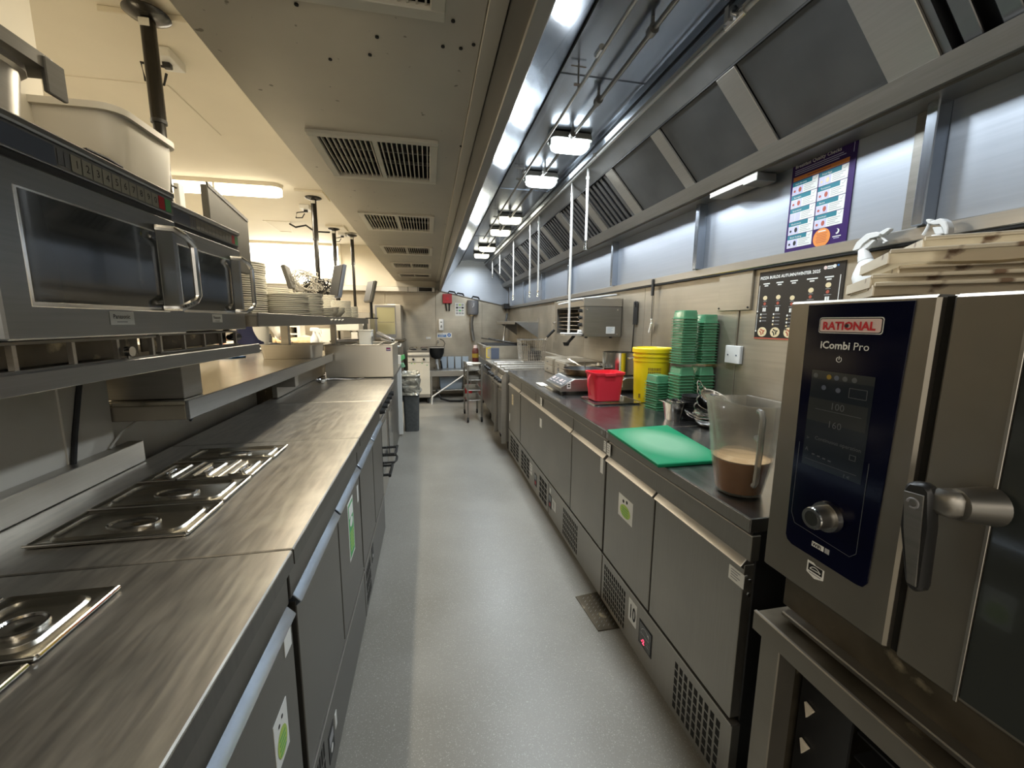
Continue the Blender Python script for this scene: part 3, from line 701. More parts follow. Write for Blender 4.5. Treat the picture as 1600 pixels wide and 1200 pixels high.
# pan lids (gastronorm) set in the counter tops
def lid(x0, x1, y0, y1, label, slot_x=None, big=True):
    cx, cy = (x0 + x1) / 2, (y0 + y1) / 2; hx, hy = (x1 - x0) / 2, (y1 - y0) / 2
    t = thing('pan_lid', label, 'lid', (cx, cy, 0.881), 'steel pan lids in the left counter')
    mb = MB()
    S = [(0, 0, hx, hy, 0.006, 0.001), (0, 0, hx, hy, 0.006, 0.006), (0, 0, hx - 0.003, hy - 0.003, 0.006, 0.008), (0, 0, hx - 0.007, hy - 0.007, 0.006, 0.005)]
    rx, ry = hx - 0.026, hy - 0.022; rr = min(rx, ry) * 0.42
    S += [(0, 0, rx + 0.004, ry + 0.004, rr, 0.0045), (0, 0, rx, ry, rr, 0.0095), (0, 0, rx - 0.006, ry - 0.006, rr * 0.9, 0.0035), (0, 0, rx - 0.014, ry - 0.014, rr * 0.8, 0.002)]
    mb.rrect_loft(S, 6, True, True)
    part('plate', mb, 'lid', t, local=True)
    wr_, hr_ = min(0.056, rx * 0.60), min(0.032, ry * 0.50)
    mb = MB(); n = 28
    mb.lathe([(1.0, 0.002), (0.97, 0.0065), (0.88, 0.0070), (0.80, 0.0036), (0.5, 0.0030), (0.25, 0.0045), (0, 0.0055)], (0, 0, 0), n, wr_, hr_)
    part('grip_recess', mb, 'chrome', t, local=True)
    part('front_roll', MB().cyl((hx, -hy + 0.004, 0.006), (hx, hy - 0.004, 0.006), 0.0035, n=8), 'chrome', t, local=True)
    part('near_roll', MB().cyl((-hx, -hy, 0.006), (hx, -hy, 0.006), 0.003, n=8), 'chrome', t, local=True)
    return t
lid(-0.865, -0.555, 1.000, 1.168, 'large steel pan lid, nearest of the four rows on the prep fridge')
lid(-0.868, -0.558, 1.176, 1.352, 'large steel pan lid, second row on the prep fridge')
for k in range(3):
    lid(-0.868 + k * 0.104, -0.768 + k * 0.104, 1.362, 1.530, 'small square pan lid, %s of the row of three on the prep fridge' % ['leftmost', 'middle', 'rightmost'][k])
lid(-0.865, -0.556, 1.542, 1.690, 'large steel pan lid, farthest row on the prep fridge')
lid(-0.735, -0.567, 0.645, 0.812, 'square pan lid near the edge of the nearest fridge top')
lid(-0.905, -0.742, 0.645, 0.812, 'square pan lid cut by the left edge of the picture')
lid(-0.735, -0.567, 0.46, 0.636, 'pan lid at the lower left corner of the picture')

# ------------------------------------------------------------------ ovens under the far left counter
t = thing('range_unit', 'dark range with glass oven doors and a black double handle in the left row', 'oven', (-0.65, 3.1, 0), None)
part('body', MB().box(-1.0, -0.36, 2.64, 3.56, 0.08, 0.835, 0.004), 'steel_dark', t)
part('worktop', MB().box(-1.0, -0.302, 2.621, 3.585, 0.84, 0.88, 0.003), 'steel_top', t)
part('control_rail', MB().box(-0.36, -0.325, 2.64, 3.56, 0.74, 0.83, 0.002), 'glassdark', t)
for k in range(5):
    part('knob', MB().cyl((-0.325, 2.75 + k * .17, 0.785), (-0.298, 2.75 + k * .17, 0.785), 0.022, 0.018), 'black', t)
for a, b in ((2.66, 3.09), (3.12, 3.55)):
    d = part('door', MB().box(-0.36, -0.325, a, b, 0.18, 0.72, 0.003), 'steel', t)
    part('glass', MB().box(-0.325, -0.321, a + 0.06, b - 0.06, 0.34, 0.68, 0.001), 'glassdark', d)
    mb = MB()
    mb.cyl((-0.285, a + 0.10, 0.33), (-0.285, b - 0.10, 0.33), 0.010)
    for yy in (a + 0.12, b - 0.12): mb.cyl((-0.325, yy, 0.33), (-0.285, yy, 0.33), 0.009)
    part('handle', mb, 'black', d)
for yy in (2.72, 3.48):
    part('leg', MB().cyl((-0.40, yy, 0), (-0.40, yy, 0.08), 0.022), 'black', t)
    part('leg', MB().cyl((-0.92, yy, 0), (-0.92, yy, 0.08), 0.022), 'black', t)
t = thing('towel_hook', 'black looped bracket hanging on the oven front at knee height', 'bracket', (-0.29, 2.87, 0.38))
for zz in (0.41, 0.47):
    part('loop', MB().tube([(-0.32, 2.80, zz), (-0.255, 2.80, zz), (-0.245, 2.84, zz), (-0.245, 2.92, zz), (-0.255, 2.96, zz), (-0.32, 2.96, zz)], 0.008), 'black', t)

# bain marie box on the counter
t = thing('bain_marie', 'plain brushed steel box with open wells standing on the far end of the left counter', 'bain marie', (-0.60, 3.98, 0.88))
bx0, bx1, by0, by1, bz1 = -0.878, -0.318, 3.72, 4.32, 1.165
mb = MB().box(bx0, bx1, by0, by0 + 0.012, 0.885, bz1, 0.002).box(bx0, bx1, by1 - 0.012, by1, 0.885, bz1, 0.002).box(bx0, bx0 + 0.012, by0 + .012, by1 - .012, 0.885, bz1, 0.002).box(bx1 - 0.012, bx1, by0 + .012, by1 - .012, 0.885, bz1, 0.002)
part('casing', mb, 'steel_bright', t)
part('well_floor', MB().box(bx0 + .012, bx1 - .012, by0 + .012, by1 - .012, 1.05, 1.06), 'steel_dark', t)
part('divider', MB().box(-0.69, -0.675, by0 + .012, by1 - .012, 1.06, bz1 - .002), 'steel', t)
part('divider', MB().box(-0.47, -0.455, by0 + .012, by1 - .012, 1.06, bz1 - .002), 'steel', t)
part('rim', MB().box(bx0 - .006, bx1 + .006, by0 - .006, by0 + 0.02, bz1, bz1 + .006, .001).box(bx0 - .006, bx1 + .006, by1 - .02, by1 + .006, bz1, bz1 + .006, .001).box(bx0 - .006, bx0 + .02, by0 + .02, by1 - .02, bz1, bz1 + .006).box(bx1 - .02, bx1 + .006, by0 + .02, by1 - .02, bz1, bz1 + .006), 'steel', t)
sh = Sheet((-0.372, by0 - 0.0005, 1.145), (1, 0, 0)); sh.rect(0, 0, 0.036, 0.030, 'purple', 0.0008); sh.rect(0.004, 0.008, 0.028, 0.004, 'redlogo', 0.0012).rect(0.004, 0.017, 0.028, 0.004, 'whitepaper', 0.0012)
sh.build(t, {'purple': 'maker_badge'})
single('far_counter', MB().box(-1.0, -0.33, 3.60, 4.94, 0.84, 0.878, 0.003).box(-0.98, -0.38, 3.63, 4.93, 0.0, 0.84), 'steel_dark', 'far left counter under the bain marie box', 'counter')
t = single('white_tub', MB().rrect_loft([(-0.60, 4.16, 0.055, 0.055, 0.012, 1.062), (-0.60, 4.16, 0.062, 0.062, 0.012, 1.275), (-0.60, 4.16, 0.066, 0.066, 0.012, 1.280), (-0.60, 4.16, 0.066, 0.066, 0.012, 1.292)]), 'ceramic', 'square white tub standing in the bain marie wells', 'tub')
t = thing('steel_insert', 'steel insert pan leaning out of the bain marie at its right end', 'pan', (-0.40, 4.1, 1.12))
part('pan', MB().prism([(-0.49, 4.05, 1.255), (-0.335, 4.05, 1.178), (-0.33, 4.05, 1.20), (-0.485, 4.05, 1.278)], (0, 0.16, 0), .003), 'steel', t)
part('lower_pan', MB().prism([(-0.45, 4.04, 1.195), (-0.345, 4.04, 1.173), (-0.345, 4.04, 1.185), (-0.45, 4.04, 1.222)], (0, 0.16, 0), .002), 'steel', t)
part('hole_grip', MB().cyl((-0.345, 4.045, 1.195), (-0.345, 4.049, 1.195), 0.008, n=10), 'dark', t)
# ladle on the counter
t = thing('ladle', 'steel ladle lying on the left counter in front of the bain marie', 'ladle', (-0.85, 3.45, 0.88))
part('bowl', MB().lathe([(0.0, 0.004), (0.022, 0.006), (0.038, 0.020), (0.042, 0.036), (0.040, 0.036), (0.034, 0.018), (0.018, 0.009), (0, 0.008)], (-0.845, 3.42, 0.880), 18), 'chrome', t)
part('handle', MB().tube([(-0.81, 3.42, 0.914), (-0.76, 3.47, 0.912), (-0.62, 3.60, 0.888), (-0.56, 3.66, 0.886)], 0.004), 'chrome', t)
t = single('divider_board', MB().box(-0.385, -0.335, 4.95, 4.99, 0.02, 0.98, .002), 'whitepaper', 'upright white edged panel at the end of the far left counter', 'panel')

# ------------------------------------------------------------------ the pass: counter, shelves and posts
t = thing('pass_counter', 'broad bright steel pass counter at eye level left of the work row', 'counter', (-1.35, 3.2, 0))
part('top', MB().box(-2.15, -0.812, 1.545, 4.05, 1.085, 1.10, 0.002), 'passtop', t)
part('front_edge', MB().box(-0.818, -0.806, 1.545, 3.68, 1.035, 1.099, 0.002), 'mw_steel', t)
part('end_edge', MB().box(-1.07, -0.818, 1.545, 1.555, 1.035, 1.085, 0.002), 'wallsteel', t)
part('end_box', MB().box(-1.06, -0.835, 1.58, 1.70, 1.101, 1.238, 0.002), 'steel_dark', t)
part('foot_screw', MB().cyl((-0.815, 1.565, 1.035), (-0.815, 1.565, 1.025), 0.008, 0.004), 'black', t)
part('under_bracket', MB().box(-0.95, -0.83, 2.74, 2.80, 0.96, 1.03, .002), 'steel_dark', t)
part('under_beam', MB().box(-0.98, -0.95, 2.78, 4.0, 0.885, 1.03, .002), 'steel_dark', t)
for x, y in ((-1.95, 1.8), (-1.95, 3.9), (-1.3, 3.95)):
    part('leg', MB().box(x - .02, x + .02, y - .02, y + .02, 0, 1.085), 'steel_dark', t)
# microwave shelf
t = thing('microwave_shelf', 'dark steel shelf carrying the two microwaves', 'shelf', (-0.95, 0.8, 1.24))
part('shelf', MB().box(-1.25, -0.705, -0.6, 1.885, 1.262, 1.272, 0.001), 'steel_dark', t)
part('front_edge', MB().box(-0.706, -0.697, -0.6, 1.885, 1.238, 1.276, 0.002), 'mw_steel', t)
part('end_edge', MB().box(-1.25, -0.706, 1.878, 1.886, 1.24, 1.262), 'steel', t)
part('back_rail', MB().box(-1.25, -1.24, -0.6, 1.88, 1.272, 1.33), 'grime', t)
def riser(y0, y1, x0, x1, label):
    t = thing('microwave_stand', label, 'stand', ((x0 + x1) / 2, (y0 + y1) / 2, 1.272))
    part('top_frame', MB().box(x0, x1, y0, y1, 1.324, 1.331, .001), 'steel_dark', t)
    part('base_frame', MB().box(x1 - .012, x1, y0, y1, 1.273, 1.279), 'steel_dark', t)
    part('base_frame', MB().box(x0, x0 + .012, y0, y1, 1.273, 1.279), 'steel_dark', t)
    part('back_panel', MB().box(x1 - .05, x1 - .045, y0, y1, 1.279, 1.324), 'grime', t)  # dark sheet added so the open riser reads as shaded
    for k in range(5):
        yy = y0 + 0.012 + (y1 - y0 - 0.024) * k / 4
        part('post', MB().box(x1 - .012, x1 - .002, yy - .004, yy + .004, 1.279, 1.324), 'steel', t)
        part('post', MB().box(x0, x0 + .01, yy - .004, yy + .004, 1.279, 1.324), 'steel_dark', t)
riser(0.74, 1.26, -1.14, -0.715, 'low steel riser frame under the near microwave')
riser(1.36, 1.86, -1.2, -0.765, 'low steel riser frame under the far microwave')
t = thing('turn_screw', 'small round clamp knob on the shelf in front of the microwave risers', 'knob', (-0.72, 1.14, 1.276))
part('knob', MB().cyl((-0.712, 1.14, 1.295), (-0.70, 1.14, 1.295), 0.012), 'chrome', t)
part('stem', MB().cyl((-0.708, 1.14, 1.277), (-0.708, 1.14, 1.287), 0.004), 'steel_dark', t)

def microwave(X0, y0, y1, z0, z1, depth, label, digits=True):
    t = thing('microwave', label, 'microwave', (X0 - depth / 2, (y0 + y1) / 2, z0), 'microwaves on the shelf')
    w, h = y1 - y0, z1 - z0
    part('casing', MB().box(X0 - 0.02, X0 - depth, y0 + .004, y1 - .004, z0, z1 - .004, 0.004), 'steel_dark', t)
    d = part('door', MB().box(X0, X0 - 0.022, y0, y1 - 0.004, z0, z1 - 0.070, 0.003), 'mw_steel', t)
    gy0, gy1, gz0, gz1 = y0 + 0.055, y1 - 0.075, z0 + h * .175, z1 - h * .32
    part('window_surround', MB().box(X0 + .001, X0 - .004, gy0 - .006, gy1 + .006, gz0 - .008, gz1 + .004, .0008), 'chrome', d)
    part('window', MB().box(X0 + .002, X0 - .003, gy0, gy1, gz0, gz1, .0008), 'glassdark', d)
    # D handle of clear edged metal
    hy0, hy1, hz0, hz1 = y1 - 0.090, y1 - 0.018, gz0 + .002, gz1 + .012
    P = []
    r = 0.02
    o = 0.045
    path = [(X0, hy0, hz1), (X0 + o * .7, hy0 + .012, hz1), (X0 + o, hy0 + .03, hz1 - .012), (X0 + o, hy1 - .02, hz1 - .02), (X0 + o, hy1 - .004, hz1 - .034),
            (X0 + o, hy1 - .004, hz0 + .034), (X0 + o, hy1 - .02, hz0 + .02), (X0 + o, hy0 + .03, hz0 + .012), (X0 + o * .7, hy0 + .012, hz0), (X0, hy0, hz0)]
    part('handle', MB().tube(path, 0.0085, 8), 'chrome', d)
    part('handle_plate', MB().box(X0 + .0035, X0 + .001, hy0 - .004, hy1 - .01, hz0, hz1, .001), 'handleglass', d)
    part('top_visor', MB().box(X0 + .006, X0 - .022, y0 + .002, y1 - .004, z1 - .014, z1, .003), 'mw_steel', t)
    cp = part('control_panel', MB().box(X0 - .001, X0 - .022, y0 + .002, y1 - .004, z1 - .056, z1 - .014, .001), 'mw_steel', t)
    part('panel_gap', MB().box(X0 - .006, X0 - .022, y0 + .004, y1 - .006, z1 - .070, z1 - .056), 'black', t)
    sh = Sheet((X0 - .001, y0 + .01, z1 - .018), (0, 1, 0))
    ww = w - .02
    sh.rect(0, .001, ww * .28, .034, 'bluegrey', .0006)
    bw = ww * .62 / 12; b0 = ww * .35
    for k in range(12):
        m_ = 'numkey' if k < 10 else ('redlogo' if k == 10 else 'greenprint')
        if not digits and k < 10: m_ = 'steel_dark'
        sh.rect(b0 + k * bw * 1.04, .003, bw * .93, .030, m_, .0014)
        if digits and k < 10: sh.text('1234567890'[k], b0 + k * bw * 1.04 + bw * .3, .024, .020, 'inkblack', .0018)
    for k in range(2): sh.rect(ww * .29 + k * ww * .03, .004, ww * .025, .026, 'greyplastic', .0010)
    sh.build(t, {'numkey': 'number_key', 'greyplastic': 'panel_print', 'bluegrey': 'display', 'redlogo': 'stop_key', 'greenprint': 'start_key'})
    sh = Sheet((X0 + .0, y0 + w * .44, z0 + h * .145), (0, 1, 0))
    sh.rect(0, 0, .07, .028, 'whitepaper', .001); sh.text('Panasonic', .008, .015, .0125, 'inkblack', .0014, bold=.0002); sh.rect(.018, .021, .03, .002, 'greyprint', .0014)
    sh.build(t, {'whitepaper': 'badge'})
    for yy in (y0 + .04, y1 - .04):
        part('foot', MB().cyl((X0 - .06, yy, z0 - .005), (X0 - .06, yy, z0), .012, n=10), 'black', t)
    return t
microwave(-0.640, 0.775, 1.262, 1.336, 1.692, 0.50, 'near steel microwave with white number keys along its top')
microwave(-0.740, 1.400, 1.885, 1.336, 1.718, 0.48, 'far steel microwave, partly hidden behind the near one', digits=False)
single('black_plug', MB().cyl((-0.79, 1.872, 1.303), (-0.79, 1.915, 1.303), 0.016).cyl((-0.79, 1.84, 1.303), (-0.79, 1.872, 1.303), 0.011), 'black', 'black round plug sticking out under the far microwave', 'plug')

# things on the microwaves
t = thing('steel_container', 'large round cornered steel container on the near microwave', 'container', (-0.93, 0.93, 1.692))
mb = MB().rrect_loft([(-0.93, 0.93, 0.15, 0.150, .07, 1.693), (-0.93, 0.93, 0.165, 0.165, .08, 1.84), (-0.93, 0.93, 0.165, 0.165, .08, 1.845), (-0.93, 0.93, .172, .172, .08, 1.85), (-0.93, 0.93, .172, .172, .08, 1.862)])
part('body', mb, 'steel', t)
mb = MB().rrect_loft([(-0.93, 0.93, 0.172, 0.172, .08, 1.862), (-0.93, 0.93, .186, .186, .03, 1.868), (-0.93, 0.93, .186, .186, .03, 1.895)], 5, False, True)
part('rim', mb, 'steel_dark', t)
part('corner_lip', MB().box(-0.752, -0.742, 1.07, 1.118, 1.825, 1.893, .002), 'steel_dark', t)
t = thing('plastic_tub', 'milky white plastic tub on the far microwave', 'tub', (-0.98, 1.59, 1.718))
mb = MB().rrect_loft([(-0.985, 1.575, .125, .125, .04, 1.719), (-0.985, 1.575, .14, .14, .05, 1.935), (-0.985, 1.575, .14, .14, .05, 1.945)])
part('body', mb, 'offwhite', t)
part('rim', MB().rrect_loft([(-0.985, 1.575, .141, .141, .05, 1.945), (-0.985, 1.575, .15, .15, .05, 1.947), (-0.985, 1.575, .15, .15, .05, 1.965), (-0.985, 1.575, .143, .143, .05, 1.965)]), 'offwhite', t)
a = on_x(158, 262, -0.72)
t = thing('black_loop', 'black loop handle standing on top of the near microwave', 'handle', (-0.72, a.y, 1.692))
part('loop', MB().tube([(-0.70, a.y + .035, 1.698), (-0.70, a.y + .030, 1.722), (-0.71, a.y, 1.730), (-0.72, a.y - .035, 1.733), (-0.76, a.y - .04, 1.725), (-0.76, a.y, 1.700)], .0065), 'black', t)

# monitor behind the microwaves
t = thing('order_screen', 'flat order screen standing behind the far microwave', 'screen', (-1.0, 2.36, 1.405))
p0, p1, p2 = on_x(325, 284, -0.97), on_x(387, 344, -0.95), on_x(384, 420, -0.95)
part('panel', MB().hexa([(-0.975, p0.y, 1.62), (-0.95, p1.y, 1.62), (-0.95, p1.y, p1.z), (-0.975, p0.y, p0.z - .01), (-1.005, p0.y, 1.62), (-0.98, p1.y, 1.62), (-0.98, p1.y, p1.z), (-1.005, p0.y, p0.z - .01)], .003), 'screenback', t)
part('bezel', MB().hexa([(-0.972, p0.y + .004, p0.z - .02), (-0.947, p1.y - .004, p1.z - .012), (-0.948, p1.y - .002, p1.z + .004), (-0.973, p0.y, p0.z), (-0.98, p0.y + .004, p0.z - .02), (-0.955, p1.y - .004, p1.z - .012), (-0.956, p1.y - .002, p1.z + .004), (-0.981, p0.y, p0.z)]), 'black', t)
part('stand', MB().cyl((-1.0, (p0.y + p1.y) / 2, 1.41), (-1.0, (p0.y + p1.y) / 2, 1.66), .02).box(-1.07, -0.93, 2.27, 2.45, 1.406, 1.415), 'black', t)
t = thing('screen_bracket', 'small pale bracket with a cable left of the order screen', 'bracket', (-1.05, 2.05, 1.718))
part('plate', MB().box(-1.02, -1.0, 2.02, 2.06, 1.45, 1.93, .002), 'white', t)
part('cable', MB().tube([(-1.01, 2.03, 1.91), (-1.01, 1.97, 1.91), (-1.01, 1.91, 1.87)], .004), 'rubber', t)

# plate shelf
t = thing('plate_shelf', 'long steel gantry shelf stacked with plates above the pass', 'shelf', (-1.0, 3.4, 1.345))
part('shelf', MB().box(-1.40, -0.705, 1.90, 5.08, 1.390, 1.400, .001), 'steel', t)
part('front_edge', MB().box(-0.706, -0.698, 1.90, 5.08, 1.345, 1.404, .002), 'steel_dark', t)
part('end_edge', MB().box(-1.40, -0.706, 5.072, 5.08, 1.345, 1.39, .001), 'wallsteel', t)
part('end_edge', MB().box(-1.40, -0.706, 1.90, 1.908, 1.345, 1.39, .001), 'wallsteel', t)
mb = MB()
for y in (2.35, 3.75): mb = MB().box(-1.10, -1.06, y - .02, y + .02, 1.101, 1.39, .002) if y < 3 else mb
a = on_y(447, 540, 3.2); part('post', MB().box(a.x - .025, a.x + .025, 3.18, 3.23, 1.101, 1.39, .002), 'steel', t)
a = on_y(522, 540, 3.95); part('post', MB().box(a.x - .022, a.x + .022, 3.93, 3.98, 1.101, 1.39, .002), 'steel', t)
mb = MB()
for x in (518, 524, 530, 535): 
    a = on_x(x, 501, -0.697); mb.tube([(-0.697, a.y - .03, a.z), (-0.690, a.y, a.z + .008), (-0.697, a.y + .03, a.z)], .006)
part('tape', mb, 'whitepaper', t, kind='stuff')

# poles to the ceiling
def pole(x, y, z0, label, r=0.028, tag_=True):
    t = thing('gantry_pole', label, 'pole', (x, y, z0), 'black poles from the gantry to the ceiling')
    part('shaft', MB().cyl((x, y, z0), (x, y, 2.25), r * .82, n=20).cyl((x, y, 2.25), (x, y, 2.66), r, n=20), 'pole', t)
    part('flange', MB().lathe([(0.0, 2.674), (r * 2.9, 2.674), (r * 3.0, 2.668), (r * 2.6, 2.66), (r * 1.1, 2.645), (0, 2.645)], (x, y, 0), 28), 'pole', t)
    part('collar', MB().cyl((x, y, 2.25), (x, y, 2.235), r * 1.06, n=20), 'black', t)
    if tag_: part('paper_tag', MB().box(x - .02, x + .02, y - r - .002, y - r + .001, 2.61, 2.64), 'whitepaper', t)
    return t
pole(-1.158, 2.24, 1.401, 'nearest black pole rising behind the microwaves to the ceiling')
pole(-1.178, 4.92, 1.401, 'second black pole standing among the tangled cables')
pole(-1.30, 6.45, 0.9, 'third black pole, behind the blue grey screen', r=.026)
pole(-1.125, 6.85, 0.9, 'fourth black pole, farthest, right of the blue grey screen', r=.026)
# cable boxes by the pole tops
def ceil_box(p, sz, label):
    a = on_z(*p, 2.68)
    t = thing('ceiling_socket', label, 'socket', (a.x, a.y, 2.64))
    part('box', MB().box(a.x - sz, a.x + sz, a.y - sz * 1.6, a.y + sz * 1.6, 2.655, 2.699, .003), 'white', t)
    part('plug', MB().box(a.x - sz * .4, a.x + sz * .4, a.y - sz * .5, a.y + sz * .1, 2.63, 2.655, .003), 'black' , t)
    part('cable', MB().tube([(a.x, a.y, 2.64), (a.x - sz * 1.5, a.y - .1, 2.60), (a.x - sz * 2.2, a.y - .02, 2.56), (a.x - sz * 1.2, a.y + .05, 2.58), (a.x - sz * .5, a.y + .02, 2.62)], .006), 'rubber', t)
ceil_box((262, 92), .045, 'white ceiling socket with plug and cable loop behind the nearest pole')
ceil_box((478, 325), .05, 'white ceiling socket with plug by the second pole top')
ceil_box((535, 366), .05, 'white ceiling socket beside the far pole tops')
single('ceiling_cable', MB().tube([on_z(453, 350, 2.69), on_z(462, 355, 2.62), on_z(478, 352, 2.66), on_z(492, 362, 2.60), on_z(515, 363, 2.64)], .012), 'rubber', 'black cable slung along the ceiling between the second and third poles', 'cable')

# ------------------------------------------------------------------ plates: every one its own object
pl = MB().lathe([(0, 0.001), (0.055, 0.0), (0.062, 0.003), (0.095, 0.008), (0.130, 0.0125), (0.1315, 0.0155), (0.1310, 0.0195), (0.127, 0.0198), (0.094, 0.0120), (0.060, 0.006), (0, 0.005)], n=32).mesh('plate')
def stack(name, me, m, x, y, z, n, dz, label, cat, grp, jit=.003, s=1.0, rz=0.0, sy=None):
    for k in range(n):
        o = part(name, me, m, None, local=True)
        o.location = (x + random.uniform(-jit, jit), y + random.uniform(-jit, jit), z + k * dz)
        o.rotation_euler = (0, 0, rz + random.uniform(-.03, .03)); o.scale = (s, sy or s, 1)
        tag(o, label, cat, grp)
ZS = 1.4005
PS = [(-1.085, 2.74, 24, .0125, 1.0, 'white plate in the tallest stack, right beside the order screen', 'plates in the tallest stack'),
      (-1.03, 3.04, 15, .0115, 1.0, 'white plate in the second stack from the order screen', 'plates in the second stack'),
      (-0.87, 2.86, 11, .0115, .9, 'white plate in the front stack nearest the shelf edge', 'plates in the front stack'),
      (-0.86, 3.12, 13, .0115, 1.0, 'white plate in the wide stack in the middle of the gantry shelf', 'plates in the wide middle stack'),
      (-1.10, 3.40, 10, .0115, 1.0, 'white plate in the low back stack behind the wide middle stack', 'plates in the low back stack'),
      (-0.83, 3.40, 5, .0125, .8, 'white side plate in the lowest stack by the bowls', 'side plates by the bowls')]
for x, y, n, dz, s_, l, g in PS: stack('plate', pl, 'ceramic', x, y, ZS, n, dz, l, 'plate', g, s=s_)
sm = MB().lathe([(0, 0.001), (0.045, 0.0), (0.05, 0.004), (0.085, 0.012), (0.0858, 0.015), (0.0850, 0.0195), (0.082, 0.0197), (0.048, 0.008), (0, 0.006)], n=24).mesh('saucer')
for x, y, n, dz, l, g in [(-0.80, 4.12, 12, .0125, 'small white plate in the stack right of the cables', 'small plates right of the cables'),
                          (-0.98, 4.32, 17, .0125, 'small white plate in the taller stack behind, right of the cables', 'small plates behind the cables'),
                          (-0.80, 4.50, 9, .0125, 'small white plate in the last stack at the shelf end', 'small plates at the shelf end')]:
    stack('small_plate', sm, 'ceramic', x, y, ZS, n, dz, l, 'plate', g, .002)
bw = MB().lathe([(0, 0.002), (0.035, 0.0), (0.04, 0.006), (0.072, 0.045), (0.076, 0.062), (0.073, 0.062), (0.068, 0.045), (0.036, 0.012), (0, 0.010)], n=24).mesh('bowl')
for x, y, n, l, g in [(-0.80, 3.63, 2, 'white bowl, left one of the two bowl stacks on the gantry shelf', 'left bowls on the gantry'), (-0.79, 3.82, 2, 'white bowl, right one of the two bowl stacks on the gantry shelf', 'right bowls on the gantry')]:
    stack('bowl', bw, 'ceramic', x, y, ZS, n, .022, l, 'bowl', g, .002)

# screens and cables on the gantry
def kds(x, y, z, label, tilt, mt='bluegrey', hw=.17, hh=.14, rz=0.0):
    t = thing('kitchen_screen', label, 'screen', (x, y, ZS), None, rz)
    Rt = Matrix.Rotation(tilt, 4, 'Y')
    mb = MB().box(-.018, .018, -hw, hw, -hh, hh, .006); mb.bm.transform(Matrix.Translation((0, 0, z)) @ Rt)
    part('case', mb, mt, t, local=True)
    mb = MB().box(-.024, -.018, -hw + .01, hw - .01, -hh + .01, hh - .01, .001); mb.bm.transform(Matrix.Translation((0, 0, z)) @ Rt)
    part('display', mb, 'black', t, local=True)
    part('arm', MB().cyl((0, 0, .0), (0, 0, z), .016).cyl((0, 0, 0), (0, 0, .012), .07), 'black', t, local=True)
a = on_y(452, 434, 4.66); kds(a.x, 4.66, a.z - ZS, 'slim dark screen tilted left of the cable tangle', -.25, 'screenback', .13, .12, .12)
a = on_y(528, 440, 4.55); kds(a.x, 4.55, a.z - ZS, 'blue grey screen back tilted right of the cable tangle', .22, 'bluegrey', .11, .17, .62)
a = on_y(579, 456, 4.90); kds(a.x, 4.90, a.z - ZS, 'dark tilted screen at the far end of the gantry shelf', .25, 'screenback', .10, .12, .50)
for g, (px, py, r, m_, lab, n_) in enumerate([(476, 440, .15, 'wirewhite', 'tangle of pale cables left of the second pole', 12), (496, 452, .15, 'rubber', 'tangle of black cables at the foot of the second pole', 12), (512, 446, .10, 'wirewhite', 'tangle of pale cables between the second pole and the blue grey screen', 11)]):
    c = on_y(px, py, 4.72 + .03 * g); mb = MB()
    for k in range(n_):
        ph = random.uniform(0, 6); tl = random.uniform(-.8, .8); pts = []
        for i in range(16):
            a = ph + i * .55; rr = r * random.uniform(.45, 1.05)
            pts.append((c.x + rr * math.cos(a), c.y + .05 * math.sin(a * .7 + ph), c.z + rr * .9 * math.sin(a + tl)))
        mb.tube(pts, .0045, 5)
    mb.tube([(c.x, c.y, c.z), (c.x + .02, c.y, ZS + .05), (c.x + .05, c.y, ZS + .004)], .006, 5)
    o = single('cable_bundle', mb, m_, lab, 'cables'); o['kind'] = 'stuff'

# fluorescent light fitting on the left ceiling
for i, (x, y) in enumerate(LEFT_LIGHTS[:1]):
    t = thing('ceiling_light', 'bright linear ceiling light above the pass on the left', 'lamp', (x, y, 2.62))
    part('base', MB().rrect_loft([(x, y, .60, .075, .07, 2.665), (x, y, .61, .085, .08, 2.699)]), 'trimpaint', t)
    part('diffuser', MB().rrect_loft([(x, y, .56, .04, .039, 2.585), (x, y, .60, .068, .066, 2.60), (x, y, .60, .07, .068, 2.655), (x, y, .59, .06, .058, 2.664)]), 'tube', t)
    part('clip', MB().box(x + .02, x + .035, y - .078, y + .078, 2.578, 2.665), 'trimpaint', t)
# ------------------------------------------------------------------ right row of fridges
DR = 0.70
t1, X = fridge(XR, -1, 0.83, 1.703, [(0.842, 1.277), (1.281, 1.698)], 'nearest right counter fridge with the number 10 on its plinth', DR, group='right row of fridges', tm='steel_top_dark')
slots(t1, X, 0.875, 1.105, 0.055, 0.235, 9, 6, -1)
slots(t1, X, 1.46, 1.68, 0.055, 0.235, 11, 6, -1)
part('hinge_screw', MB().cyl((0.815, 0.84, 0.70), (0.815, 0.836, 0.70), .005, n=8).cyl((0.815, 0.84, 0.66), (0.815, 0.836, 0.66), .005, n=8), 'chrome', t1)
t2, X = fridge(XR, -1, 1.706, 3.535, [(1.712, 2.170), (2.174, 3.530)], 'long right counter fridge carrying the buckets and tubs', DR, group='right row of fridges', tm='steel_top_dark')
slots(t2, X, 2.04, 2.30, 0.055, 0.235, 10, 5, -1)
slots(t2, X, 2.66, 2.86, 0.06, 0.235, 3, 4, -1, .85)
slots(t2, X, 3.18, 3.50, 0.06, 0.235, 3, 5, -1, .85)
part('plinth_joint', MB().box(XR - .001, XR + .002, 2.610, 2.614, .03, .262), 'dark', t2)
part('rail_joint', MB().box(XR + .005, XR + .008, 2.17, 2.174, .757, .826), 'dark', t2)
part('rail_joint', MB().box(XR + .005, XR + .008, 3.02, 3.024, .757, .826), 'dark', t2)
t3, X = fridge(XR, -1, 3.539, 4.10, [(3.545, 4.09)], 'last right counter fridge before the steel fryers', DR, group='right row of fridges', tm='steel_top_dark')
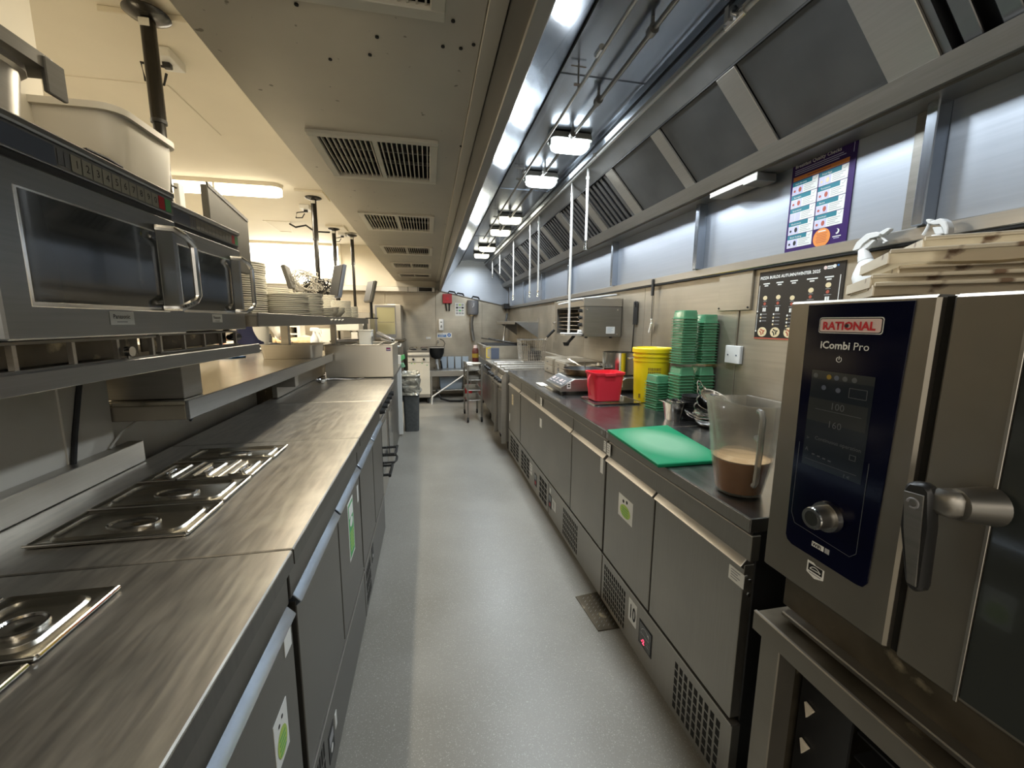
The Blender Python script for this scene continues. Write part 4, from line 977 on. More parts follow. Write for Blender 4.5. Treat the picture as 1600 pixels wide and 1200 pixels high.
slots(t3, X, 3.60, 4.0, 0.06, 0.235, 3, 5, -1, .85)

def rs(y0, y1, z0, z1, label, items=None, m='whitepaper', name='label_sticker', cat='sticker', x=XR):
    return sticker(x, -1, y0, y1, z0, z1, name, None, m, 0.0014, label, items, cat)
rs(1.56, 1.435, 0.54, 0.64, 'white note with a yellow green design on the nearest right fridge door', green_note)
rs(0.895, 0.84, 0.675, 0.715, 'white printed label at the near end of the right fridge door', lines(4, x=.15, w_=.6))
rs(1.425, 1.36, 0.135, 0.235, 'white sticker with the number 10 on the plinth', lambda sh, w, h: sh.text('10', w * .12, h * .80, h * .86, 'inkblack', .0012, bold=.002, sx=.62))
def ctl(sh, w, h):
    sh.rect(w * .06, h * .06, w * .88, h * .88, 'glassdark', .0010)
    for k in range(10):
        a = -PI * .9 + k * PI * .8 / 9; b = -PI * .9 + (k + 1) * PI * .8 / 9
        sh.line(w * .5 + w * .3 * math.cos(a), h * .45 + w * .3 * math.sin(a), w * .5 + w * .3 * math.cos(b), h * .45 + w * .3 * math.sin(b), .0015, 'chrome', .0016)
    sh.rect(w * .2, h * .44, w * .6, h * .03, 'greyprint', .0016)
    sh.text('-2', w * .25, h * .84, h * .28, 'redled', .0018, bold=.0006)
    sh.rect(w * .62, h * .62, w * .2, h * .03, 'greyprint', .0016); sh.rect(w * .62, h * .72, w * .2, h * .03, 'greyprint', .0016)
rs(1.335, 1.24, 0.105, 0.205, 'black controller with a red reading beside the number 10', ctl, 'inkblack', 'controller', 'controller')
rs(2.52, 2.44, 0.115, 0.185, 'white sticker with a double digit beside the red dotted control plate', lambda sh, w, h: sh.text('11', w * .2, h * .84, h * .95, 'inkblack', .0012, bold=.002, sx=.6))
def dial(sh, w, h):
    sh.rect(w * .1, h * .08, w * .8, h * .4, 'glassdark'); sh.disc(w * .5, h * .72, w * .24, 'redpaint', .0014)
rs(2.60, 2.54, 0.09, 0.19, 'black control plate with a red dot beside the number 11', dial, 'inkblack', 'controller', 'controller')
rs(2.585, 2.555, 0.20, 0.235, 'small white label above the plinth controller beside number 11')
rs(3.00, 2.93, 0.09, 0.19, 'dark control plate on the plinth farther along the right row', dial, 'inkblack', 'controller', 'controller')
rs(3.16, 3.08, 0.13, 0.22, 'white printed label on the plinth of the far right fridges', lines(3))
rs(1.765, 1.735, 0.655, 0.73, 'white tape strip at the top corner of the right fridge door')
rs(2.87, 2.82, 0.60, 0.665, 'small white label on the long right fridge door')
rs(1.735, 1.712, 0.772, 0.822, 'left one of two printed labels on the rail below the worktop joint', lines(4))
rs(1.700, 1.665, 0.765, 0.822, 'right one of two printed labels on the rail below the worktop joint', lines(4))
rs(1.76, 1.728, 0.845, 0.872, 'left square sticker on the worktop edge at the joint', lambda sh, w, h: sh.rect(w * .25, h * .25, w * .5, h * .5, 'greyprint'), x=XR - .008)
rs(1.700, 1.668, 0.842, 0.873, 'right square sticker on the worktop edge at the joint', lambda sh, w, h: sh.rect(w * .25, h * .25, w * .5, h * .5, 'greyprint'), x=XR - .008)
rs(2.87, 2.82, 0.845, 0.872, 'small square sticker on the far worktop edge', lambda sh, w, h: sh.rect(w * .25, h * .25, w * .5, h * .5, 'greyprint'), x=XR - .008)
rs(2.87, 2.82, 0.765, 0.822, 'small printed label on the far rail panel', lines(3))
rs(3.93, 3.86, 0.56, 0.66, 'yellowish label on the last right fridge door', lines(5), 'cheese')
rs(4.05, 4.02, 0.36, 0.44, 'small white label low on the last right fridge door')

# grille mat on the floor under the plinth
t = thing('floor_grate', 'small stained metal drain plate on the floor beside the right fridges', 'floor plate', (0.76, 1.65, 0.0))
part('plate', MB().prism([(0.694, 1.765, 0.001), (0.83, 1.78, 0.001), (0.83, 1.527, 0.001), (0.714, 1.527, 0.001)], (0, 0, .004)), 'grime', t)
mb = MB()
for k in range(9):
    for j in range(5): mb.prism([(.72 + j * .024, 1.545 + k * .024, .005), (.727 + j * .024, 1.549 + k * .024, .005), (.736 + j * .024, 1.560 + k * .024, .005), (.728 + j * .024, 1.556 + k * .024, .005)], (0, 0, .0012))
part('tread_bar', mb, 'steel_dark', t, kind='stuff')

# ------------------------------------------------------------------ things on the right worktop
t = thing('chopping_board', 'green plastic chopping board with a pale worn centre', 'chopping board', (0.92, 1.44, 0.88))
part('slab', MB().prism([(0.780, 1.665, .881), (1.098, 1.692, .881), (1.028, 1.205, .881), (0.757, 1.205, .881)], (0, 0, .014), .003), 'board', t)
# worn patch: chalky wear in the plastic, a soft edged pattern of the board's own colour
m_ = M['board']; nt = m_.node_tree; b_ = nt.nodes['Principled BSDF']
tc = nt.nodes.new('ShaderNodeTexCoord'); vm = nt.nodes.new('ShaderNodeMapping'); vm.inputs['Location'].default_value = (0.02, -0.02, 0); vm.inputs['Scale'].default_value = (6.4, 4.1, 1)
gr = nt.nodes.new('ShaderNodeTexGradient'); gr.gradient_type = 'SPHERICAL'
nt.links.new(tc.outputs['Object'], vm.inputs['Vector']); nt.links.new(vm.outputs['Vector'], gr.inputs['Vector'])
rp = nt.nodes.new('ShaderNodeValToRGB'); rp.color_ramp.elements[0].position = 0.05; rp.color_ramp.elements[1].position = 0.6; rp.color_ramp.elements[1].color = (.85, .85, .85, 1)
nt.links.new(gr.outputs['Fac'], rp.inputs['Fac'])
mx = nt.nodes.new('ShaderNodeMixRGB'); mx.inputs[2].default_value = (0.24, 0.47, 0.30, 1)
src = b_.inputs['Base Color'].links[0].from_socket
nt.links.new(rp.outputs['Color'], mx.inputs[0]); nt.links.new(src, mx.inputs[1]); nt.links.new(mx.outputs[0], b_.inputs['Base Color'])

# jug
jx, jy = 0.888, 0.990
t = thing('measuring_jug', 'large clear plastic jug half full of brown stock', 'jug', (jx, jy, 0.88))
prof = [(0.0, .003), (0.058, .003), (0.062, .006), (0.066, .03), (0.082, .12), (0.090, .20), (0.094, .262), (0.099, .272)]
inner = [(r - .0035, z) for r, z in prof[::-1] if r > .03] + [(0.0575, .009), (0, .008)]
mb = MB(); mb.lathe([(r, z) for r, z in prof] + inner, (0, 0, 0), 36)
for v in mb.bm.verts:   # spout towards the aisle
    if v.co.z > .18:
        k = (v.co.z - .18) / .09; a = math.atan2(v.co.y, v.co.x); d = max(0, math.cos(a - PI)) ** 6
        v.co.x -= .028 * k * d; v.co.z += .022 * k * d
part('body', mb, 'jug', t, local=True)
part('stock', MB().lathe([(0, .010), (.0575, .010), (.0620, .028), (.0735, .103), (0, .103)], n=30), 'broth', t, local=True)
part('foam', MB().lathe([(0, .1032), (.0737, .1032), (.0745, .107), (.05, .109), (0, .110)], n=30), 'foam', t, local=True)
part('liquid_mark', MB().lathe([(0.0765, .125), (.0775, .125), (.0795, .14), (.0785, .14)], n=30), 'jug', t, local=True)
an = math.radians(-112)
R_ = lambda r, z: (r * math.cos(an), r * math.sin(an), z)
part('handle', MB().tube([R_(.094, .262), R_(.112, .262), R_(.122, .245), R_(.122, .16), R_(.115, .07), R_(.104, .058)], .0075, 8).tube([R_(.094, .19), R_(.120, .185)], .008, 8), 'handleglass', t, local=True)
# small steel pot
x, y = 1.225, 1.845
t = thing('steel_insert_pot', 'small tapered steel pot full of black clips beside the green tubs', 'pot', (x, y, .88))
part('pot', MB().rrect_loft([(0, 0, .034, .034, .02, .001), (0, 0, .036, .036, .02, .02), (0, 0, .044, .044, .015, .092), (0, 0, .056, .056, .01, .094), (0, 0, .056, .056, .01, .097), (0, 0, .045, .045, .015, .097), (0, 0, .042, .042, .015, .08)], cap1=True), 'chrome', t, local=True)
for k in range(14):
    a = random.uniform(0, 6.28); r = random.uniform(0, .028)
    o = part('clip', MB().box(-.012, .012, -.004, .004, 0, .006, .001).cyl((-.012, 0, .003), (.012, 0, .010), .0015, n=5), 'black' if k % 3 else 'chrome', t, local=True)
    o.location = (r * math.cos(a), r * math.sin(a), .090 + .006 * (k % 3)); o.rotation_euler = (0, random.uniform(-.4, .4), a)
# black bowls
bb = MB().lathe([(0, .001), (.040, 0), (.046, .004), (.056, .020), (.058, .026), (.055, .026), (.044, .008), (0, .006)], n=24).mesh('bowl')
for k in range(9):
    o = part('black_bowl', bb, 'rubber', None, local=True); o.location = (1.325 + random.uniform(-.002, .002), 1.83 + random.uniform(-.002, .002), .8805 + k * .0125)
    tag(o, 'small black bowl in the stack between the steel pot and the wire handled dishes', 'bowl', 'black bowls')
# balti dishes with wire handles, tilted pile
def dish(loc, rot, label):
    t = thing('balti_dish', label, 'dish', loc, 'steel dishes with wire handles'); t.rotation_euler = rot
    part('bowl', MB().lathe([(0, .001), (.030, 0), (.045, .006), (.062, .022), (.066, .034), (.0695, .036), (.0695, .038), (.064, .036), (.058, .022), (.04, .009), (0, .004)], n=28), 'chrome', t, local=True)
    for s in (-1, 1):
        part('handle', MB().tube([(s * .066, -.022, .034), (s * .082, -.024, .042), (s * .098, -.016, .056), (s * .104, 0, .062), (s * .098, .016, .056), (s * .082, .024, .042), (s * .066, .022, .034)], .0022, 6), 'chrome', t, local=True)
    return t
bx_, by_ = 1.318, 1.675
labs = ['lowest steel dish with wire handles in the leaning pile', 'second steel dish from the bottom of the leaning pile', 'third steel dish from the bottom of the leaning pile', 'fourth steel dish in the leaning pile', 'fifth steel dish, near the top of the leaning pile', 'topmost steel dish of the leaning pile']
for k in range(6):
    dish((bx_ + .003 * k - .005, by_ + .003 * k, .8805 + .020 * k), (-.03 * k, -.10 * k, .6 * k - .8), labs[k]).scale = (1.12, 1.12, 1.12)
single('grey_board', MB().box(1.487, 1.500, 1.36, 1.66, .881, 1.035, .002), 'steel_dark', 'low grey panel leaning on the wall behind the jug', 'board')

# green takeaway tubs
gt = MB().rrect_loft([(0, 0, .036, .044, .008, .0), (0, 0, .038, .046, .008, .002), (0, 0, .0425, .0505, .008, .040), (0, 0, .0485, .0565, .008, .0415), (0, 0, .0485, .0565, .008, .0445), (0, 0, .0425, .0505, .008, .0445), (0, 0, .040, .048, .008, .010)], 4).mesh('tub')
gflip = gt.copy(); gflip.transform(Matrix.Scale(-1, 4, (0, 0, 1))); gflip.flip_normals()
def tubs(x, y, z, n, dz, label, grp, rz=0, flip=True, lean=(0, 0)):
    for k in range(n):
        o = part('green_tub', gflip if flip else gt, 'tubegreen', None, local=True)
        o.location = (x + random.uniform(-.0012, .0012) + lean[0] * k, y + random.uniform(-.0012, .0012) + lean[1] * k, z + k * dz + (.0445 if flip else 0)); o.rotation_euler = (0, 0, rz + random.uniform(-.03, .03))
        tag(o, label, 'tub', grp)
tubs(1.345, 1.972, .881, 14, .0165, 'green plastic tub in the lower part of the tall front stack', 'lower tubs of the front stack')
tubs(1.345, 1.972, .881 + 14 * .0165 + .045, 18, .0140, 'green plastic tub in the upper part of the tall front stack', 'upper tubs of the front stack')
tubs(1.466, 1.972, .881, 14, .0165, 'green plastic tub in the lower part of the tall stack against the wall', 'lower tubs of the wall stack', lean=(0, 0))
tubs(1.466, 1.972, .881 + 14 * .0165 + .045, 16, .0145, 'green plastic tub in the upper part of the tall stack against the wall', 'upper tubs of the wall stack')
tubs(1.285, 2.105, .881, 12, .0140, 'green plastic tub in the short stack beside the yellow bucket', 'tubs of the short stack', rz=.15)

# yellow bucket
x, y = 1.375, 2.335
t = thing('yellow_bucket', 'yellow plastic bucket with a lid and brown printed text', 'bucket', (x, y, .88))
part('body', MB().lathe([(0, .001), (.096, .001), (.099, .004), (.110, .255), (.113, .257), (.113, .268), (.110, .268), (.111, .285), (.116, .286), (.116, .296), (.112, .298), (.112, .31)], n=40), 'yellow', t, local=True)
part('lid', MB().lathe([(.112, .31), (.118, .31), (.1205, .313), (.1205, .335), (.116, .341), (.108, .341), (.104, .336), (0, .336)], n=40), 'yellow', t, local=True)
part('rim_ring', MB().lathe([(.1105, .262), (.1135, .262), (.1135, .268), (.1105, .268)], n=40), 'yellow', t, local=True)
mb = MB()
def curved(mb, a0, a1, z0, z1, r):
    n = 5
    for i in range(n):
        t0, t1_ = a0 + (a1 - a0) * i / n, a0 + (a1 - a0) * (i + 1) / n
        rr0, rr1 = r(z0), r(z1)
        mb.prism([(rr0 * math.cos(t0), rr0 * math.sin(t0), z0), (rr0 * math.cos(t1_), rr0 * math.sin(t1_), z0), (rr1 * math.cos(t1_), rr1 * math.sin(t1_), z1), (rr1 * math.cos(t0), rr1 * math.sin(t0), z1)], (-.0006 * math.cos(t0), -.0006 * math.sin(t0), 0))
rf = lambda z: .0994 + (z - .004) * .0438 + .0007
a_c = math.atan2(-y, -x) + .12
for (a, b, z0, z1) in [(-.28, .42, .205, .222), (-.28, .42, .175, .200), (-.28, .30, .155, .158), (-.28, .42, .145, .148), (-.28, .38, .128, .134), (-.28, .42, .112, .116), (-.28, .35, .098, .102), (-.28, .42, .084, .088), (-.28, .30, .070, .074), (-.28, .42, .052, .058), (-.28, .2, .030, .036)]:
    k = a
    while k < b:
        wd = random.uniform(.04, .10); curved(mb, a_c + k, a_c + min(k + wd, b), z0, z1, rf); k += wd + .025
curved(mb, a_c - .85, a_c - .70, .03, .055, rf)
part('printed_text', mb, 'brownprint', t, local=True, smooth=0, kind='stuff')

# red bucket on a tray
t = single('oven_tray_small', MB().rrect_loft([(1.12, 2.37, .15, .125, .03, .881), (1.12, 2.37, .155, .13, .03, .890), (1.12, 2.37, .16, .135, .03, .890), (1.12, 2.37, .150, .125, .03, .886)]), 'chrome', 'shallow steel tray under the red bucket', 'tray')
x, y = 1.085, 2.385
t = thing('red_bucket', 'small red plastic bucket standing on a tray', 'bucket', (x, y, .888))
part('body', MB().rrect_loft([(0, 0, .082, .070, .03, .001), (0, 0, .085, .073, .03, .004), (0, 0, .100, .086, .035, .165), (0, 0, .106, .092, .035, .166), (0, 0, .107, .093, .035, .180), (0, 0, .100, .086, .033, .180), (0, 0, .092, .078, .03, .10)], 6), 'red', t, local=True)
part('handle', MB().tube([(-.107, -.02, .165), (-.122, -.03, .14), (-.128, -.04, .10), (-.118, -.045, .06), (-.108, -.04, .04)], .0055, 6), 'red', t, local=True)
part('rim_lug', MB().box(-.04, .03, -.098, -.090, .160, .178, .002), 'red', t, local=True)

# induction hobs
def hob(x0, x1, y0, y1, label):
    t = thing('induction_hob', label, 'hob', ((x0 + x1) / 2, (y0 + y1) / 2, .88), 'induction hobs')
    mb = MB().prism([(x0, y0, .905), (x1, y0, .905), (x1, y0, .992), (x0 + .10, y0, .992), (x0, y0, .935)], (0, y1 - y0, 0), .003)
    part('body', mb, 'steel_dark', t)
    part('glass_top', MB().box(x0 + .11, x1 - .01, y0 + .01, y1 - .01, .992, .996, .001), 'glassdark', t)
    sh = Sheet((x0 + .093, y1 - .02, .9895), (0, -1, 0), (-.10, 0, -.057)); w_, h_ = y1 - y0 - .04, .100
    sh.rect(0, .006, w_, h_ - .016, 'inkblack', .0012)
    for k, tx in enumerate(('88', 'X', '-88', 'X')):
        sh.text(tx, w_ * (.06 + .24 * k), h_ * (.62), .038, 'pink', .0022, bold=.001)
        sh.rect(w_ * (.06 + .24 * k), h_ * .76, w_ * .14, .004, 'pink', .002)
    sh.build(t, {'inkblack': 'control_panel', 'pink': 'marking'})
    sh = Sheet((x0 + .045, y0, .972), (1, 0, 0)); sh.rect(0, 0, .028, .045, 'whitepaper', .001); sh.rect(.006, .012, .016, .008, 'inkblack', .0014).rect(.006, .026, .016, .008, 'inkblack', .0014); sh.build(t, {'whitepaper': 'rating_label'})
    for a in (x0 + .04, x1 - .04):
        for b in (y0 + .04, y1 - .04): part('foot', MB().cyl((a, b, .881), (a, b, .905), .014, .018, n=10), 'rubber', t)
    return t
hob(.865, 1.235, 2.60, 2.96, 'near induction hob with a sloping red lit panel under the frying pan')
hob(1.245, 1.50, 2.60, 2.96, 'second induction hob against the wall under the large pot')
t = thing('frying_pan', 'scorched steel frying pan on the induction hob', 'pan', (1.095, 2.79, .996))
part('pan', MB().lathe([(0, .001), (.118, .001), (.126, .006), (.146, .046), (.150, .048), (.147, .049), (.122, .010), (0, .005)], (1.095, 2.79, .996), 36), 'brass', t)
part('inside', MB().lathe([(0, .0055), (.117, .0055), (.121, .0095), (.1445, .047)], (1.095, 2.79, .9965), 36), 'black', t)
part('handle', MB().tube([(1.15, 2.93, 1.035), (1.12, 3.0, 1.060), (1.09, 3.10, 1.085)], .007), 'chrome', t)
part('spoon', MB().tube([(1.06, 2.70, 1.004), (1.10, 2.76, 1.030), (1.16, 2.92, 1.075)], .004), 'chrome', t)
x, y = 1.378, 2.79
t = thing('stock_pot', 'large shiny steel pot beside the yellow bucket', 'pot', (x, y, .996))
part('pot', MB().lathe([(0, .001), (.116, .001), (.120, .005), (.120, .158), (.125, .160), (.125, .164), (.117, .164), (.117, .01), (0, .008)], n=40), 'chrome', t, local=True)
part('handle', MB().tube([(.02, -.119, .125), (.02, -.140, .125), (.08, -.128, .125), (.08, -.09, .125)], .006), 'chrome', t, local=True)
part('handle', MB().tube([(-.02, .119, .125), (-.02, .140, .125), (.05, .135, .125), (.05, .11, .125)], .006), 'chrome', t, local=True)
single('white_cloth', MB().rrect_loft([(.90, 2.90 - .0, .03, .10, .01, .8805), (.90, 2.90, .032, .10, .01, .886), (.90, 2.90, .028, .09, .01, .896)]).box(.84, .90, 3.0, 3.16, .881, .890, .003), 'whitecloth', 'folded white cloth on the worktop behind the near hob', 'cloth')
# trays and gastronorm pans behind
t = thing('gastro_pan', 'deep steel pan behind the frying pan', 'pan', (1.28, 3.25, .88))
part('pan', MB().rrect_loft([(1.30, 3.22, .14, .10, .02, .881), (1.30, 3.22, .15, .11, .02, 1.02), (1.30, 3.22, .165, .125, .02, 1.022), (1.30, 3.22, .165, .125, .02, 1.026), (1.30, 3.22, .15, .11, .02, 1.026), (1.30, 3.22, .14, .10, .02, .90)]), 'chrome', t)
for k, (y_, l) in enumerate([(3.52, 'brown stained steel drawer unit beyond the deep pan, near one'), (3.86, 'brown stained steel drawer unit beyond the deep pan, far one')]):
    t = thing('drawer_unit', l, 'drawer', (1.33, y_, .88), 'stained steel drawer units')
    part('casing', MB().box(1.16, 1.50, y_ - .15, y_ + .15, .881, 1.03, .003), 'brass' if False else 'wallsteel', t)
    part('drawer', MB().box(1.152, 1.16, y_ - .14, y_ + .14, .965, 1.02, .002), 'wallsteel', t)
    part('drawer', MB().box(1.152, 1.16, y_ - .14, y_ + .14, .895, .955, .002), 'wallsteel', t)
    part('knob', MB().cyl((1.152, y_, .99), (1.135, y_, .99), .008, n=8).cyl((1.152, y_, .925), (1.135, y_, .925), .008, n=8), 'chrome', t)
single('small_tap', MB().tube([(1.10, 3.38, .881), (1.10, 3.38, .96), (1.095, 3.36, .98), (1.08, 3.34, .975), (1.075, 3.33, .95)], .007), 'chrome', 'small bent steel tube standing behind the near hob', 'tap')

# ------------------------------------------------------------------ wall fixtures, right
t = thing('salamander_grill', 'wall mounted steel salamander grill above the worktop', 'grill', (1.36, 3.4, 1.255))
gx, gy0, gy1, gz0, gz1 = 1.20, 3.06, 3.78, 1.262, 1.565
part('top', MB().box(gx - .01, 1.518, gy0, gy1, gz1 - .065, gz1, .003), 'steel', t)
part('side', MB().box(gx, 1.515, gy0, gy0 + .015, gz0, gz1 - .067, .002), 'steel_dark', t)
part('side', MB().box(gx, 1.515, gy1 - .015, gy1, gz0, gz1 - .067, .002), 'steel_dark', t)
part('back', MB().box(1.50, 1.515, gy0 + .015, gy1 - .015, gz0, gz1 - .067), 'grime', t)
part('floor_plate', MB().box(gx, 1.50, gy0 + .015, gy1 - .015, gz0, gz0 + .012), 'steel_dark', t)
part('control_column', MB().box(gx - .004, gx + .05, gy0 + .016, gy0 + .10, gz0 + .012, gz1 - .067, .002), 'steel', t)
for k in range(4):
    part('knob', MB().cyl((gx - .004, gy0 + .06, gz0 + .04 + k * .055), (gx - .028, gy0 + .06, gz0 + .04 + k * .055), .014, n=12), 'black' if k else 'white', t)
for k in range(5): part('rack_bar', MB().cyl((gx + .02, gy0 + .11, gz0 + .05 + k * .035), (gx + .02, gy1 - .03, gz0 + .05 + k * .035), .004, n=6), 'brass', t)
sh = Sheet((1.385, gy0 - .0005, 1.342), (1, 0, 0)); sh.rect(0, 0, .075, .055, 'whitepaper', .001)
for k in range(4): sh.rect(.008, .008 + k * .011, .05 - .01 * (k % 2), .004, 'bluebucket', .0014)
sh.build(t, {'whitepaper': 'rating_label', 'bluebucket': 'printed_line'})
for a, b in ((gx + .02, gz0 + .02), (1.48, gz0 + .02), (gx + .02, gz1 - .09), (1.48, gz1 - .09)): part('screw', MB().cyl((a, gy0, b), (a, gy0 - .003, b), .005, n=8), 'chrome', t)
for a in (gx + .03, 1.44): part('foot', MB().cyl((a, gy0 + .03, gz0), (a, gy0 + .03, gz0 - .012), .012, n=10), 'black', t)
t = thing('black_spatula', 'black spatula hanging on the wall beside the salamander', 'spatula', (1.50, 2.86, 1.2))
part('blade', MB().box(1.508, 1.513, 2.80, 2.86, 1.36, 1.53, .001), 'black', t)
part('handle', MB().tube([(1.51, 2.84, 1.37), (1.51, 2.85, 1.20), (1.51, 2.87, 1.02)], .005), 'black', t)
p = on_x(1020, 450, 1.49)
t = thing('hanging_scoop', 'small pale scoop hanging on a cord from a black clip', 'scoop', (1.49, p.y, 1.3))
part('clip', MB().box(1.483, 1.497, p.y - .012, p.y + .012, 1.555, 1.665, .004), 'black', t)
part('cord', MB().cyl((1.49, p.y, 1.556), (1.49, p.y - .005, 1.40), .0025, n=6), 'black', t)
part('scoop', MB().tube([(1.49, p.y - .005, 1.40), (1.50, p.y + .005, 1.37), (1.50, p.y + .025, 1.33), (1.50, p.y + .03, 1.31), (1.49, p.y + .015, 1.31), (1.49, p.y - .004, 1.37)], .007), 'whitepaper', t)
p = on_x(992, 475, 1.51)
single('wall_hook', MB().tube([(1.518, p.y, p.z + .02), (1.50, p.y - .01, p.z), (1.505, p.y - .02, p.z - .02)], .005), 'black', 'small black hook on the wall right of the salamander', 'hook')
t = thing('switch_panel', 'beige flat access panel on the wall left of the pizza chart', 'panel', (1.515, 1.82, 1.43))
part('plate', MB().box(1.506, 1.519, 1.712, 1.94, 1.437, 1.622, .002), 'wallsteel', t)
for a, b in ((1.725, 1.45), (1.925, 1.45)): part('screw', MB().cyl((1.506, a, b), (1.503, a, b), .005, n=8), 'dark', t)
part('cable_chase', MB().box(1.514, 1.5195, 1.79, 1.80, 1.26, 1.437), 'wallsteel', t)
t = thing('wall_socket', 'square white switch plate on the steel wall', 'socket', (1.51, 1.79, 1.17))
part('plate', MB().box(1.500, 1.519, 1.742, 1.846, 1.172, 1.262, .003), 'white', t)
for yy in (1.765, 1.823): part('screw', MB().cyl((1.500, yy, 1.215), (1.498, yy, 1.215), .004, n=8), 'bluegrey', t)
p = on_x(865, 503, 1.49)
t = thing('wall_pipe', 'thin pipe with a small tap on the wall left of the salamander', 'pipe', (1.5, p.y, 1.35))
part('tube', MB().cyl((1.505, p.y, 1.628), (1.505, p.y, 1.385), .006), 'steel', t)
part('tap', MB().box(1.485, 1.519, p.y - .03, p.y + .03, 1.362, 1.378, .002).cyl((1.49, p.y, 1.362), (1.49, p.y, 1.345), .01), 'chrome', t)

# ------------------------------------------------------------------ printed sheets
def poster_breakfast():
    t = thing('quality_poster', 'purple breakfast quality checks poster on the steel wall panel', 'poster', (1.516, 1.42, 1.66))
    W, Hh = .268, .392
    part('paper', MB().box(1.5165, 1.5195, 1.288, 1.288 + W, 1.664, 1.664 + Hh), 'purple', t)
    s = Sheet((1.5165, 1.288 + W, 1.664 + Hh), (0, -1, 0))
    s.text('Breakfast Quality Checks', .014, .046, .0192, 'whitepaper', .001, bold=.0003)
    for k, (w_) in enumerate((.205, .215, .19)): s.rect(.014, .054 + .0075 * k, w_, .0028, 'lilac')
    s.rect(.010, .080, .235, .016, 'orange'); s.rect(.075, .0865, .10, .003, 'redfood', .0012)
    names = [('Hash Browns', 'redfood'), ('Sausages', 'redfood'), ('Scrambled', 'lilac'), ('Mushrooms', 'inkblack'), ('Black Pudding', 'inkblack')]
    names2 = [('Fried Eggs', 'cheese'), ('Tomatoes', 'redfood'), ('Bacon', 'redfood'), ('Ketchups', 'redfood')]
    for c, (lst, x0) in enumerate(((names, .010), (names2, .130))):
        for r, (nme, fm) in enumerate(lst):
            y0 = .100 + r * .0535; wd = .115
            s.rect(x0, y0, wd, .051, 'whitepaper'); s.rect(x0, y0, wd - .026, .017, 'teal', .0011)
            s.text(nme, x0 + .012, y0 + .0125, .0098, 'whitepaper', .0016)
            s.line(x0 + wd - .020, y0 + .010, x0 + wd - .014, y0 + .014, .0012, 'greyprint', .0012); s.line(x0 + wd - .014, y0 + .014, x0 + wd - .006, y0 + .004, .0012, 'greyprint', .0012)
            s.rect(x0 + .002, y0 + .019, .022, .030, 'lilac', .0011); s.rect(x0 + .026, y0 + .019, .024, .030, 'lilac', .0011)
            s.disc(x0 + .012, y0 + .036, .005, fm, .0016, 10); s.disc(x0 + .037, y0 + .034, .007, fm, .0016, 10, ry=.010)
            for k in range(4): s.rect(x0 + .055, y0 + .022 + .0068 * k, .05 - .009 * (k % 3), .0018, 'greyprint', .0011)
    s.disc(.168, .349, .036, 'orange', .0011, 28)
    s.rect(.152, .322, .032, .004, 'whitepaper', .0016)
    for k in range(6): s.rect(.145 + .003 * (k % 2), .332 + .0065 * k, .046 - .006 * (k % 2), .0016, 'redfood', .0016)
    n = 14; out = []; inn = []
    for k in range(n + 1):
        a = -PI / 2 + PI * 1.1 * k / n - .2
        out.append((.229 + .010 * math.cos(a), .337 + .010 * math.sin(a))); inn.append((.2255 + .0075 * math.cos(a), .3345 + .0075 * math.sin(a)))
    for k in range(n): s.poly([out[k], out[k + 1], inn[k + 1], inn[k]], 'whitepaper', .0014)
    s.rect(.213, .353, .033, .0035, 'whitepaper'); s.rect(.218, .360, .022, .0022, 'lilac')
    s.rect(.256, .020, .0022, .048, 'lilac'); s.disc(.243, .018, .006, 'lilac', .001, 8)
    s.build(t, {'teal': 'heading_bar', 'whitepaper': 'white_print', 'lilac': 'photo', 'orange': 'orange_print', 'redfood': 'food_picture', 'inkblack': 'food_picture', 'cheese': 'food_picture', 'greyprint': 'text_line'})
poster_breakfast()
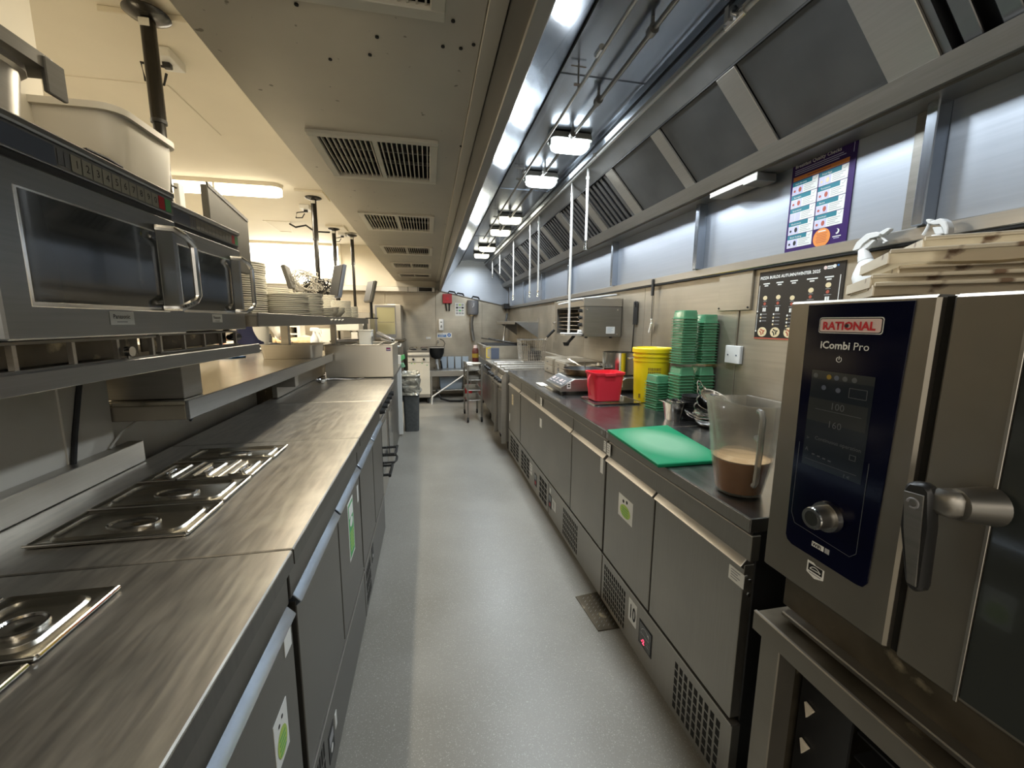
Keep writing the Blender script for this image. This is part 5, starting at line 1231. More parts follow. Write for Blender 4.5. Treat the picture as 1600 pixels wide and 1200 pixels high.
def poster_pizza():
    t = thing('pizza_chart', 'black pizza build chart on the wall behind the combi oven', 'poster', (1.516, 1.48, 1.3))
    yA, yB_ = 1.680, 1.276; W = yA - yB_; z1, z0 = 1.607, 1.303
    part('paper', MB().box(1.5165, 1.5195, yB_, yA, z0, z1), 'menublack', t)
    s = Sheet((1.5165, yA, z1), (0, -1, 0)); Hh = z1 - z0
    s.text('PIZZA BUILDS AUTUMN/WINTER 2025', .008, .034, .0178, 'whitepaper', .001, bold=.0005, sx=.98)
    s.disc(.325, .018, .007, 'pink'); s.disc(.362, .016, .007, 'whitepaper'); s.rect(.333, .012, .022, .005, 'whitepaper').rect(.333, .020, .022, .004, 'whitepaper'); s.disc(.376, .014, .004, 'blueprint')
    s.rect(.006, .06, .0022, .115, 'whitepaper'); s.disc(.007, .178, .004, 'whitepaper', n=10); s.rect(.006, .19, .0022, .075, 'whitepaper'); s.disc(.007, .268, .004, 'whitepaper', n=10)
    s.rect(.388, .05, .003, .14, 'whitepaper')
    for c in range(5):
        cx = .045 + .072 * c + (.012 if c > 2 else 0)
        s.rect(cx - .018 - (.006 if c == 3 else 0), .052, .036 + (.012 if c == 3 else 0), .005, 'whitepaper'); s.rect(cx - .010, .061, .02, .005, 'whitepaper')
        top = .118 if c < 2 else (.125 if c == 2 else .10 - .015 * (c - 3))
        s.disc(cx, top, .012, 'cheese', .0009, 14, ry=.010); s.rect(cx - .010, top + .013, .02, .002, 'greyprint')
        s.disc(cx, top + .026, .007, 'redfood', .0009, 8); s.rect(cx - .014, top + .036, .03, .002, 'greyprint')
        s.rect(cx - .009, top + .044, .008, .017, 'whitepaper'); s.rect(cx + .001, top + .044, .008, .017, 'whitepaper')
        for k in range(3 + c % 3):
            s.disc(cx - .016, top + .074 + .015 * k, .0045, 'cheese' if k % 2 else 'whitepaper', .0009, 8); s.rect(cx - .009, top + .072 + .015 * k, .026, .0025, 'greyprint')
        s.disc(cx, .272, .026, 'cheese', .0009, 20, ry=.022)
        for k in range(8):
            a = k * 2.4; s.disc(cx + .016 * math.cos(a) * (.4 + .08 * k), .272 + .013 * math.sin(a) * (.4 + .08 * k), .0042, 'redfood' if c % 2 == 0 else 'inkblack', .0014, 6)
    s.rect(0, Hh - .006, W, .006, 'redfood', .0005)
    s.build(t, {'whitepaper': 'white_print', 'cheese': 'pizza_picture', 'redfood': 'topping', 'inkblack': 'topping', 'greyprint': 'text_line'})
poster_pizza()

# spray bottles hooked over the rail by their triggers
def zp(l, X, x0=1320.0, y0=320.0, k=5.714):
    return [on_x(x0 + a / k, y0 + b / k, X) for a, b in l]
def spray(label, X, c, neck, shoulder, heads, trig):
    t = thing('spray_bottle', label, 'spray bottle', zp([c], X)[0], 'spray bottles hanging on the rail')
    n0, n1 = zp(neck, X); r = .013
    part('collar', MB().cyl(n0, n0 + (n1 - n0) * .5, .021, .018, 18).cyl(n0 + (n1 - n0) * .5, n1, .017, .013, 18), 'white', t)
    d = (n0 - n1).normalized()
    prof = [(0, 0), (.019, 0), (.026, .010), (.040, .034), (.046, .048), (.047, .20), (.044, .205), (0, .205)]
    mb = MB().lathe(prof, (0, 0, 0), 26)
    mb.bm.transform(Matrix.Translation(n0) @ Vector((0, 0, 1)).rotation_difference(d).to_matrix().to_4x4())
    part('bottle', mb, 'white', t)
    for nm_, pts, th in heads:
        ps = zp(pts, X - th / 2)
        part(nm_, MB().prism(ps, (th, 0, 0), .0022), 'white', t)
    part('trigger', MB().tube(zp(trig, X), .004, 7), 'white', t)
spray('white spray bottle hanging by its trigger left of the stacked oven trays', 1.455, (215, 500), [(185, 500), (160, 400)], None,
      [('head', [(60, 415), (100, 335), (190, 258), (280, 240), (318, 252), (300, 285), (225, 292), (160, 340), (130, 395), (95, 405)], .026), ('body_block', [(120, 400), (145, 330), (250, 300), (270, 320), (205, 385), (180, 400)], .016), ('nozzle', [(305, 245), (370, 208), (398, 205), (400, 225), (345, 268), (320, 268)], .018)], [(290, 262), (335, 300), (375, 330), (345, 338)])
spray('white spray bottle head showing above the stacked oven trays', 1.44, (820, 330), [(812, 345), (830, 268)], None,
      [('head', [(740, 170), (760, 150), (850, 118), (900, 145), (922, 200), (915, 265), (885, 268), (880, 200), (850, 160), (790, 180)], .026), ('body_block', [(775, 200), (860, 190), (880, 262), (800, 262)], .016), ('nozzle', [(718, 130), (758, 124), (775, 145), (745, 175), (722, 150)], .018)], [(755, 165), (735, 215), (700, 270)])

# ------------------------------------------------------------------ combi oven and its stand
OX = 0.66
t = thing('combi_oven', 'steel combi oven with a navy touch control panel', 'oven', (0.94, 0.32, 0.88))
part('casing', MB().box(OX + .035, 1.24, -.02, .645, .885, 1.405, .004), 'steel_dark', t)
part('top_cover', MB().box(OX + .036, 1.24, -.02, .650, 1.405, 1.411, .001), 'oven_steel', t)
cp = part('control_front', MB().box(OX, OX + .034, .4225, .652, .888, 1.411, .004), 'oven_steel', t)
gl = MB()
ys = [(.612, 1.404), (.449, 1.404), (.457, .972), (.463, .962), (.472, .960), (.592, .962), (.602, .967), (.606, .976)]
gl.prism([(OX - .0015, a, b) for a, b in ys], (.003, 0, 0), .0004)
part('control_glass', gl, 'navy', cp)
part('shadow_gap', MB().box(OX + .012, OX + .034, .409, .4225, .888, 1.408), 'dark', t)
dr = part('door', MB().box(OX, OX + .034, .06, .409, .888, 1.410, .004), 'oven_steel', t)
dr2 = part('door_glass', MB().box(OX - .001, OX + .02, -.015, .3345, .895, 1.408, .001), 'glassdark', t)
part('door_trim', MB().box(OX - .003, OX + .0, .3345, .3385, .888, 1.410, .0005), 'steel', dr)
s = Sheet((OX - .0015, .612, 1.404), (0, -1, 0))
def rrect(s, x, y, w, h, r, m, l):
    pts = []
    for cx, cy, a0 in ((x + w - r, y + r, -PI / 2), (x + w - r, y + h - r, 0), (x + r, y + h - r, PI / 2), (x + r, y + r, PI)):
        for k in range(5): a = a0 + PI / 2 * k / 4; pts.append((cx + r * math.cos(a), cy + r * math.sin(a)))
    s.poly(pts, m, l)
rrect(s, .025, .022, .102, .026, .004, 'whitepaper', .0008); rrect(s, .0262, .0232, .0996, .0236, .0034, 'inkblack', .0012); rrect(s, .0276, .0246, .0968, .0208, .003, 'pink', .0016)
s.text('RATIONAL', .0325, .0418, .0178, 'redlogo', .0022, bold=.0007, sx=.97)
s.disc(.0738, .0356, .0030, 'inkblack', .0026)
s.text('iCombi', .0315, .0735, .0172, 'whitepaper', .0012, bold=.0004); s.text('Pro', .0870, .0735, .0172, 'whitepaper', .0012)
for k in range(16):
    a0 = -PI / 2 + .5 + k * (2 * PI - 1.0) / 16; a1 = -PI / 2 + .5 + (k + 1) * (2 * PI - 1.0) / 16
    s.line(.0665 + .0042 * math.cos(a0), .0905 + .0042 * math.sin(a0), .0665 + .0042 * math.cos(a1), .0905 + .0042 * math.sin(a1), .0010, 'whitepaper')
s.line(.0665, .085, .0665, .091, .0010, 'whitepaper')
# touch screen, barely lit
s.rect(.022, .112, .104, .170, 'screen', .0006)
s.rect(.022, .112, .104, .014, 'screen2', .0009); s.rect(.022, .160, .100, .040, 'screen2', .0009)
for x_, m_ in ((.030, 'dimprint'), (.054, 'brownprint'), (.067, 'bluegrey'), (.081, 'dimprint'), (.096, 'dimprint'), (.047, 'bluegrey')):
    s.disc(x_, .121 if x_ != .047 else .140, .0042, m_, .0013, 10)
s.disc(.072, .141, .0042, 'bluegrey', .0013, 10)
for (a, b, c, d) in ((.090, .134, .028, .0008), (.090, .149, .028, .0008), (.090, .134, .0008, .0158), (.1172, .134, .0008, .0158)): s.rect(a, b, c, d, 'dimprint', .0014)
s.text('100', .062, .1745, .0165, 'dimprint', .0014); s.text('160', .061, .2055, .0165, 'dimprint', .0014)
s.rect(.036, .178, .078, .0007, 'dimprint', .0013)
s.text('Continuous operation', .042, .2320, .0088, 'dimprint', .0014)
s.text('>', .026, .236, .010, 'dimprint', .0014); s.text('A', .026, .256, .010, 'dimprint', .0014); s.rect(.104, .240, .010, .0008, 'dimprint', .0014).rect(.104, .248, .010, .0008, 'dimprint', .0014).rect(.104, .240, .0008, .008, 'dimprint', .0014).rect(.1132, .240, .0008, .0088, 'dimprint', .0014)
for k in range(4): s.rect(.040 + .010 * k, .258 + .001 * k, .005, .002, 'dimprint', .0014)
s.rect(.028, .270, .09, .0006, 'dimprint', .0013); s.text('? <', .098, .281, .009, 'dimprint', .0014)
for (a, b, c, d) in ((.013, .245, .0007, .135), (.1335, .245, .0007, .150)): s.rect(a, b, c, d, 'dimprint', .0007)
s.line(.0133, .380, .022, .398, .0007, 'dimprint', .0007); s.line(.022, .398, .1245, .405, .0007, 'dimprint', .0007); s.line(.1245, .405, .1338, .395, .0007, 'dimprint', .0007)
s.rect(.060, .413, .022, .009, 'whitepaper', .0007); s.text('WiFi', .0612, .4206, .0086, 'inkblack', .0012, bold=.0003); s.rect(.084, .413, .008, .009, 'greyprint', .0007)
s.build(cp, {'screen': 'touch_screen', 'screen2': 'touch_screen', 'pink': 'logo_plate', 'whitepaper': 'white_print', 'greyprint': 'screen_line'})
s = Sheet((OX, .557, .952), (0, -1, 0))
s.poly([(0, 0), (.012, 0), (.016, .003), (.032, .003), (.032, .022), (.016, .028), (0, .022)], 'whitepaper', .0008); s.rect(.003, .004, .026, .013, 'inkblack', .0012)
for k in range(8):
    a0, a1 = PI * k / 8 + PI, PI * (k + 1) / 8 + PI
    s.line(.016 + .009 * math.cos(a0), .014 + .007 * math.sin(a0), .016 + .009 * math.cos(a1), .014 + .007 * math.sin(a1), .0012, 'whitepaper', .0016)
s.line(.006, .013, .027, .012, .0014, 'whitepaper', .0016); s.rect(.005, .0195, .022, .002, 'greyprint', .0012)
s.build(cp, {'whitepaper': 'badge'})
ky, kz = .530, 1.047
kn = part('dial', MB().cyl((OX - .002, ky, kz), (OX - .010, ky, kz), .0265, .025, 32), 'chrome', t)
part('grip', MB().cyl((OX - .010, ky, kz), (OX - .034, ky, kz), .0195, .0185, 32), 'steel_dark', kn)
part('ring', MB().cyl((OX - .034, ky, kz), (OX - .036, ky, kz), .0185, .0175, 32), 'chrome', kn)
part('cap', MB().cyl((OX - .036, ky, kz), (OX - .0365, ky, kz), .0125, .012, 28), 'glassdark', kn)
hb = part('handle_boss', MB().cyl((OX, .338, 1.155), (OX - .036, .350, 1.155), .024, .019, 28).prism([(OX - .052, .345, 1.170), (OX - .052, .345, 1.138), (OX - .026, .335, 1.138), (OX - .026, .335, 1.172)], (0, .030, 0), .007), 'steel_dark', t)
hy = 0.0
hd_ = MB().prism([(OX - .058, a + hy, b) for a, b in ((.394, 1.160), (.389, 1.171), (.371, 1.174), (.363, 1.166), (.361, 1.12), (.356, 1.040), (.360, 1.032), (.370, 1.030), (.376, 1.036), (.389, 1.11))], (.018, 0, 0), .004)
h2 = part('handle', hd_, 'black', t)
part('inlay', MB().prism([(OX - .0585, a + hy, b) for a, b in ((.390, 1.158), (.368, 1.160), (.366, 1.12), (.361, 1.040), (.371, 1.040), (.384, 1.11))], (-.002, 0, 0), .0006), 'steel_dark', h2)
part('lock_mark', MB().tube([(OX - .061, .378 + .006 * math.cos(k * .52), 1.146 + .006 * math.sin(k * .52)) for k in range(11)], .0015, 6), 'greyplastic', h2)
part('underside', MB().box(OX + .04, 1.20, -.02, .62, .815, .885, .003), 'grime', t)
part('base_front', MB().box(OX + .025, OX + .04, -.02, .62, .815, .888, .002), 'grime', t)
for yy in (.04, .58):
    for xx in (.74, 1.16): part('foot', MB().cyl((xx, yy, .800), (xx, yy, .816), .02, n=12), 'black', t)
part('drip_trough', MB().box(OX + .002, OX + .03, -.05, .60, .808, .818, .002), 'steel_dark', t)
# bolt row and floor under the oven
t = thing('oven_stand', 'greasy open steel stand with tray rails under the combi oven', 'stand', (0.94, .3, 0))
part('top_shelf', MB().box(.632, 1.25, -.35, .628, .792, .7995, .001), 'grime', t)
part('front_edge', MB().box(.626, .634, -.35, .628, .762, .8035, .002), 'oven_steel', t)
part('side_edge', MB().box(.634, 1.25, .620, .628, .765, .792), 'steel_dark', t)
for yy in (.578, -.32):
    part('post', MB().box(.645, .690, yy - .0, yy + .045, .0, .762, .002), 'oven_steel', t)
    part('post', MB().box(1.19, 1.235, yy - .0, yy + .045, .0, .762, .002), 'steel_dark', t)
part('side_panel', MB().box(.70, 1.19, .612, .618, .02, .762), 'grime', t)
part('back_panel', MB().box(1.236, 1.242, -.32, .66, .02, .762), 'grime', t)
part('rack_plate', MB().box(.735, .741, .50, .60, .03, .755), 'black', t)
for k in range(7):
    z = .70 - .085 * k
    part('rack_hook', MB().prism([(.733, .585, z), (.733, .565, z - .004), (.733, .578, z - .030)], (-.006, 0, 0), .0005), 'tray', t)
for k in range(14):
    z = .735 - .05 * k
    part('tray_rail', MB().prism([(.75, .50, z), (.75, -.30, z), (.752, -.30, z - .006), (.752, .50, z - .006)], (.42, 0, 0)), 'black', t)
single('stand_upright', MB().box(.845, .875, .70, .715, .0, .86, .002), 'black', 'black upright between the near right fridge and the oven stand', 'upright')

# bent oven trays on top of the oven
def bent_tray(px0, py0, zz, wx, wy, rz, label, bend=.0, hgt=.022):
    """left near corner seen at a pixel; built in local axes, x along the long side"""
    p = on_z(px0, py0, zz)
    t = thing('oven_tray', label, 'tray', (p.x, p.y, zz), 'scorched oven trays on the combi oven', rz)
    n = 12
    mb = MB(); rows = []
    sec = [(0, hgt), (.004, hgt + .002), (.010, hgt + .0005), (.014, .004), (.022, .001), (wy - .022, .001), (wy - .014, .004), (wy - .010, hgt), (wy - .0, hgt)]
    for i in range(n + 1):
        x = wx * i / n; lift = bend * (1 - i / n) ** 3 + .002 * math.sin(i * 1.7)
        rows.append([mb.bm.verts.new((x, y, z + lift)) for y, z in sec])
    for A, B in zip(rows, rows[1:]):
        for k in range(len(sec) - 1): mb.bm.faces.new((A[k], B[k], B[k + 1], A[k + 1]))
    bmesh.ops.solidify(mb.bm, geom=list(mb.bm.faces), thickness=.0015)
    part('pan', mb, 'tray', t, local=True)
    part('front_roll', MB().tube([(wx * i / 8, -.001, hgt + bend * (1 - i / 8) ** 3) for i in range(9)], .0035, 8), 'tray', t, local=True)
    part('end_wall', MB().box(-.001, .001, .004, wy - .004, .004 + bend, hgt + bend), 'tray', t, local=True)
    return t
for args in [(1364, 466, 1.4135, .52, .20, -.74, 'lowest scorched oven tray on the combi oven'), (1360, 453, 1.428, .52, .20, -.72, 'second lowest scorched oven tray on the combi oven'),
             (1403, 438, 1.444, .50, .20, -.72, 'third scorched oven tray, with a rust spotted corner'), (1388, 415, 1.4655, .52, .20, -.72, 'fourth scorched oven tray with its corner bent down'),
             (1442, 395, 1.486, .48, .20, -.70, 'topmost pale oven tray of the stack')]:
    bent_tray(*args[:6], args[6])
# ------------------------------------------------------------------ far right cooking line
def fryer(y0, y1, label, x0=.735):
    t = thing('deep_fryer', label, 'fryer', (1.08, (y0 + y1) / 2, 0), 'steel fryers')
    part('body', MB().box(x0 + .05, 1.46, y0, y1, .10, .85, .003), 'steel', t)
    part('side_cheek', MB().prism([(x0, y0 - .001, .08), (x0 + .05, y0 - .001, .08), (x0 + .05, y0 - .001, .85), (x0 + .0, y0 - .001, .80)], (0, .012, 0)), 'steel', t)
    part('door', MB().box(x0 + .035, x0 + .05, y0 + .02, y1 - .01, .12, .62, .003), 'steel_dark', t)
    part('control_slope', MB().prism([(x0 + .05, y0 + .014, .65), (x0 - .005, y0 + .014, .69), (x0 + .04, y0 + .014, .80), (x0 + .05, y0 + .014, .80)], (0, y1 - y0 - .02, 0), .002), 'steel_dark', t)
    for k in range(3):
        yy = y0 + .10 + k * .13
        part('knob', MB().cyl((x0 + .015, yy, .745), (x0 - .025, yy, .757), .024, .02, 12), 'black', t)
    part('top', MB().box(x0 + .03, 1.48, y0, y1 - .002, .85, .862, .003), 'steel_top', t)
    part('raised_ridge', MB().box(x0 + .05, 1.46, y0 + .12, y0 + .17, .862, .885, .004), 'steel_top', t)
    part('raised_ridge', MB().box(x0 + .05, 1.46, y0 + .33, y0 + .38, .862, .885, .004), 'steel_top', t)
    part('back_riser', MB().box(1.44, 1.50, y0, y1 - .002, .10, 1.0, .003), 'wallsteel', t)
    for yy in (y0 + .06, y1 - .06):
        for xx in (x0 + .10, 1.38):
            part('castor', MB().cyl((xx - .018, yy, .042), (xx + .018, yy, .042), .042, n=14).box(xx - .02, xx + .02, yy - .03, yy + .03, .075, .10), 'rubber', t)
fryer(4.16, 4.64, 'nearest steel fryer, with a bright side panel and black knobs')
fryer(4.66, 5.14, 'second steel fryer with black knobs')
t = thing('fry_basket', 'rectangular wire fry basket with a black handle over the second fryer', 'basket', (1.22, 4.84, .885))
x0, x1, y0, y1, z0, z1 = 1.07, 1.40, 4.76, 4.98, .886, 1.165
mb = MB()
for k in range(13):
    a = x0 + .03 + (x1 - x0 - .06) * k / 12; b = x0 + (x1 - x0) * k / 12
    for yy, yb in ((y0, y0 + .03), (y1, y1 - .03)): mb.cyl((a, yb, z0 + .02), (b, yy, z1), .0016, n=5)
for k in range(8):
    z = z0 + .02 + (z1 - z0 - .02) * k / 7; f = 1 - k / 7
    for (xa, ya, xb, yb) in ((x0, y0, x1, y0), (x1, y0, x1, y1), (x1, y1, x0, y1), (x0, y1, x0, y0)):
        s = lambda x, lo, hi: x + (.03 * f if x == lo else -.03 * f)
        mb.cyl((s(xa, x0, x1), s(ya, y0, y1), z), (s(xb, x0, x1), s(yb, y0, y1), z), .0016, n=5)
for k in range(8):
    yy = y0 + (y1 - y0) * k / 7
    mb.cyl((x0, yy, z1), (x0 + .03, yy, z0 + .02), .0016, n=5); mb.cyl((x1, yy, z1), (x1 - .03, yy, z0 + .02), .0016, n=5)
part('wire_mesh', mb, 'chrome', t, kind='stuff')
part('rim', MB().tube([(x0, y0, z1), (x1, y0, z1), (x1, y1, z1), (x0, y1, z1)], .005, 6, True), 'chrome', t)
part('handle', MB().cyl((x1 + .0, 4.86, z1), (x1 + .03, 4.84, z1 + .04), .006), 'chrome', t)
part('grip', MB().cyl((x1 + .02, 4.84, z1 + .03), (x1 + .10, 4.80, z1 + .12), .016), 'black', t)
part('foot', MB().box(x0 + .05, x1 - .05, y0 + .05, y1 - .05, z0, z0 + .022), 'chrome', t)

def block(name, label, cat, x0, x1, y0, y1, z1, m='steel_dark', legs=True, top='steel_top', group=None):
    t = thing(name, label, cat, ((x0 + x1) / 2, (y0 + y1) / 2, 0), group)
    part('body', MB().box(x0 + .02, x1, y0 + .004, y1 - .004, .14, z1 - .02, .003), m, t)
    part('top', MB().box(x0, x1, y0, y1, z1 - .019, z1, .003), top, t)
    part('door', MB().box(x0 + .005, x0 + .02, y0 + .02, y1 - .02, .18, z1 - .2, .002), 'steel', t)
    if legs:
        for a in (x0 + .08, x1 - .06):
            for b in (y0 + .06, y1 - .06): part('leg', MB().cyl((a, b, 0), (a, b, .14), .02, n=10), 'black', t)
    return t
t = block('flat_griddle', 'low steel griddle range beyond the fryers', 'range', .78, 1.49, 5.17, 5.78, .84)
for k in range(4): part('knob', MB().cyl((.79, 5.25 + k * .14, .76), (.755, 5.25 + k * .14, .76), .022, n=12), 'black', t)
t = block('grill_range', 'stained steel range carrying the chargrill near the far corner', 'range', .80, 1.49, 5.82, 6.9, .82)
t = thing('chargrill', 'brown stained chargrill box with a yellow warning sticker in the far right corner', 'grill', (1.14, 6.2, .82))
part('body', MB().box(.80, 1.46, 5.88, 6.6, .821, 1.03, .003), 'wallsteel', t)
part('front_lip', MB().box(.76, .80, 5.88, 6.6, 1.0, 1.04, .003), 'steel', t)
part('top_grate', MB().box(.82, 1.44, 5.90, 6.58, 1.031, 1.045, .002), 'rubber', t)
part('side_panel', MB().box(.88, 1.0, 5.872, 5.88, .84, 1.0, .001), 'bluegrey', t)
s = Sheet((.808, 5.879, 1.01), (1, 0, 0)); s.line(.01, .0, .01, .15, .012, 'yellow'); s.line(.01, .02, .07, .0, .012, 'yellow'); s.line(.01, .145, .05, .15, .012, 'yellow'); s.build(t, {'yellow': 'warning_stripe'})
for k in range(2):
    t = thing('long_tongs', ['black handled tongs lying across the chargrill', 'dark long spatula lying across the chargrill'][k], 'tongs', (1.0, 6.2 + .15 * k, 1.046))
    part('arm', MB().cyl((.82 + .1 * k, 6.5 - .1 * k, 1.12), (1.30, 6.0 + .1 * k, 1.054), .008), 'black', t)
    part('tip', MB().cyl((1.30, 6.0 + .1 * k, 1.054), (1.40, 5.95 + .1 * k, 1.054), .007), 'chrome', t)
t = thing('corner_shelf', 'steel wall shelf on triangular brackets in the far right corner', 'shelf', (1.36, 6.3, 1.37))
part('shelf', MB().box(1.17, 1.518, 5.58, 7.1, 1.372, 1.385, .002), 'steel', t)
part('front_edge', MB().box(1.165, 1.172, 5.58, 7.1, 1.345, 1.39, .002), 'steel', t)
for yy in (5.58, 7.05): part('bracket', MB().prism([(1.19, yy, 1.372), (1.515, yy, 1.372), (1.515, yy, 1.15)], (0, .008, 0)), 'hood_dull', t)
part('upright', MB().box(1.505, 1.518, 5.575, 5.61, 1.12, 1.43), 'steel', t)
t = thing('gas_lance', 'black and white handled tool leaning in the far right corner', 'tool', (1.30, 6.9, .84))
part('shaft', MB().cyl((1.22, 6.75, 1.05), (1.30, 6.98, 1.36), .012), 'whitepaper', t)
part('grip', MB().cyl((1.30, 6.98, 1.36), (1.35, 7.1, 1.52), .018), 'black', t)
part('foot', MB().cyl((1.22, 6.75, 1.05), (1.34, 6.75, 1.05), .012), 'whitepaper', t)
t = single('corner_speaker', MB().box(1.38, 1.50, 7.62, 7.78, 1.62, 1.72, .01).cyl((1.44, 7.7, 1.62), (1.44, 7.7, 1.58), .01), 'black', 'small black box under the far corner of the hood', 'box')
# trolley in front of the far range
t = thing('tray_trolley', 'narrow steel trolley with racked trays beside the far fryers', 'trolley', (.60, 5.75, 0))
for a in (.50, .69):
    for b in (5.48, 6.05): part('post', MB().box(a - .012, a + .012, b - .012, b + .012, .07, .80, .002), 'steel_dark', t)
for a in (.50, .69):
    for b in (5.48, 6.05): part('castor', MB().cyl((a - .012, b, .035), (a + .012, b, .035), .035, n=12), 'rubber', t)
for k in range(4):
    part('shelf', MB().box(.49, .70, 5.49, 6.04, .30 + .14 * k, .31 + .14 * k, .002), 'steel_dark', t)
for k in range(2):
    single('trolley_pan', MB().rrect_loft([(.595, 5.76, .085, .22, .02, .592 + .14 * k), (.595, 5.76, .09, .24, .02, .652 + .14 * k), (.595, 5.76, .08, .23, .02, .652 + .14 * k), (.595, 5.76, .08, .21, .02, .602 + .14 * k)]), ['steel_dark', 'steel'][k], ['steel pan on the lower shelf of the trolley', 'steel pan on the upper shelf of the trolley'][k], 'pan')
t = single('white_plate', MB().lathe([(0, 0), (.06, 0), (.10, .012), (.10, .015), (.06, .005), (0, .004)], (.60, 5.60, .797), 24), 'ceramic', 'white plate on top of the steel trolley', 'plate')
t = thing('sauce_bottle', 'dark red sauce bottle with a pale cap on the far range', 'bottle', (.72, 5.86, .8))
part('bottle', MB().lathe([(0, .0), (.045, .0), (.048, .01), (.048, .16), (.035, .20), (0, .20)], (.66, 5.96, .797), 18), 'maroon', t)
part('cap', MB().lathe([(0, .2), (.028, .2), (.026, .24), (0, .24)], (.66, 5.96, .797), 16), 'pink', t)
part('label', MB().lathe([(.0485, .06), (.0487, .06), (.0487, .12), (.0485, .12)], (.66, 5.96, .797), 18), 'brownprint', t)
single('black_box', MB().box(1.30, 1.46, 5.22, 5.34, .842, 1.0, .004), 'rubber', 'small black box on the griddle by the wall', 'box')

# ------------------------------------------------------------------ back wall
t = thing('ansul_box', 'red pull station box with two black tubes on the back wall', 'box', (.345, 7.8, 1.5))
part('box', MB().box(.262, .432, 7.77, 7.848, 1.715, 1.885, .004), 'redpaint', t)
part('button', MB().cyl((.347, 7.77, 1.80), (.347, 7.76, 1.80), .03, n=16), 'redlogo', t)
part('tube', MB().cyl((.315, 7.81, 1.716), (.335, 7.81, 1.575), .013), 'rubber', t)
part('tube', MB().cyl((.385, 7.81, 1.716), (.380, 7.81, 1.575), .013), 'rubber', t)
t = thing('wall_notice', 'pale green printed notice on the back wall', 'notice', (.585, 7.84, 1.48))
part('paper', MB().box(.492, .668, 7.8465, 7.849, 1.488, 1.728), 'whitepaper', t)
s = Sheet((.492, 7.8465, 1.728), (1, 0, 0))
for r in range(4):
    for c in range(3): s.rect(.016 + c * .052, .02 + r * .052, .042, .034, ['greenprint', 'inkblack', 'lime', 'greyprint'][(r + c * 2) % 4] if (r + c) % 2 else 'greyprint')
s.build(t, {'greenprint': 'picture', 'inkblack': 'picture', 'lime': 'picture', 'greyprint': 'picture'})
t = thing('soap_dispenser', 'white soap dispenser with a drop shaped window on the back wall', 'dispenser', (.226, 7.8, 1.2))
part('body', MB().rrect_loft([(.226, 7.80, .04, .045, .02, 1.215), (.226, 7.80, .046, .049, .02, 1.23), (.226, 7.80, .046, .049, .02, 1.41), (.226, 7.80, .042, .047, .02, 1.425)]), 'white', t)
s = Sheet((.18, 7.7505, 1.42), (1, 0, 0)); s.rect(.030, .045, .032, .014, 'inkblack'); s.poly([(.046, .10), (.062, .140), (.056, .158), (.036, .158), (.030, .140)], 'inkblack'); s.disc(.046, .142, .007, 'whitepaper', .0012, 10); s.build(t, {'inkblack': 'window', 'whitepaper': 'drop_mark'})
t = thing('hand_wash_sign', 'blue and white hand washing sign under the soap dispenser', 'sign', (.285, 7.84, 1.08))
part('plate', MB().box(.150, .421, 7.8465, 7.849, 1.078, 1.168), 'whitepaper', t)
s = Sheet((.150, 7.8465, 1.168), (1, 0, 0)); s.rect(.012, .034, .158, .044, 'blueprint'); s.disc(.222, .042, .034, 'blueprint'); s.disc(.222, .042, .015, 'lilac', .0012, 12)
for k in range(2): s.rect(.028, .044 + .014 * k, .12 - .03 * k, .006, 'whitepaper', .0013)
s.rect(.09, .012, .01, .012, 'blueprint'); s.build(t, {'blueprint': 'blue_field', 'whitepaper': 'white_print', 'lilac': 'symbol'})
t = thing('fly_killer', 'grey rounded canister with a pale hose hanging on the back wall', 'canister', (.815, 7.75, 1.0))
part('body', MB().lathe([(0, 1.51), (.09, 1.51), (.106, 1.54), (.108, 1.76), (.104, 1.772), (0, 1.772)], (.815, 7.735, 0), 28), 'greyplastic', t)
part('hook_mark', MB().tube([(.80, 7.63, 1.64), (.80, 7.625, 1.66), (.82, 7.622, 1.66), (.825, 7.62, 1.72)], .006), 'white', t)
part('collar', MB().cyl((.80, 7.74, 1.512), (.80, 7.74, 1.485), .035), 'cheese', t)
part('hose', MB().tube([(.80, 7.74, 1.49), (.79, 7.76, 1.35), (.80, 7.77, 1.2), (.83, 7.76, 1.02)], .032, 10), 'hood_dull', t)
t = thing('wall_switch', 'small white switch on the back wall above the cooker', 'switch', (-.02, 7.84, 1.05))
part('plate', MB().box(-.06, .03, 7.835, 7.849, 1.05, 1.09, .003), 'white', t)
part('rocker', MB().box(-.03, .0, 7.830, 7.836, 1.06, 1.08, .002), 'ceramic', t)
t = thing('wash_tap', 'small tap above the black hand basin', 'tap', (.16, 7.8, .95))
part('spout', MB().tube([(.16, 7.845, 1.0), (.16, 7.76, 1.03), (.16, 7.74, .98)], .010), 'chrome', t)
part('hose', MB().tube([(.20, 7.84, 1.05), (.26, 7.80, 1.03), (.29, 7.78, .97), (.27, 7.76, .92)], .006), 'rubber', t)
t = thing('hand_basin', 'black hand basin with its waste pipe on the back wall', 'basin', (.12, 7.6, .7))
part('bowl', MB().lathe([(0, .70), (.05, .70), (.10, .73), (.13, .80), (.135, .87), (.14, .90), (.15, .905), (.15, .915), (.13, .915), (.11, .80), (0, .76)], (.13, 7.62, 0), 28), 'rubber', t)
part('rim_strip', MB().box(-.02, .27, 7.46, 7.50, .905, .918, .003), 'chrome', t)
part('waste', MB().cyl((.13, 7.62, .70), (.13, 7.62, .60), .028).tube([(.14, 7.60, .60), (.15, 7.59, .50), (.17, 7.62, .46)], .018), 'whitepaper', t)
part('trap', MB().tube([(.20, 7.64, .66), (.22, 7.62, .52), (.17, 7.60, .44), (.10, 7.62, .46), (.08, 7.66, .52)], .014), 'rubber', t)
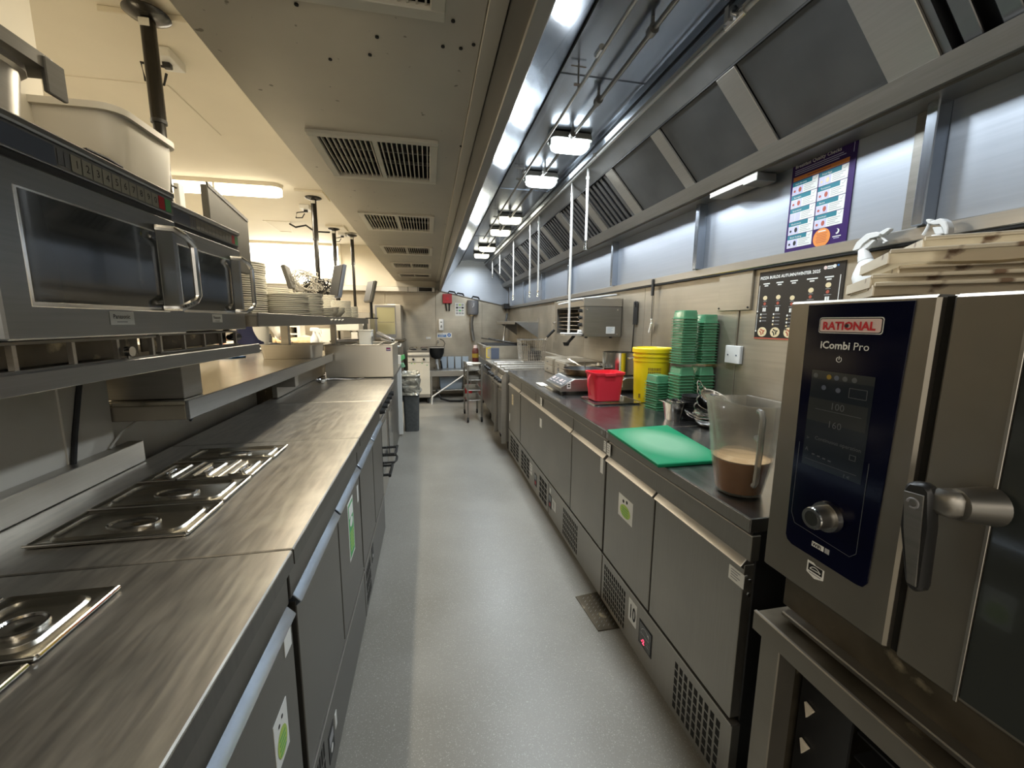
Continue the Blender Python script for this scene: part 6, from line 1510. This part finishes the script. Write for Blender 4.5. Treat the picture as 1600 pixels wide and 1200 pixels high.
part('wall_bracket', MB().box(.0, .26, 7.76, 7.849, .78, .90, .004), 'rubber', t)

t = thing('steel_table', 'low steel table against the back wall', 'table', (.36, 7.5, 0))
part('top', MB().box(.0, .74, 7.30, 7.80, .49, .515, .003), 'steel', t)
part('front_apron', MB().box(.0, .74, 7.29, 7.30, .41, .512, .002), 'steel', t)
part('lower_shelf', MB().box(.0, .74, 7.34, 7.76, .14, .155, .002), 'steel', t)
for a in (.02, .72):
    for b in (7.32, 7.78): part('leg', MB().box(a - .015, a + .015, b - .015, b + .015, 0, .49, .002), 'steel', t)
for k in range(4):
    x = .20 + .135 * k
    single('grey_crate', MB().rrect_loft([(x + .055, 7.68, .056, .03, .01, .516), (x + .055, 7.70, .060, .03, .01, .73), (x + .055, 7.70, .050, .022, .01, .73), (x + .055, 7.69, .050, .022, .01, .60)]), 'bluebucket', 'pale grey tray standing on the low back table, %s from the left' % ['first', 'second', 'third', 'fourth'][k], 'tray', 'trays standing on the back table')
single('storage_box', MB().rrect_loft([(.38, 7.6, .20, .13, .02, .156), (.38, 7.6, .22, .14, .02, .38)]), 'bluebucket', 'pale blue grey box under the low back table', 'box')
single('floor_hose', MB().tube([(.10, 7.1, .20), (.18, 7.05, .05), (.32, 6.98, .022), (.48, 6.95, .022), (.60, 7.0, .022), (.68, 7.15, .05)], .018), 'rubber', 'black hose sagging on the floor before the low table', 'hose')
single('diagonal_pipe', MB().cyl((.03, 6.84, .13), (.58, 6.88, .49), .012).cyl((.58, 6.88, .49), (.60, 7.28, .40), .008).cyl((.03, 6.84, .13), (.02, 6.84, .0), .012), 'whitepaper', 'thin white rod slanting in front of the low back table', 'rod')
t = thing('red_canister', 'dark red canister on the floor near the trolley', 'canister', (.66, 7.1, 0))
part('body', MB().lathe([(0, .001), (.07, .001), (.07, .25), (.04, .29), (0, .29)], (.66, 7.12, 0), 18), 'redpaint', t)
part('cap', MB().cyl((.66, 7.12, .29), (.66, 7.12, .33), .02), 'black', t)

t = thing('free_standing_cooker', 'white fronted two burner cooker with black knobs by the back wall', 'cooker', (-.18, 7.2, 0))
x0, x1, yf = -.355, .0, 6.92
part('body', MB().box(x0, x1, yf + .02, 7.55, .10, .88, .004), 'steel', t)
part('front', MB().box(x0, x1, yf, yf + .02, .16, .70, .003), 'cream', t)
part('knob_panel', MB().box(x0, x1, yf - .01, yf + .02, .705, .86, .004), 'cream', t)
part('towel_rail', MB().box(x0, x1, yf - .03, yf - .01, .80, .83, .004), 'steel', t)
for k in range(2): part('knob', MB().cyl((x0 + .09 + .17 * k, yf - .01, .755), (x0 + .09 + .17 * k, yf - .04, .755), .018, n=14), 'black', t)
s = Sheet((x0, yf, .72), (1, 0, 0))
for a, b, m_ in ((.05, .008, 'greenprint'), (.10, .010, 'lime'), (.22, .008, 'greenprint'), (.27, .014, 'whitepaper'), (.30, .04, 'greenprint')): s.rect(a, .02 + b, .02, .014, m_)
s.build(t, {'greenprint': 'sticker', 'lime': 'sticker', 'whitepaper': 'sticker'})
part('hob_top', MB().box(x0, x1, yf, 7.55, .88, .90, .003), 'steel_dark', t)
for k in range(2):
    cx = x0 + .09 + .18 * k
    part('burner', MB().lathe([(0, .90), (.05, .90), (.045, .92), (0, .925)], (cx, 7.05, 0), 16), 'rubber', t)
    mb = MB()
    for a in range(4): mb.cyl((cx + .08 * math.cos(a * PI / 2 + .78), 7.05 + .08 * math.sin(a * PI / 2 + .78), .945), (cx, 7.05, .945), .006, n=6).cyl((cx + .08 * math.cos(a * PI / 2 + .78), 7.05 + .08 * math.sin(a * PI / 2 + .78), .945), (cx + .08 * math.cos(a * PI / 2 + .78), 7.05 + .08 * math.sin(a * PI / 2 + .78), .90), .005, n=6)
    part('pan_support', mb, 'chrome', t)
for a in (x0 + .04, x1 - .04):
    for b in (yf + .06, 7.5): part('leg', MB().cyl((a, b, 0), (a, b, .10), .02), 'black', t)

t = thing('tall_oven', 'tall steel oven with a yellow lit glass door against the back wall', 'oven', (-.66, 7.4, .0))
x0, x1, yf, z0, z1 = -.90, -.455, 7.15, 1.06, 1.655
part('casing', MB().box(x0 - .04, x1 + .0, yf + .03, 7.80, z0, z1, .006), 'steel', t)
d = part('door', MB().box(x0, x1, yf, yf + .03, z0 + .01, z1, .004), 'steel', t)
part('glass', MB().box(x0 + .06, x1 - .10, yf - .004, yf, z0 + .10, z1 - .05, .001), 'darkglasswarm', d)
part('frame', MB().box(x0 + .03, x0 + .06, yf - .006, yf, z0 + .05, z1 - .02).box(x1 - .10, x1 - .085, yf - .006, yf, z0 + .05, z1 - .02).box(x0 + .06, x1 - .10, yf - .006, yf, z0 + .05, z0 + .10).box(x0 + .06, x1 - .10, yf - .006, yf, z1 - .05, z1 - .02), 'greyplastic', d)
part('shelf_line', MB().box(x0 + .07, x1 - .11, yf - .006, yf - .004, 1.36, 1.366), 'chrome', d)
part('handle', MB().cyl((x0 + .01, yf - .03, 1.2), (x0 + .01, yf - .03, 1.5), .010).cyl((x0 + .01, yf, 1.22), (x0 + .01, yf - .03, 1.22), .007).cyl((x0 + .01, yf, 1.48), (x0 + .01, yf - .03, 1.48), .007), 'chrome', d)
part('lower_cabinet', MB().box(x0 - .06, x1 + .02, yf + .02, 7.80, .10, z0 - .01, .005), 'steel_dark', t)
part('base_slab', MB().box(x0 - .08, x1 + .04, yf - .02, 7.82, z0 - .03, z0, .004), 'grime', t)
for a in (x0, x1 - .05):
    for b in (yf + .1, 7.7): part('leg', MB().cyl((a, b, 0), (a, b, .10), .022), 'black', t)

# bin with its bag, and the blue bucket group at the end of the left line
t = thing('waste_bin', 'grey plastic bin lined with a shiny clear bag', 'bin', (-.24, 5.26, 0))
part('body', MB().rrect_loft([(-.24, 5.26, .085, .13, .03, .001), (-.24, 5.26, .10, .15, .035, .54), (-.24, 5.26, .105, .155, .035, .545), (-.24, 5.26, .105, .155, .035, .585)]), 'greybin', t)
mb = MB(); secs = []
for k in range(9):
    z = .48 + .03 * k
    secs.append((-.24 + .006 * math.sin(k * 2.1), 5.26, .112 + .010 * math.sin(k * 1.7), .165 + .012 * math.cos(k * 2.3), .05, z))
secs += [(-.24, 5.26, .11, .16, .05, .735), (-.24, 5.26, .09, .14, .04, .70), (-.24, 5.26, .08, .12, .04, .62)]
mb.rrect_loft(secs, 7, False, True)
for v in mb.bm.verts:
    a = math.atan2(v.co.y - 5.26, v.co.x + .24)
    v.co.x += .008 * math.sin(9 * a + v.co.z * 40); v.co.y += .008 * math.cos(11 * a + v.co.z * 33); v.co.z += .010 * math.sin(7 * a)
part('liner_bag', mb, 'bag', t)
single('far_cabinet', MB().box(-.88, -.40, 5.05, 5.52, .02, .80, .004).box(-.89, -.385, 5.03, 5.54, .80, .815, .003), 'steel_dark', 'dark cabinet behind the waste bin at the end of the left row', 'cabinet')
t = thing('blue_bucket', 'pale blue bucket with white lid and grip left of the cooker', 'bucket', (-.44, 5.3, .815))
part('body', MB().lathe([(0, .90), (.065, .90), (.078, 1.05), (.078, 1.055), (.07, 1.055), (.06, .91), (0, .905)], (-.465, 5.3, -.0), 24), 'bluebucket', t)
part('lid', MB().lathe([(.0, 1.056), (.10, 1.056), (.10, 1.072), (0, 1.075)], (-.465, 5.3, 0), 24), 'bluebucket', t)
part('grip', MB().tube([(-.40, 5.28, 1.06), (-.355, 5.26, 1.07), (-.345, 5.26, 1.10)], .010), 'white', t)
part('stand', MB().cyl((-.465, 5.3, .816), (-.465, 5.3, .899), .055), 'bluebucket', t)
t = thing('caution_sign', 'folded green and yellow cloths hanging at the end of the left row', 'cloth', (-.36, 5.1, .80))
part('green_cloth', MB().prism([(-.42, 5.06, .94), (-.36, 5.05, .96), (-.30, 5.06, .98), (-.29, 5.06, .93), (-.34, 5.05, .90), (-.41, 5.06, .91)], (0, .03, 0), .004), 'greenprint', t)
part('yellow_cloth', MB().prism([(-.42, 5.05, .92), (-.38, 5.045, .92), (-.37, 5.045, .86), (-.42, 5.05, .816)], (0, .03, 0), .004), 'yellow', t)
part('green_tail', MB().prism([(-.38, 5.05, .88), (-.31, 5.05, .88), (-.29, 5.05, .83), (-.33, 5.05, .816)], (0, .02, 0), .004), 'board', t)

# ------------------------------------------------------------------ seen through the pass
p = on_z(418, 558, 1.101); 
t = thing('gastro_tray', 'long steel food pan standing on the pass counter', 'pan', (-1.05, 2.75, 1.10))
a = on_z(413, 560, 1.101); b = on_z(488, 562, 1.101)
cx, cy = (a.x + b.x) / 2, (a.y + b.y) / 2 + .14
hx = (b.x - a.x) / 2
part('pan', MB().rrect_loft([(cx, cy, hx - .01, .13, .03, 1.101), (cx, cy, hx, .14, .03, 1.19), (cx, cy, hx, .14, .03, 1.195), (cx, cy, hx + .012, .155, .03, 1.197), (cx, cy, hx + .012, .155, .03, 1.203), (cx, cy, hx - .002, .14, .03, 1.203), (cx, cy, hx - .012, .13, .03, 1.12)]), 'steel', t)
part('inner_pan', MB().box(cx - hx * .9, cx - hx * .1, cy - .12, cy + .12, 1.15, 1.192, .004), 'steel_dark', t)
q = on_z(360, 560, 1.101)
single('blue_cloth', MB().prism([(q.x - .09, q.y, 1.101), (q.x + .02, q.y - .02, 1.101), (q.x + .08, q.y + .06, 1.101), (q.x - .02, q.y + .14, 1.101)], (0, 0, .012), .003), 'blueprint', 'small blue cloth on the pass counter', 'cloth')
q = on_z(372, 548, 1.101)
single('white_board', MB().prism([(q.x - .1, q.y, 1.101), (q.x + .12, q.y + .02, 1.101), (q.x + .25, q.y + .25, 1.101), (q.x - .02, q.y + .3, 1.101)], (0, 0, .01), .002), 'ceramic', 'thin white board lying on the pass counter behind the blue cloth', 'board')
# second counter beyond the pass with bread, bottle, racks
t = thing('service_counter', 'far cream topped service counter beyond the pass', 'counter', (-2.2, 5.6, 0))
part('top', MB().box(-3.6, -1.45, 5.4, 6.05, 1.07, 1.10, .003), 'ceramic', t)
part('body', MB().box(-3.58, -1.47, 5.43, 6.03, .0, 1.07, .003), 'steel', t)
for k, (px, w_) in enumerate([(441, .075), (462, .09), (425, .05)]):
    q = on_y(px, 528, 5.62)
    single('bread_loaf', MB().lathe([(0, 0), (.85, .0), (1, .02), (.92, .04), (.5, .06), (0, .066)], (q.x, 5.62, 1.101), 20, w_, .08), 'bread', ['left round bread loaf on the far service counter', 'right and larger bread loaf on the far service counter', 'smallest bread loaf half hidden on the far service counter'][k], 'bread')
q = on_y(478, 529, 5.6); single('bread_roll', MB().lathe([(0, 0), (.9, .0), (1, .03), (.8, .07), (0, .095)], (q.x, 5.6, 1.101), 20, .11, .08), 'bread', 'flat bread loaf beside the white spray bottle', 'bread')
q = on_y(491, 520, 5.5)
t = thing('spray_bottle', 'white spray bottle on the far service counter beyond the pass', 'spray bottle', (q.x, 5.5, 1.10))
part('bottle', MB().lathe([(0, .001), (.05, .001), (.052, .01), (.048, .06), (.02, .11), (.018, .14), (0, .14)], n=18), 'white', t, local=True)
part('head', MB().prism([(-.05, -.015, .15), (.02, -.015, .14), (.07, -.015, .13), (.09, -.015, .11), (.08, -.015, .165), (.04, -.015, .19), (-.04, -.015, .19)], (0, .03, 0), .004), 'white', t, local=True)
part('trigger', MB().cyl((.05, 0, .14), (.075, 0, .07), .008), 'white', t, local=True)
a = on_y(433, 512, 5.85); b = on_y(468, 512, 5.85)
t = thing('bread_rack', 'open pale rack with dark shelves beyond the pass', 'rack', ((a.x + b.x) / 2, 5.9, 1.10))
for x in (a.x, (a.x + b.x) / 2, b.x): part('upright', MB().box(x - .02, x + .02, 5.80, 6.02, 1.101, 1.42, .002), 'lowwall', t)
for z in (1.19, 1.29, 1.41): part('shelf', MB().box(a.x + .02, b.x - .02, 5.80, 6.02, z, z + .02, .002), 'lowwall', t)
part('back', MB().box(a.x, b.x, 6.02, 6.03, 1.101, 1.42), 'dark', t)
for k in range(4):
    q = on_y([386, 402, 414, 422][k], 526, 5.55)
    single('sauce_bottle', MB().lathe([(0, 0), (.022, 0), (.022, .07), (.012, .09), (.012, .11), (0, .11)], (q.x, 5.55, 1.101), 12), ['black', 'black', 'white', 'black'][k], ['dark', 'dark', 'white', 'dark'][k] + ' small bottle on the far service counter, %s of the row' % ['leftmost', 'second', 'third', 'rightmost'][k], 'bottle')
# glass fronted unit and toaster between the pass and the back oven
t = thing('conveyor_toaster', 'steel toaster with a dark base seen under the gantry shelf', 'toaster', (-1.05, 5.75, 1.0))
a = on_y(526, 536, 5.6); b = on_y(555, 500, 5.6)
part('hood', MB().box(a.x - .03, b.x + .04, 5.6, 5.95, 1.25, 1.345, .005), 'lowwall', t)
part('neck', MB().box(a.x + .08, a.x + .17, 5.62, 5.8, 1.16, 1.25, .004), 'steel', t)
part('side_plate', MB().box(a.x + .18, b.x + .02, 5.61, 5.9, 1.14, 1.23, .004), 'lowwall', t)
part('base', MB().box(a.x - .03, b.x + .03, 5.55, 5.95, 1.08, 1.13, .02), 'rubber', t)
part('cabinet', MB().box(-1.35, -.90, 5.58, 6.0, 0, 1.078, .004), 'steel_dark', t)
a = on_y(556, 502, 6.3); b = on_y(575, 528, 6.3)
t = thing('black_oven', 'black fronted oven with a round dial under the end of the gantry shelf', 'oven', ((a.x + b.x) / 2, 6.5, 1.0))
part('casing', MB().box(a.x - .22, b.x + .04, 6.3, 6.8, 1.05, 1.50, .004), 'steel', t)
part('front', MB().box(a.x, b.x, 6.292, 6.3, 1.22, 1.42, .001), 'glassdark', t)
part('second_front', MB().box(a.x - .19, a.x - .02, 6.292, 6.3, 1.30, 1.42, .001), 'redpaint', t)
part('dial', MB().cyl(((a.x + b.x) / 2, 6.292, 1.325), ((a.x + b.x) / 2, 6.28, 1.325), .032, .028, 20), 'white', t)
part('dial_face', MB().cyl(((a.x + b.x) / 2, 6.28, 1.325), ((a.x + b.x) / 2, 6.278, 1.325), .014, .014, 12), 'greyplastic', t)
part('cabinet', MB().box(a.x - .22, b.x + .04, 6.32, 6.8, .0, 1.04, .004), 'steel_dark', t)
q = on_y(508, 530, 6.2)
single('clear_box', MB().rrect_loft([(q.x, 6.2, .10, .10, .01, 1.102), (q.x, 6.2, .12, .12, .01, 1.26), (q.x, 6.2, .125, .125, .01, 1.265), (q.x, 6.2, .115, .115, .01, 1.265), (q.x, 6.2, .09, .09, .01, 1.12)]), 'ceramic', 'pale box on the counter right of the spray bottle', 'box')
single('corner_counter', MB().box(-1.44, -1.36, 6.05, 6.9, 0, 1.0).box(-2.6, -1.36, 6.08, 6.9, 1.07, 1.10, .003).box(-2.55, -1.45, 6.12, 6.85, 0, 1.07), 'lowwall', 'pale counter in the far corner beyond the pass', 'counter')

# ------------------------------------------------------------------ person behind the pass
def person():
    yP = 4.55
    c = on_y(392, 520, yP)
    t = thing('person', 'person in a white shirt and navy apron reaching across behind the pass', 'person', (c.x, yP, 0))
    vs = [(0, 0, .98), (0, 0, 1.12), (0, .01, 1.30), (0, .01, 1.42), (0, 0, 1.50), (0, -.02, 1.58), (0, -.02, 1.68),
          (.18, .01, 1.42), (.27, -.02, 1.26), (.38, -.14, 1.15), (.44, -.20, 1.135),
          (-.18, .01, 1.42), (-.25, .0, 1.22), (-.24, -.10, 1.14), (-.14, -.22, 1.14),
          (.10, 0, .93), (.11, .01, .52), (.11, .02, .09), (.11, -.12, .03),
          (-.10, 0, .93), (-.11, .01, .52), (-.11, .02, .09), (-.11, -.12, .03)]
    rad = [.145, .135, .15, .14, .065, .075, .085, .07, .048, .036, .03, .07, .048, .036, .03, .095, .06, .045, .035, .095, .06, .045, .035]
    ed = [(0, 1), (1, 2), (2, 3), (3, 4), (4, 5), (5, 6), (3, 7), (7, 8), (8, 9), (9, 10), (3, 11), (11, 12), (12, 13), (13, 14), (0, 15), (15, 16), (16, 17), (17, 18), (0, 19), (19, 20), (20, 21), (21, 22)]
    def skinned(vs, ed, rad, name, m, root=0, lv=2):
        me = bpy.data.meshes.new(name); me.from_pydata(vs, ed, [])
        o = bpy.data.objects.new(name, me); COL.objects.link(o)
        o.modifiers.new('skin', 'SKIN'); o.modifiers.new('sub', 'SUBSURF').levels = lv
        if not me.skin_vertices: 
            bpy.context.view_layer.objects.active = o; o.select_set(True); bpy.ops.mesh.customdata_skin_add(); o.select_set(False)
        for i, r in enumerate(rad): me.skin_vertices[0].data[i].radius = (r, r * (.8 if i < 4 and name == 'body' else 1))
        me.skin_vertices[0].data[root].use_root = True
        dg = bpy.context.evaluated_depsgraph_get(); dg.update()
        nm = bpy.data.meshes.new_from_object(o.evaluated_get(dg)); bpy.data.objects.remove(o); nm.materials.clear(); nm.shade_smooth()
        return part(name, nm, m, t, local=True)
    b = skinned(vs, ed, rad, 'body', 'skin')
    # shirt: torso and upper sleeves
    sv = [(0, 0, 1.0), (0, 0, 1.12), (0, .01, 1.30), (0, .01, 1.41), (.18, .01, 1.42), (.26, -.01, 1.28), (.33, -.09, 1.195), (-.18, .01, 1.42), (-.25, .0, 1.24), (-.245, -.05, 1.18)]
    skinned(sv, [(0, 1), (1, 2), (2, 3), (3, 4), (4, 5), (5, 6), (3, 7), (7, 8), (8, 9)], [.165, .155, .168, .155, .085, .064, .056, .085, .064, .056], 'shirt', 'whitecloth')
    tr = [(0, 0, 1.0), (.10, 0, .92), (.11, .01, .52), (.11, .02, .12), (-.10, 0, .92), (-.11, .01, .52), (-.11, .02, .12)]
    skinned(tr, [(0, 1), (1, 2), (2, 3), (0, 4), (4, 5), (5, 6)], [.16, .11, .078, .065, .11, .078, .065], 'trousers', 'black')
    mb = MB(); n = 10; rows = []
    for k, (z, hw, dp) in enumerate([(.55, .22, .19), (.80, .20, .185), (1.0, .175, .18), (1.10, .165, .175), (1.22, .12, .178), (1.34, .10, .175)]):
        rows.append([mb.bm.verts.new((hw * math.sin(-1.2 + 2.4 * i / n), -dp * math.cos(-1.2 + 2.4 * i / n), z)) for i in range(n + 1)])
    for A, B in zip(rows, rows[1:]):
        for k in range(n): mb.bm.faces.new((A[k], A[k + 1], B[k + 1], B[k]))
    bmesh.ops.solidify(mb.bm, geom=list(mb.bm.faces), thickness=.004)
    part('apron', mb, 'navycloth', t, local=True)
    # head with face, hair
    part('head', MB().lathe([(0, 1.535), (.045, 1.545), (.068, 1.585), (.078, 1.64), (.074, 1.69), (.05, 1.735), (0, 1.752)], (0, -.02, 0), 20, 1, 1.18), 'skin', t, local=True)
    part('hair', MB().lathe([(.079, 1.645), (.084, 1.68), (.072, 1.73), (.035, 1.762), (0, 1.765)], (0, -.006, 0), 20, 1.03, 1.15), 'hair', t, local=True)
    part('nose', MB().cyl((0, -.11, 1.655), (0, -.128, 1.632), .006, .011, 8), 'skin', t, local=True)
    part('mouth', MB().box(-.02, .02, -.104, -.098, 1.598, 1.603, .001), 'redfood', t, local=True)
    for s in (-1, 1):
        part('eye', MB().lathe([(0, -.007), (.006, -.004), (.007, 0), (.006, .004), (0, .007)], (s * .028, -.103, 1.655), 10), 'inkblack', t, local=True)
        part('ear', MB().lathe([(0, -.022), (.008, -.015), (.01, 0), (.008, .016), (0, .022)], (s * .079, -.012, 1.645), 10, .8, 1.6), 'skin', t, local=True)
    # hands: palm chain plus five short fingers each
    for s, w0, dx in ((1, Vector((.44, -.20, 1.135)), Vector((.75, -.62, -.12))), (-1, Vector((-.14, -.22, 1.14)), Vector((.6, -.75, -.12)))):
        d = dx.normalized(); sd = d.cross(Vector((0, 0, 1))).normalized()
        P = [tuple(w0), tuple(w0 + d * .05), tuple(w0 + d * .085)]; E = [(0, 1), (1, 2)]; Rr = [.026, .034, .030]
        for k in range(4):
            off = sd * (-.028 + .019 * k); L = (.060, .070, .066, .050)[k]; i = len(P)
            P += [tuple(w0 + d * .09 + off), tuple(w0 + d * (.09 + L * .5) + off + Vector((0, 0, -.006))), tuple(w0 + d * (.09 + L) + off * 1.1 + Vector((0, 0, -.020)))]
            E += [(2, i), (i, i + 1), (i + 1, i + 2)]; Rr += [.009, .0085, .0075]
        i = len(P); P += [tuple(w0 + d * .045 - sd * .042), tuple(w0 + d * .080 - sd * .058 + Vector((0, 0, -.01)))]; E += [(1, i), (i, i + 1)]; Rr += [.010, .0085]
        skinned(P, E, Rr, 'hand', 'skin')
person()
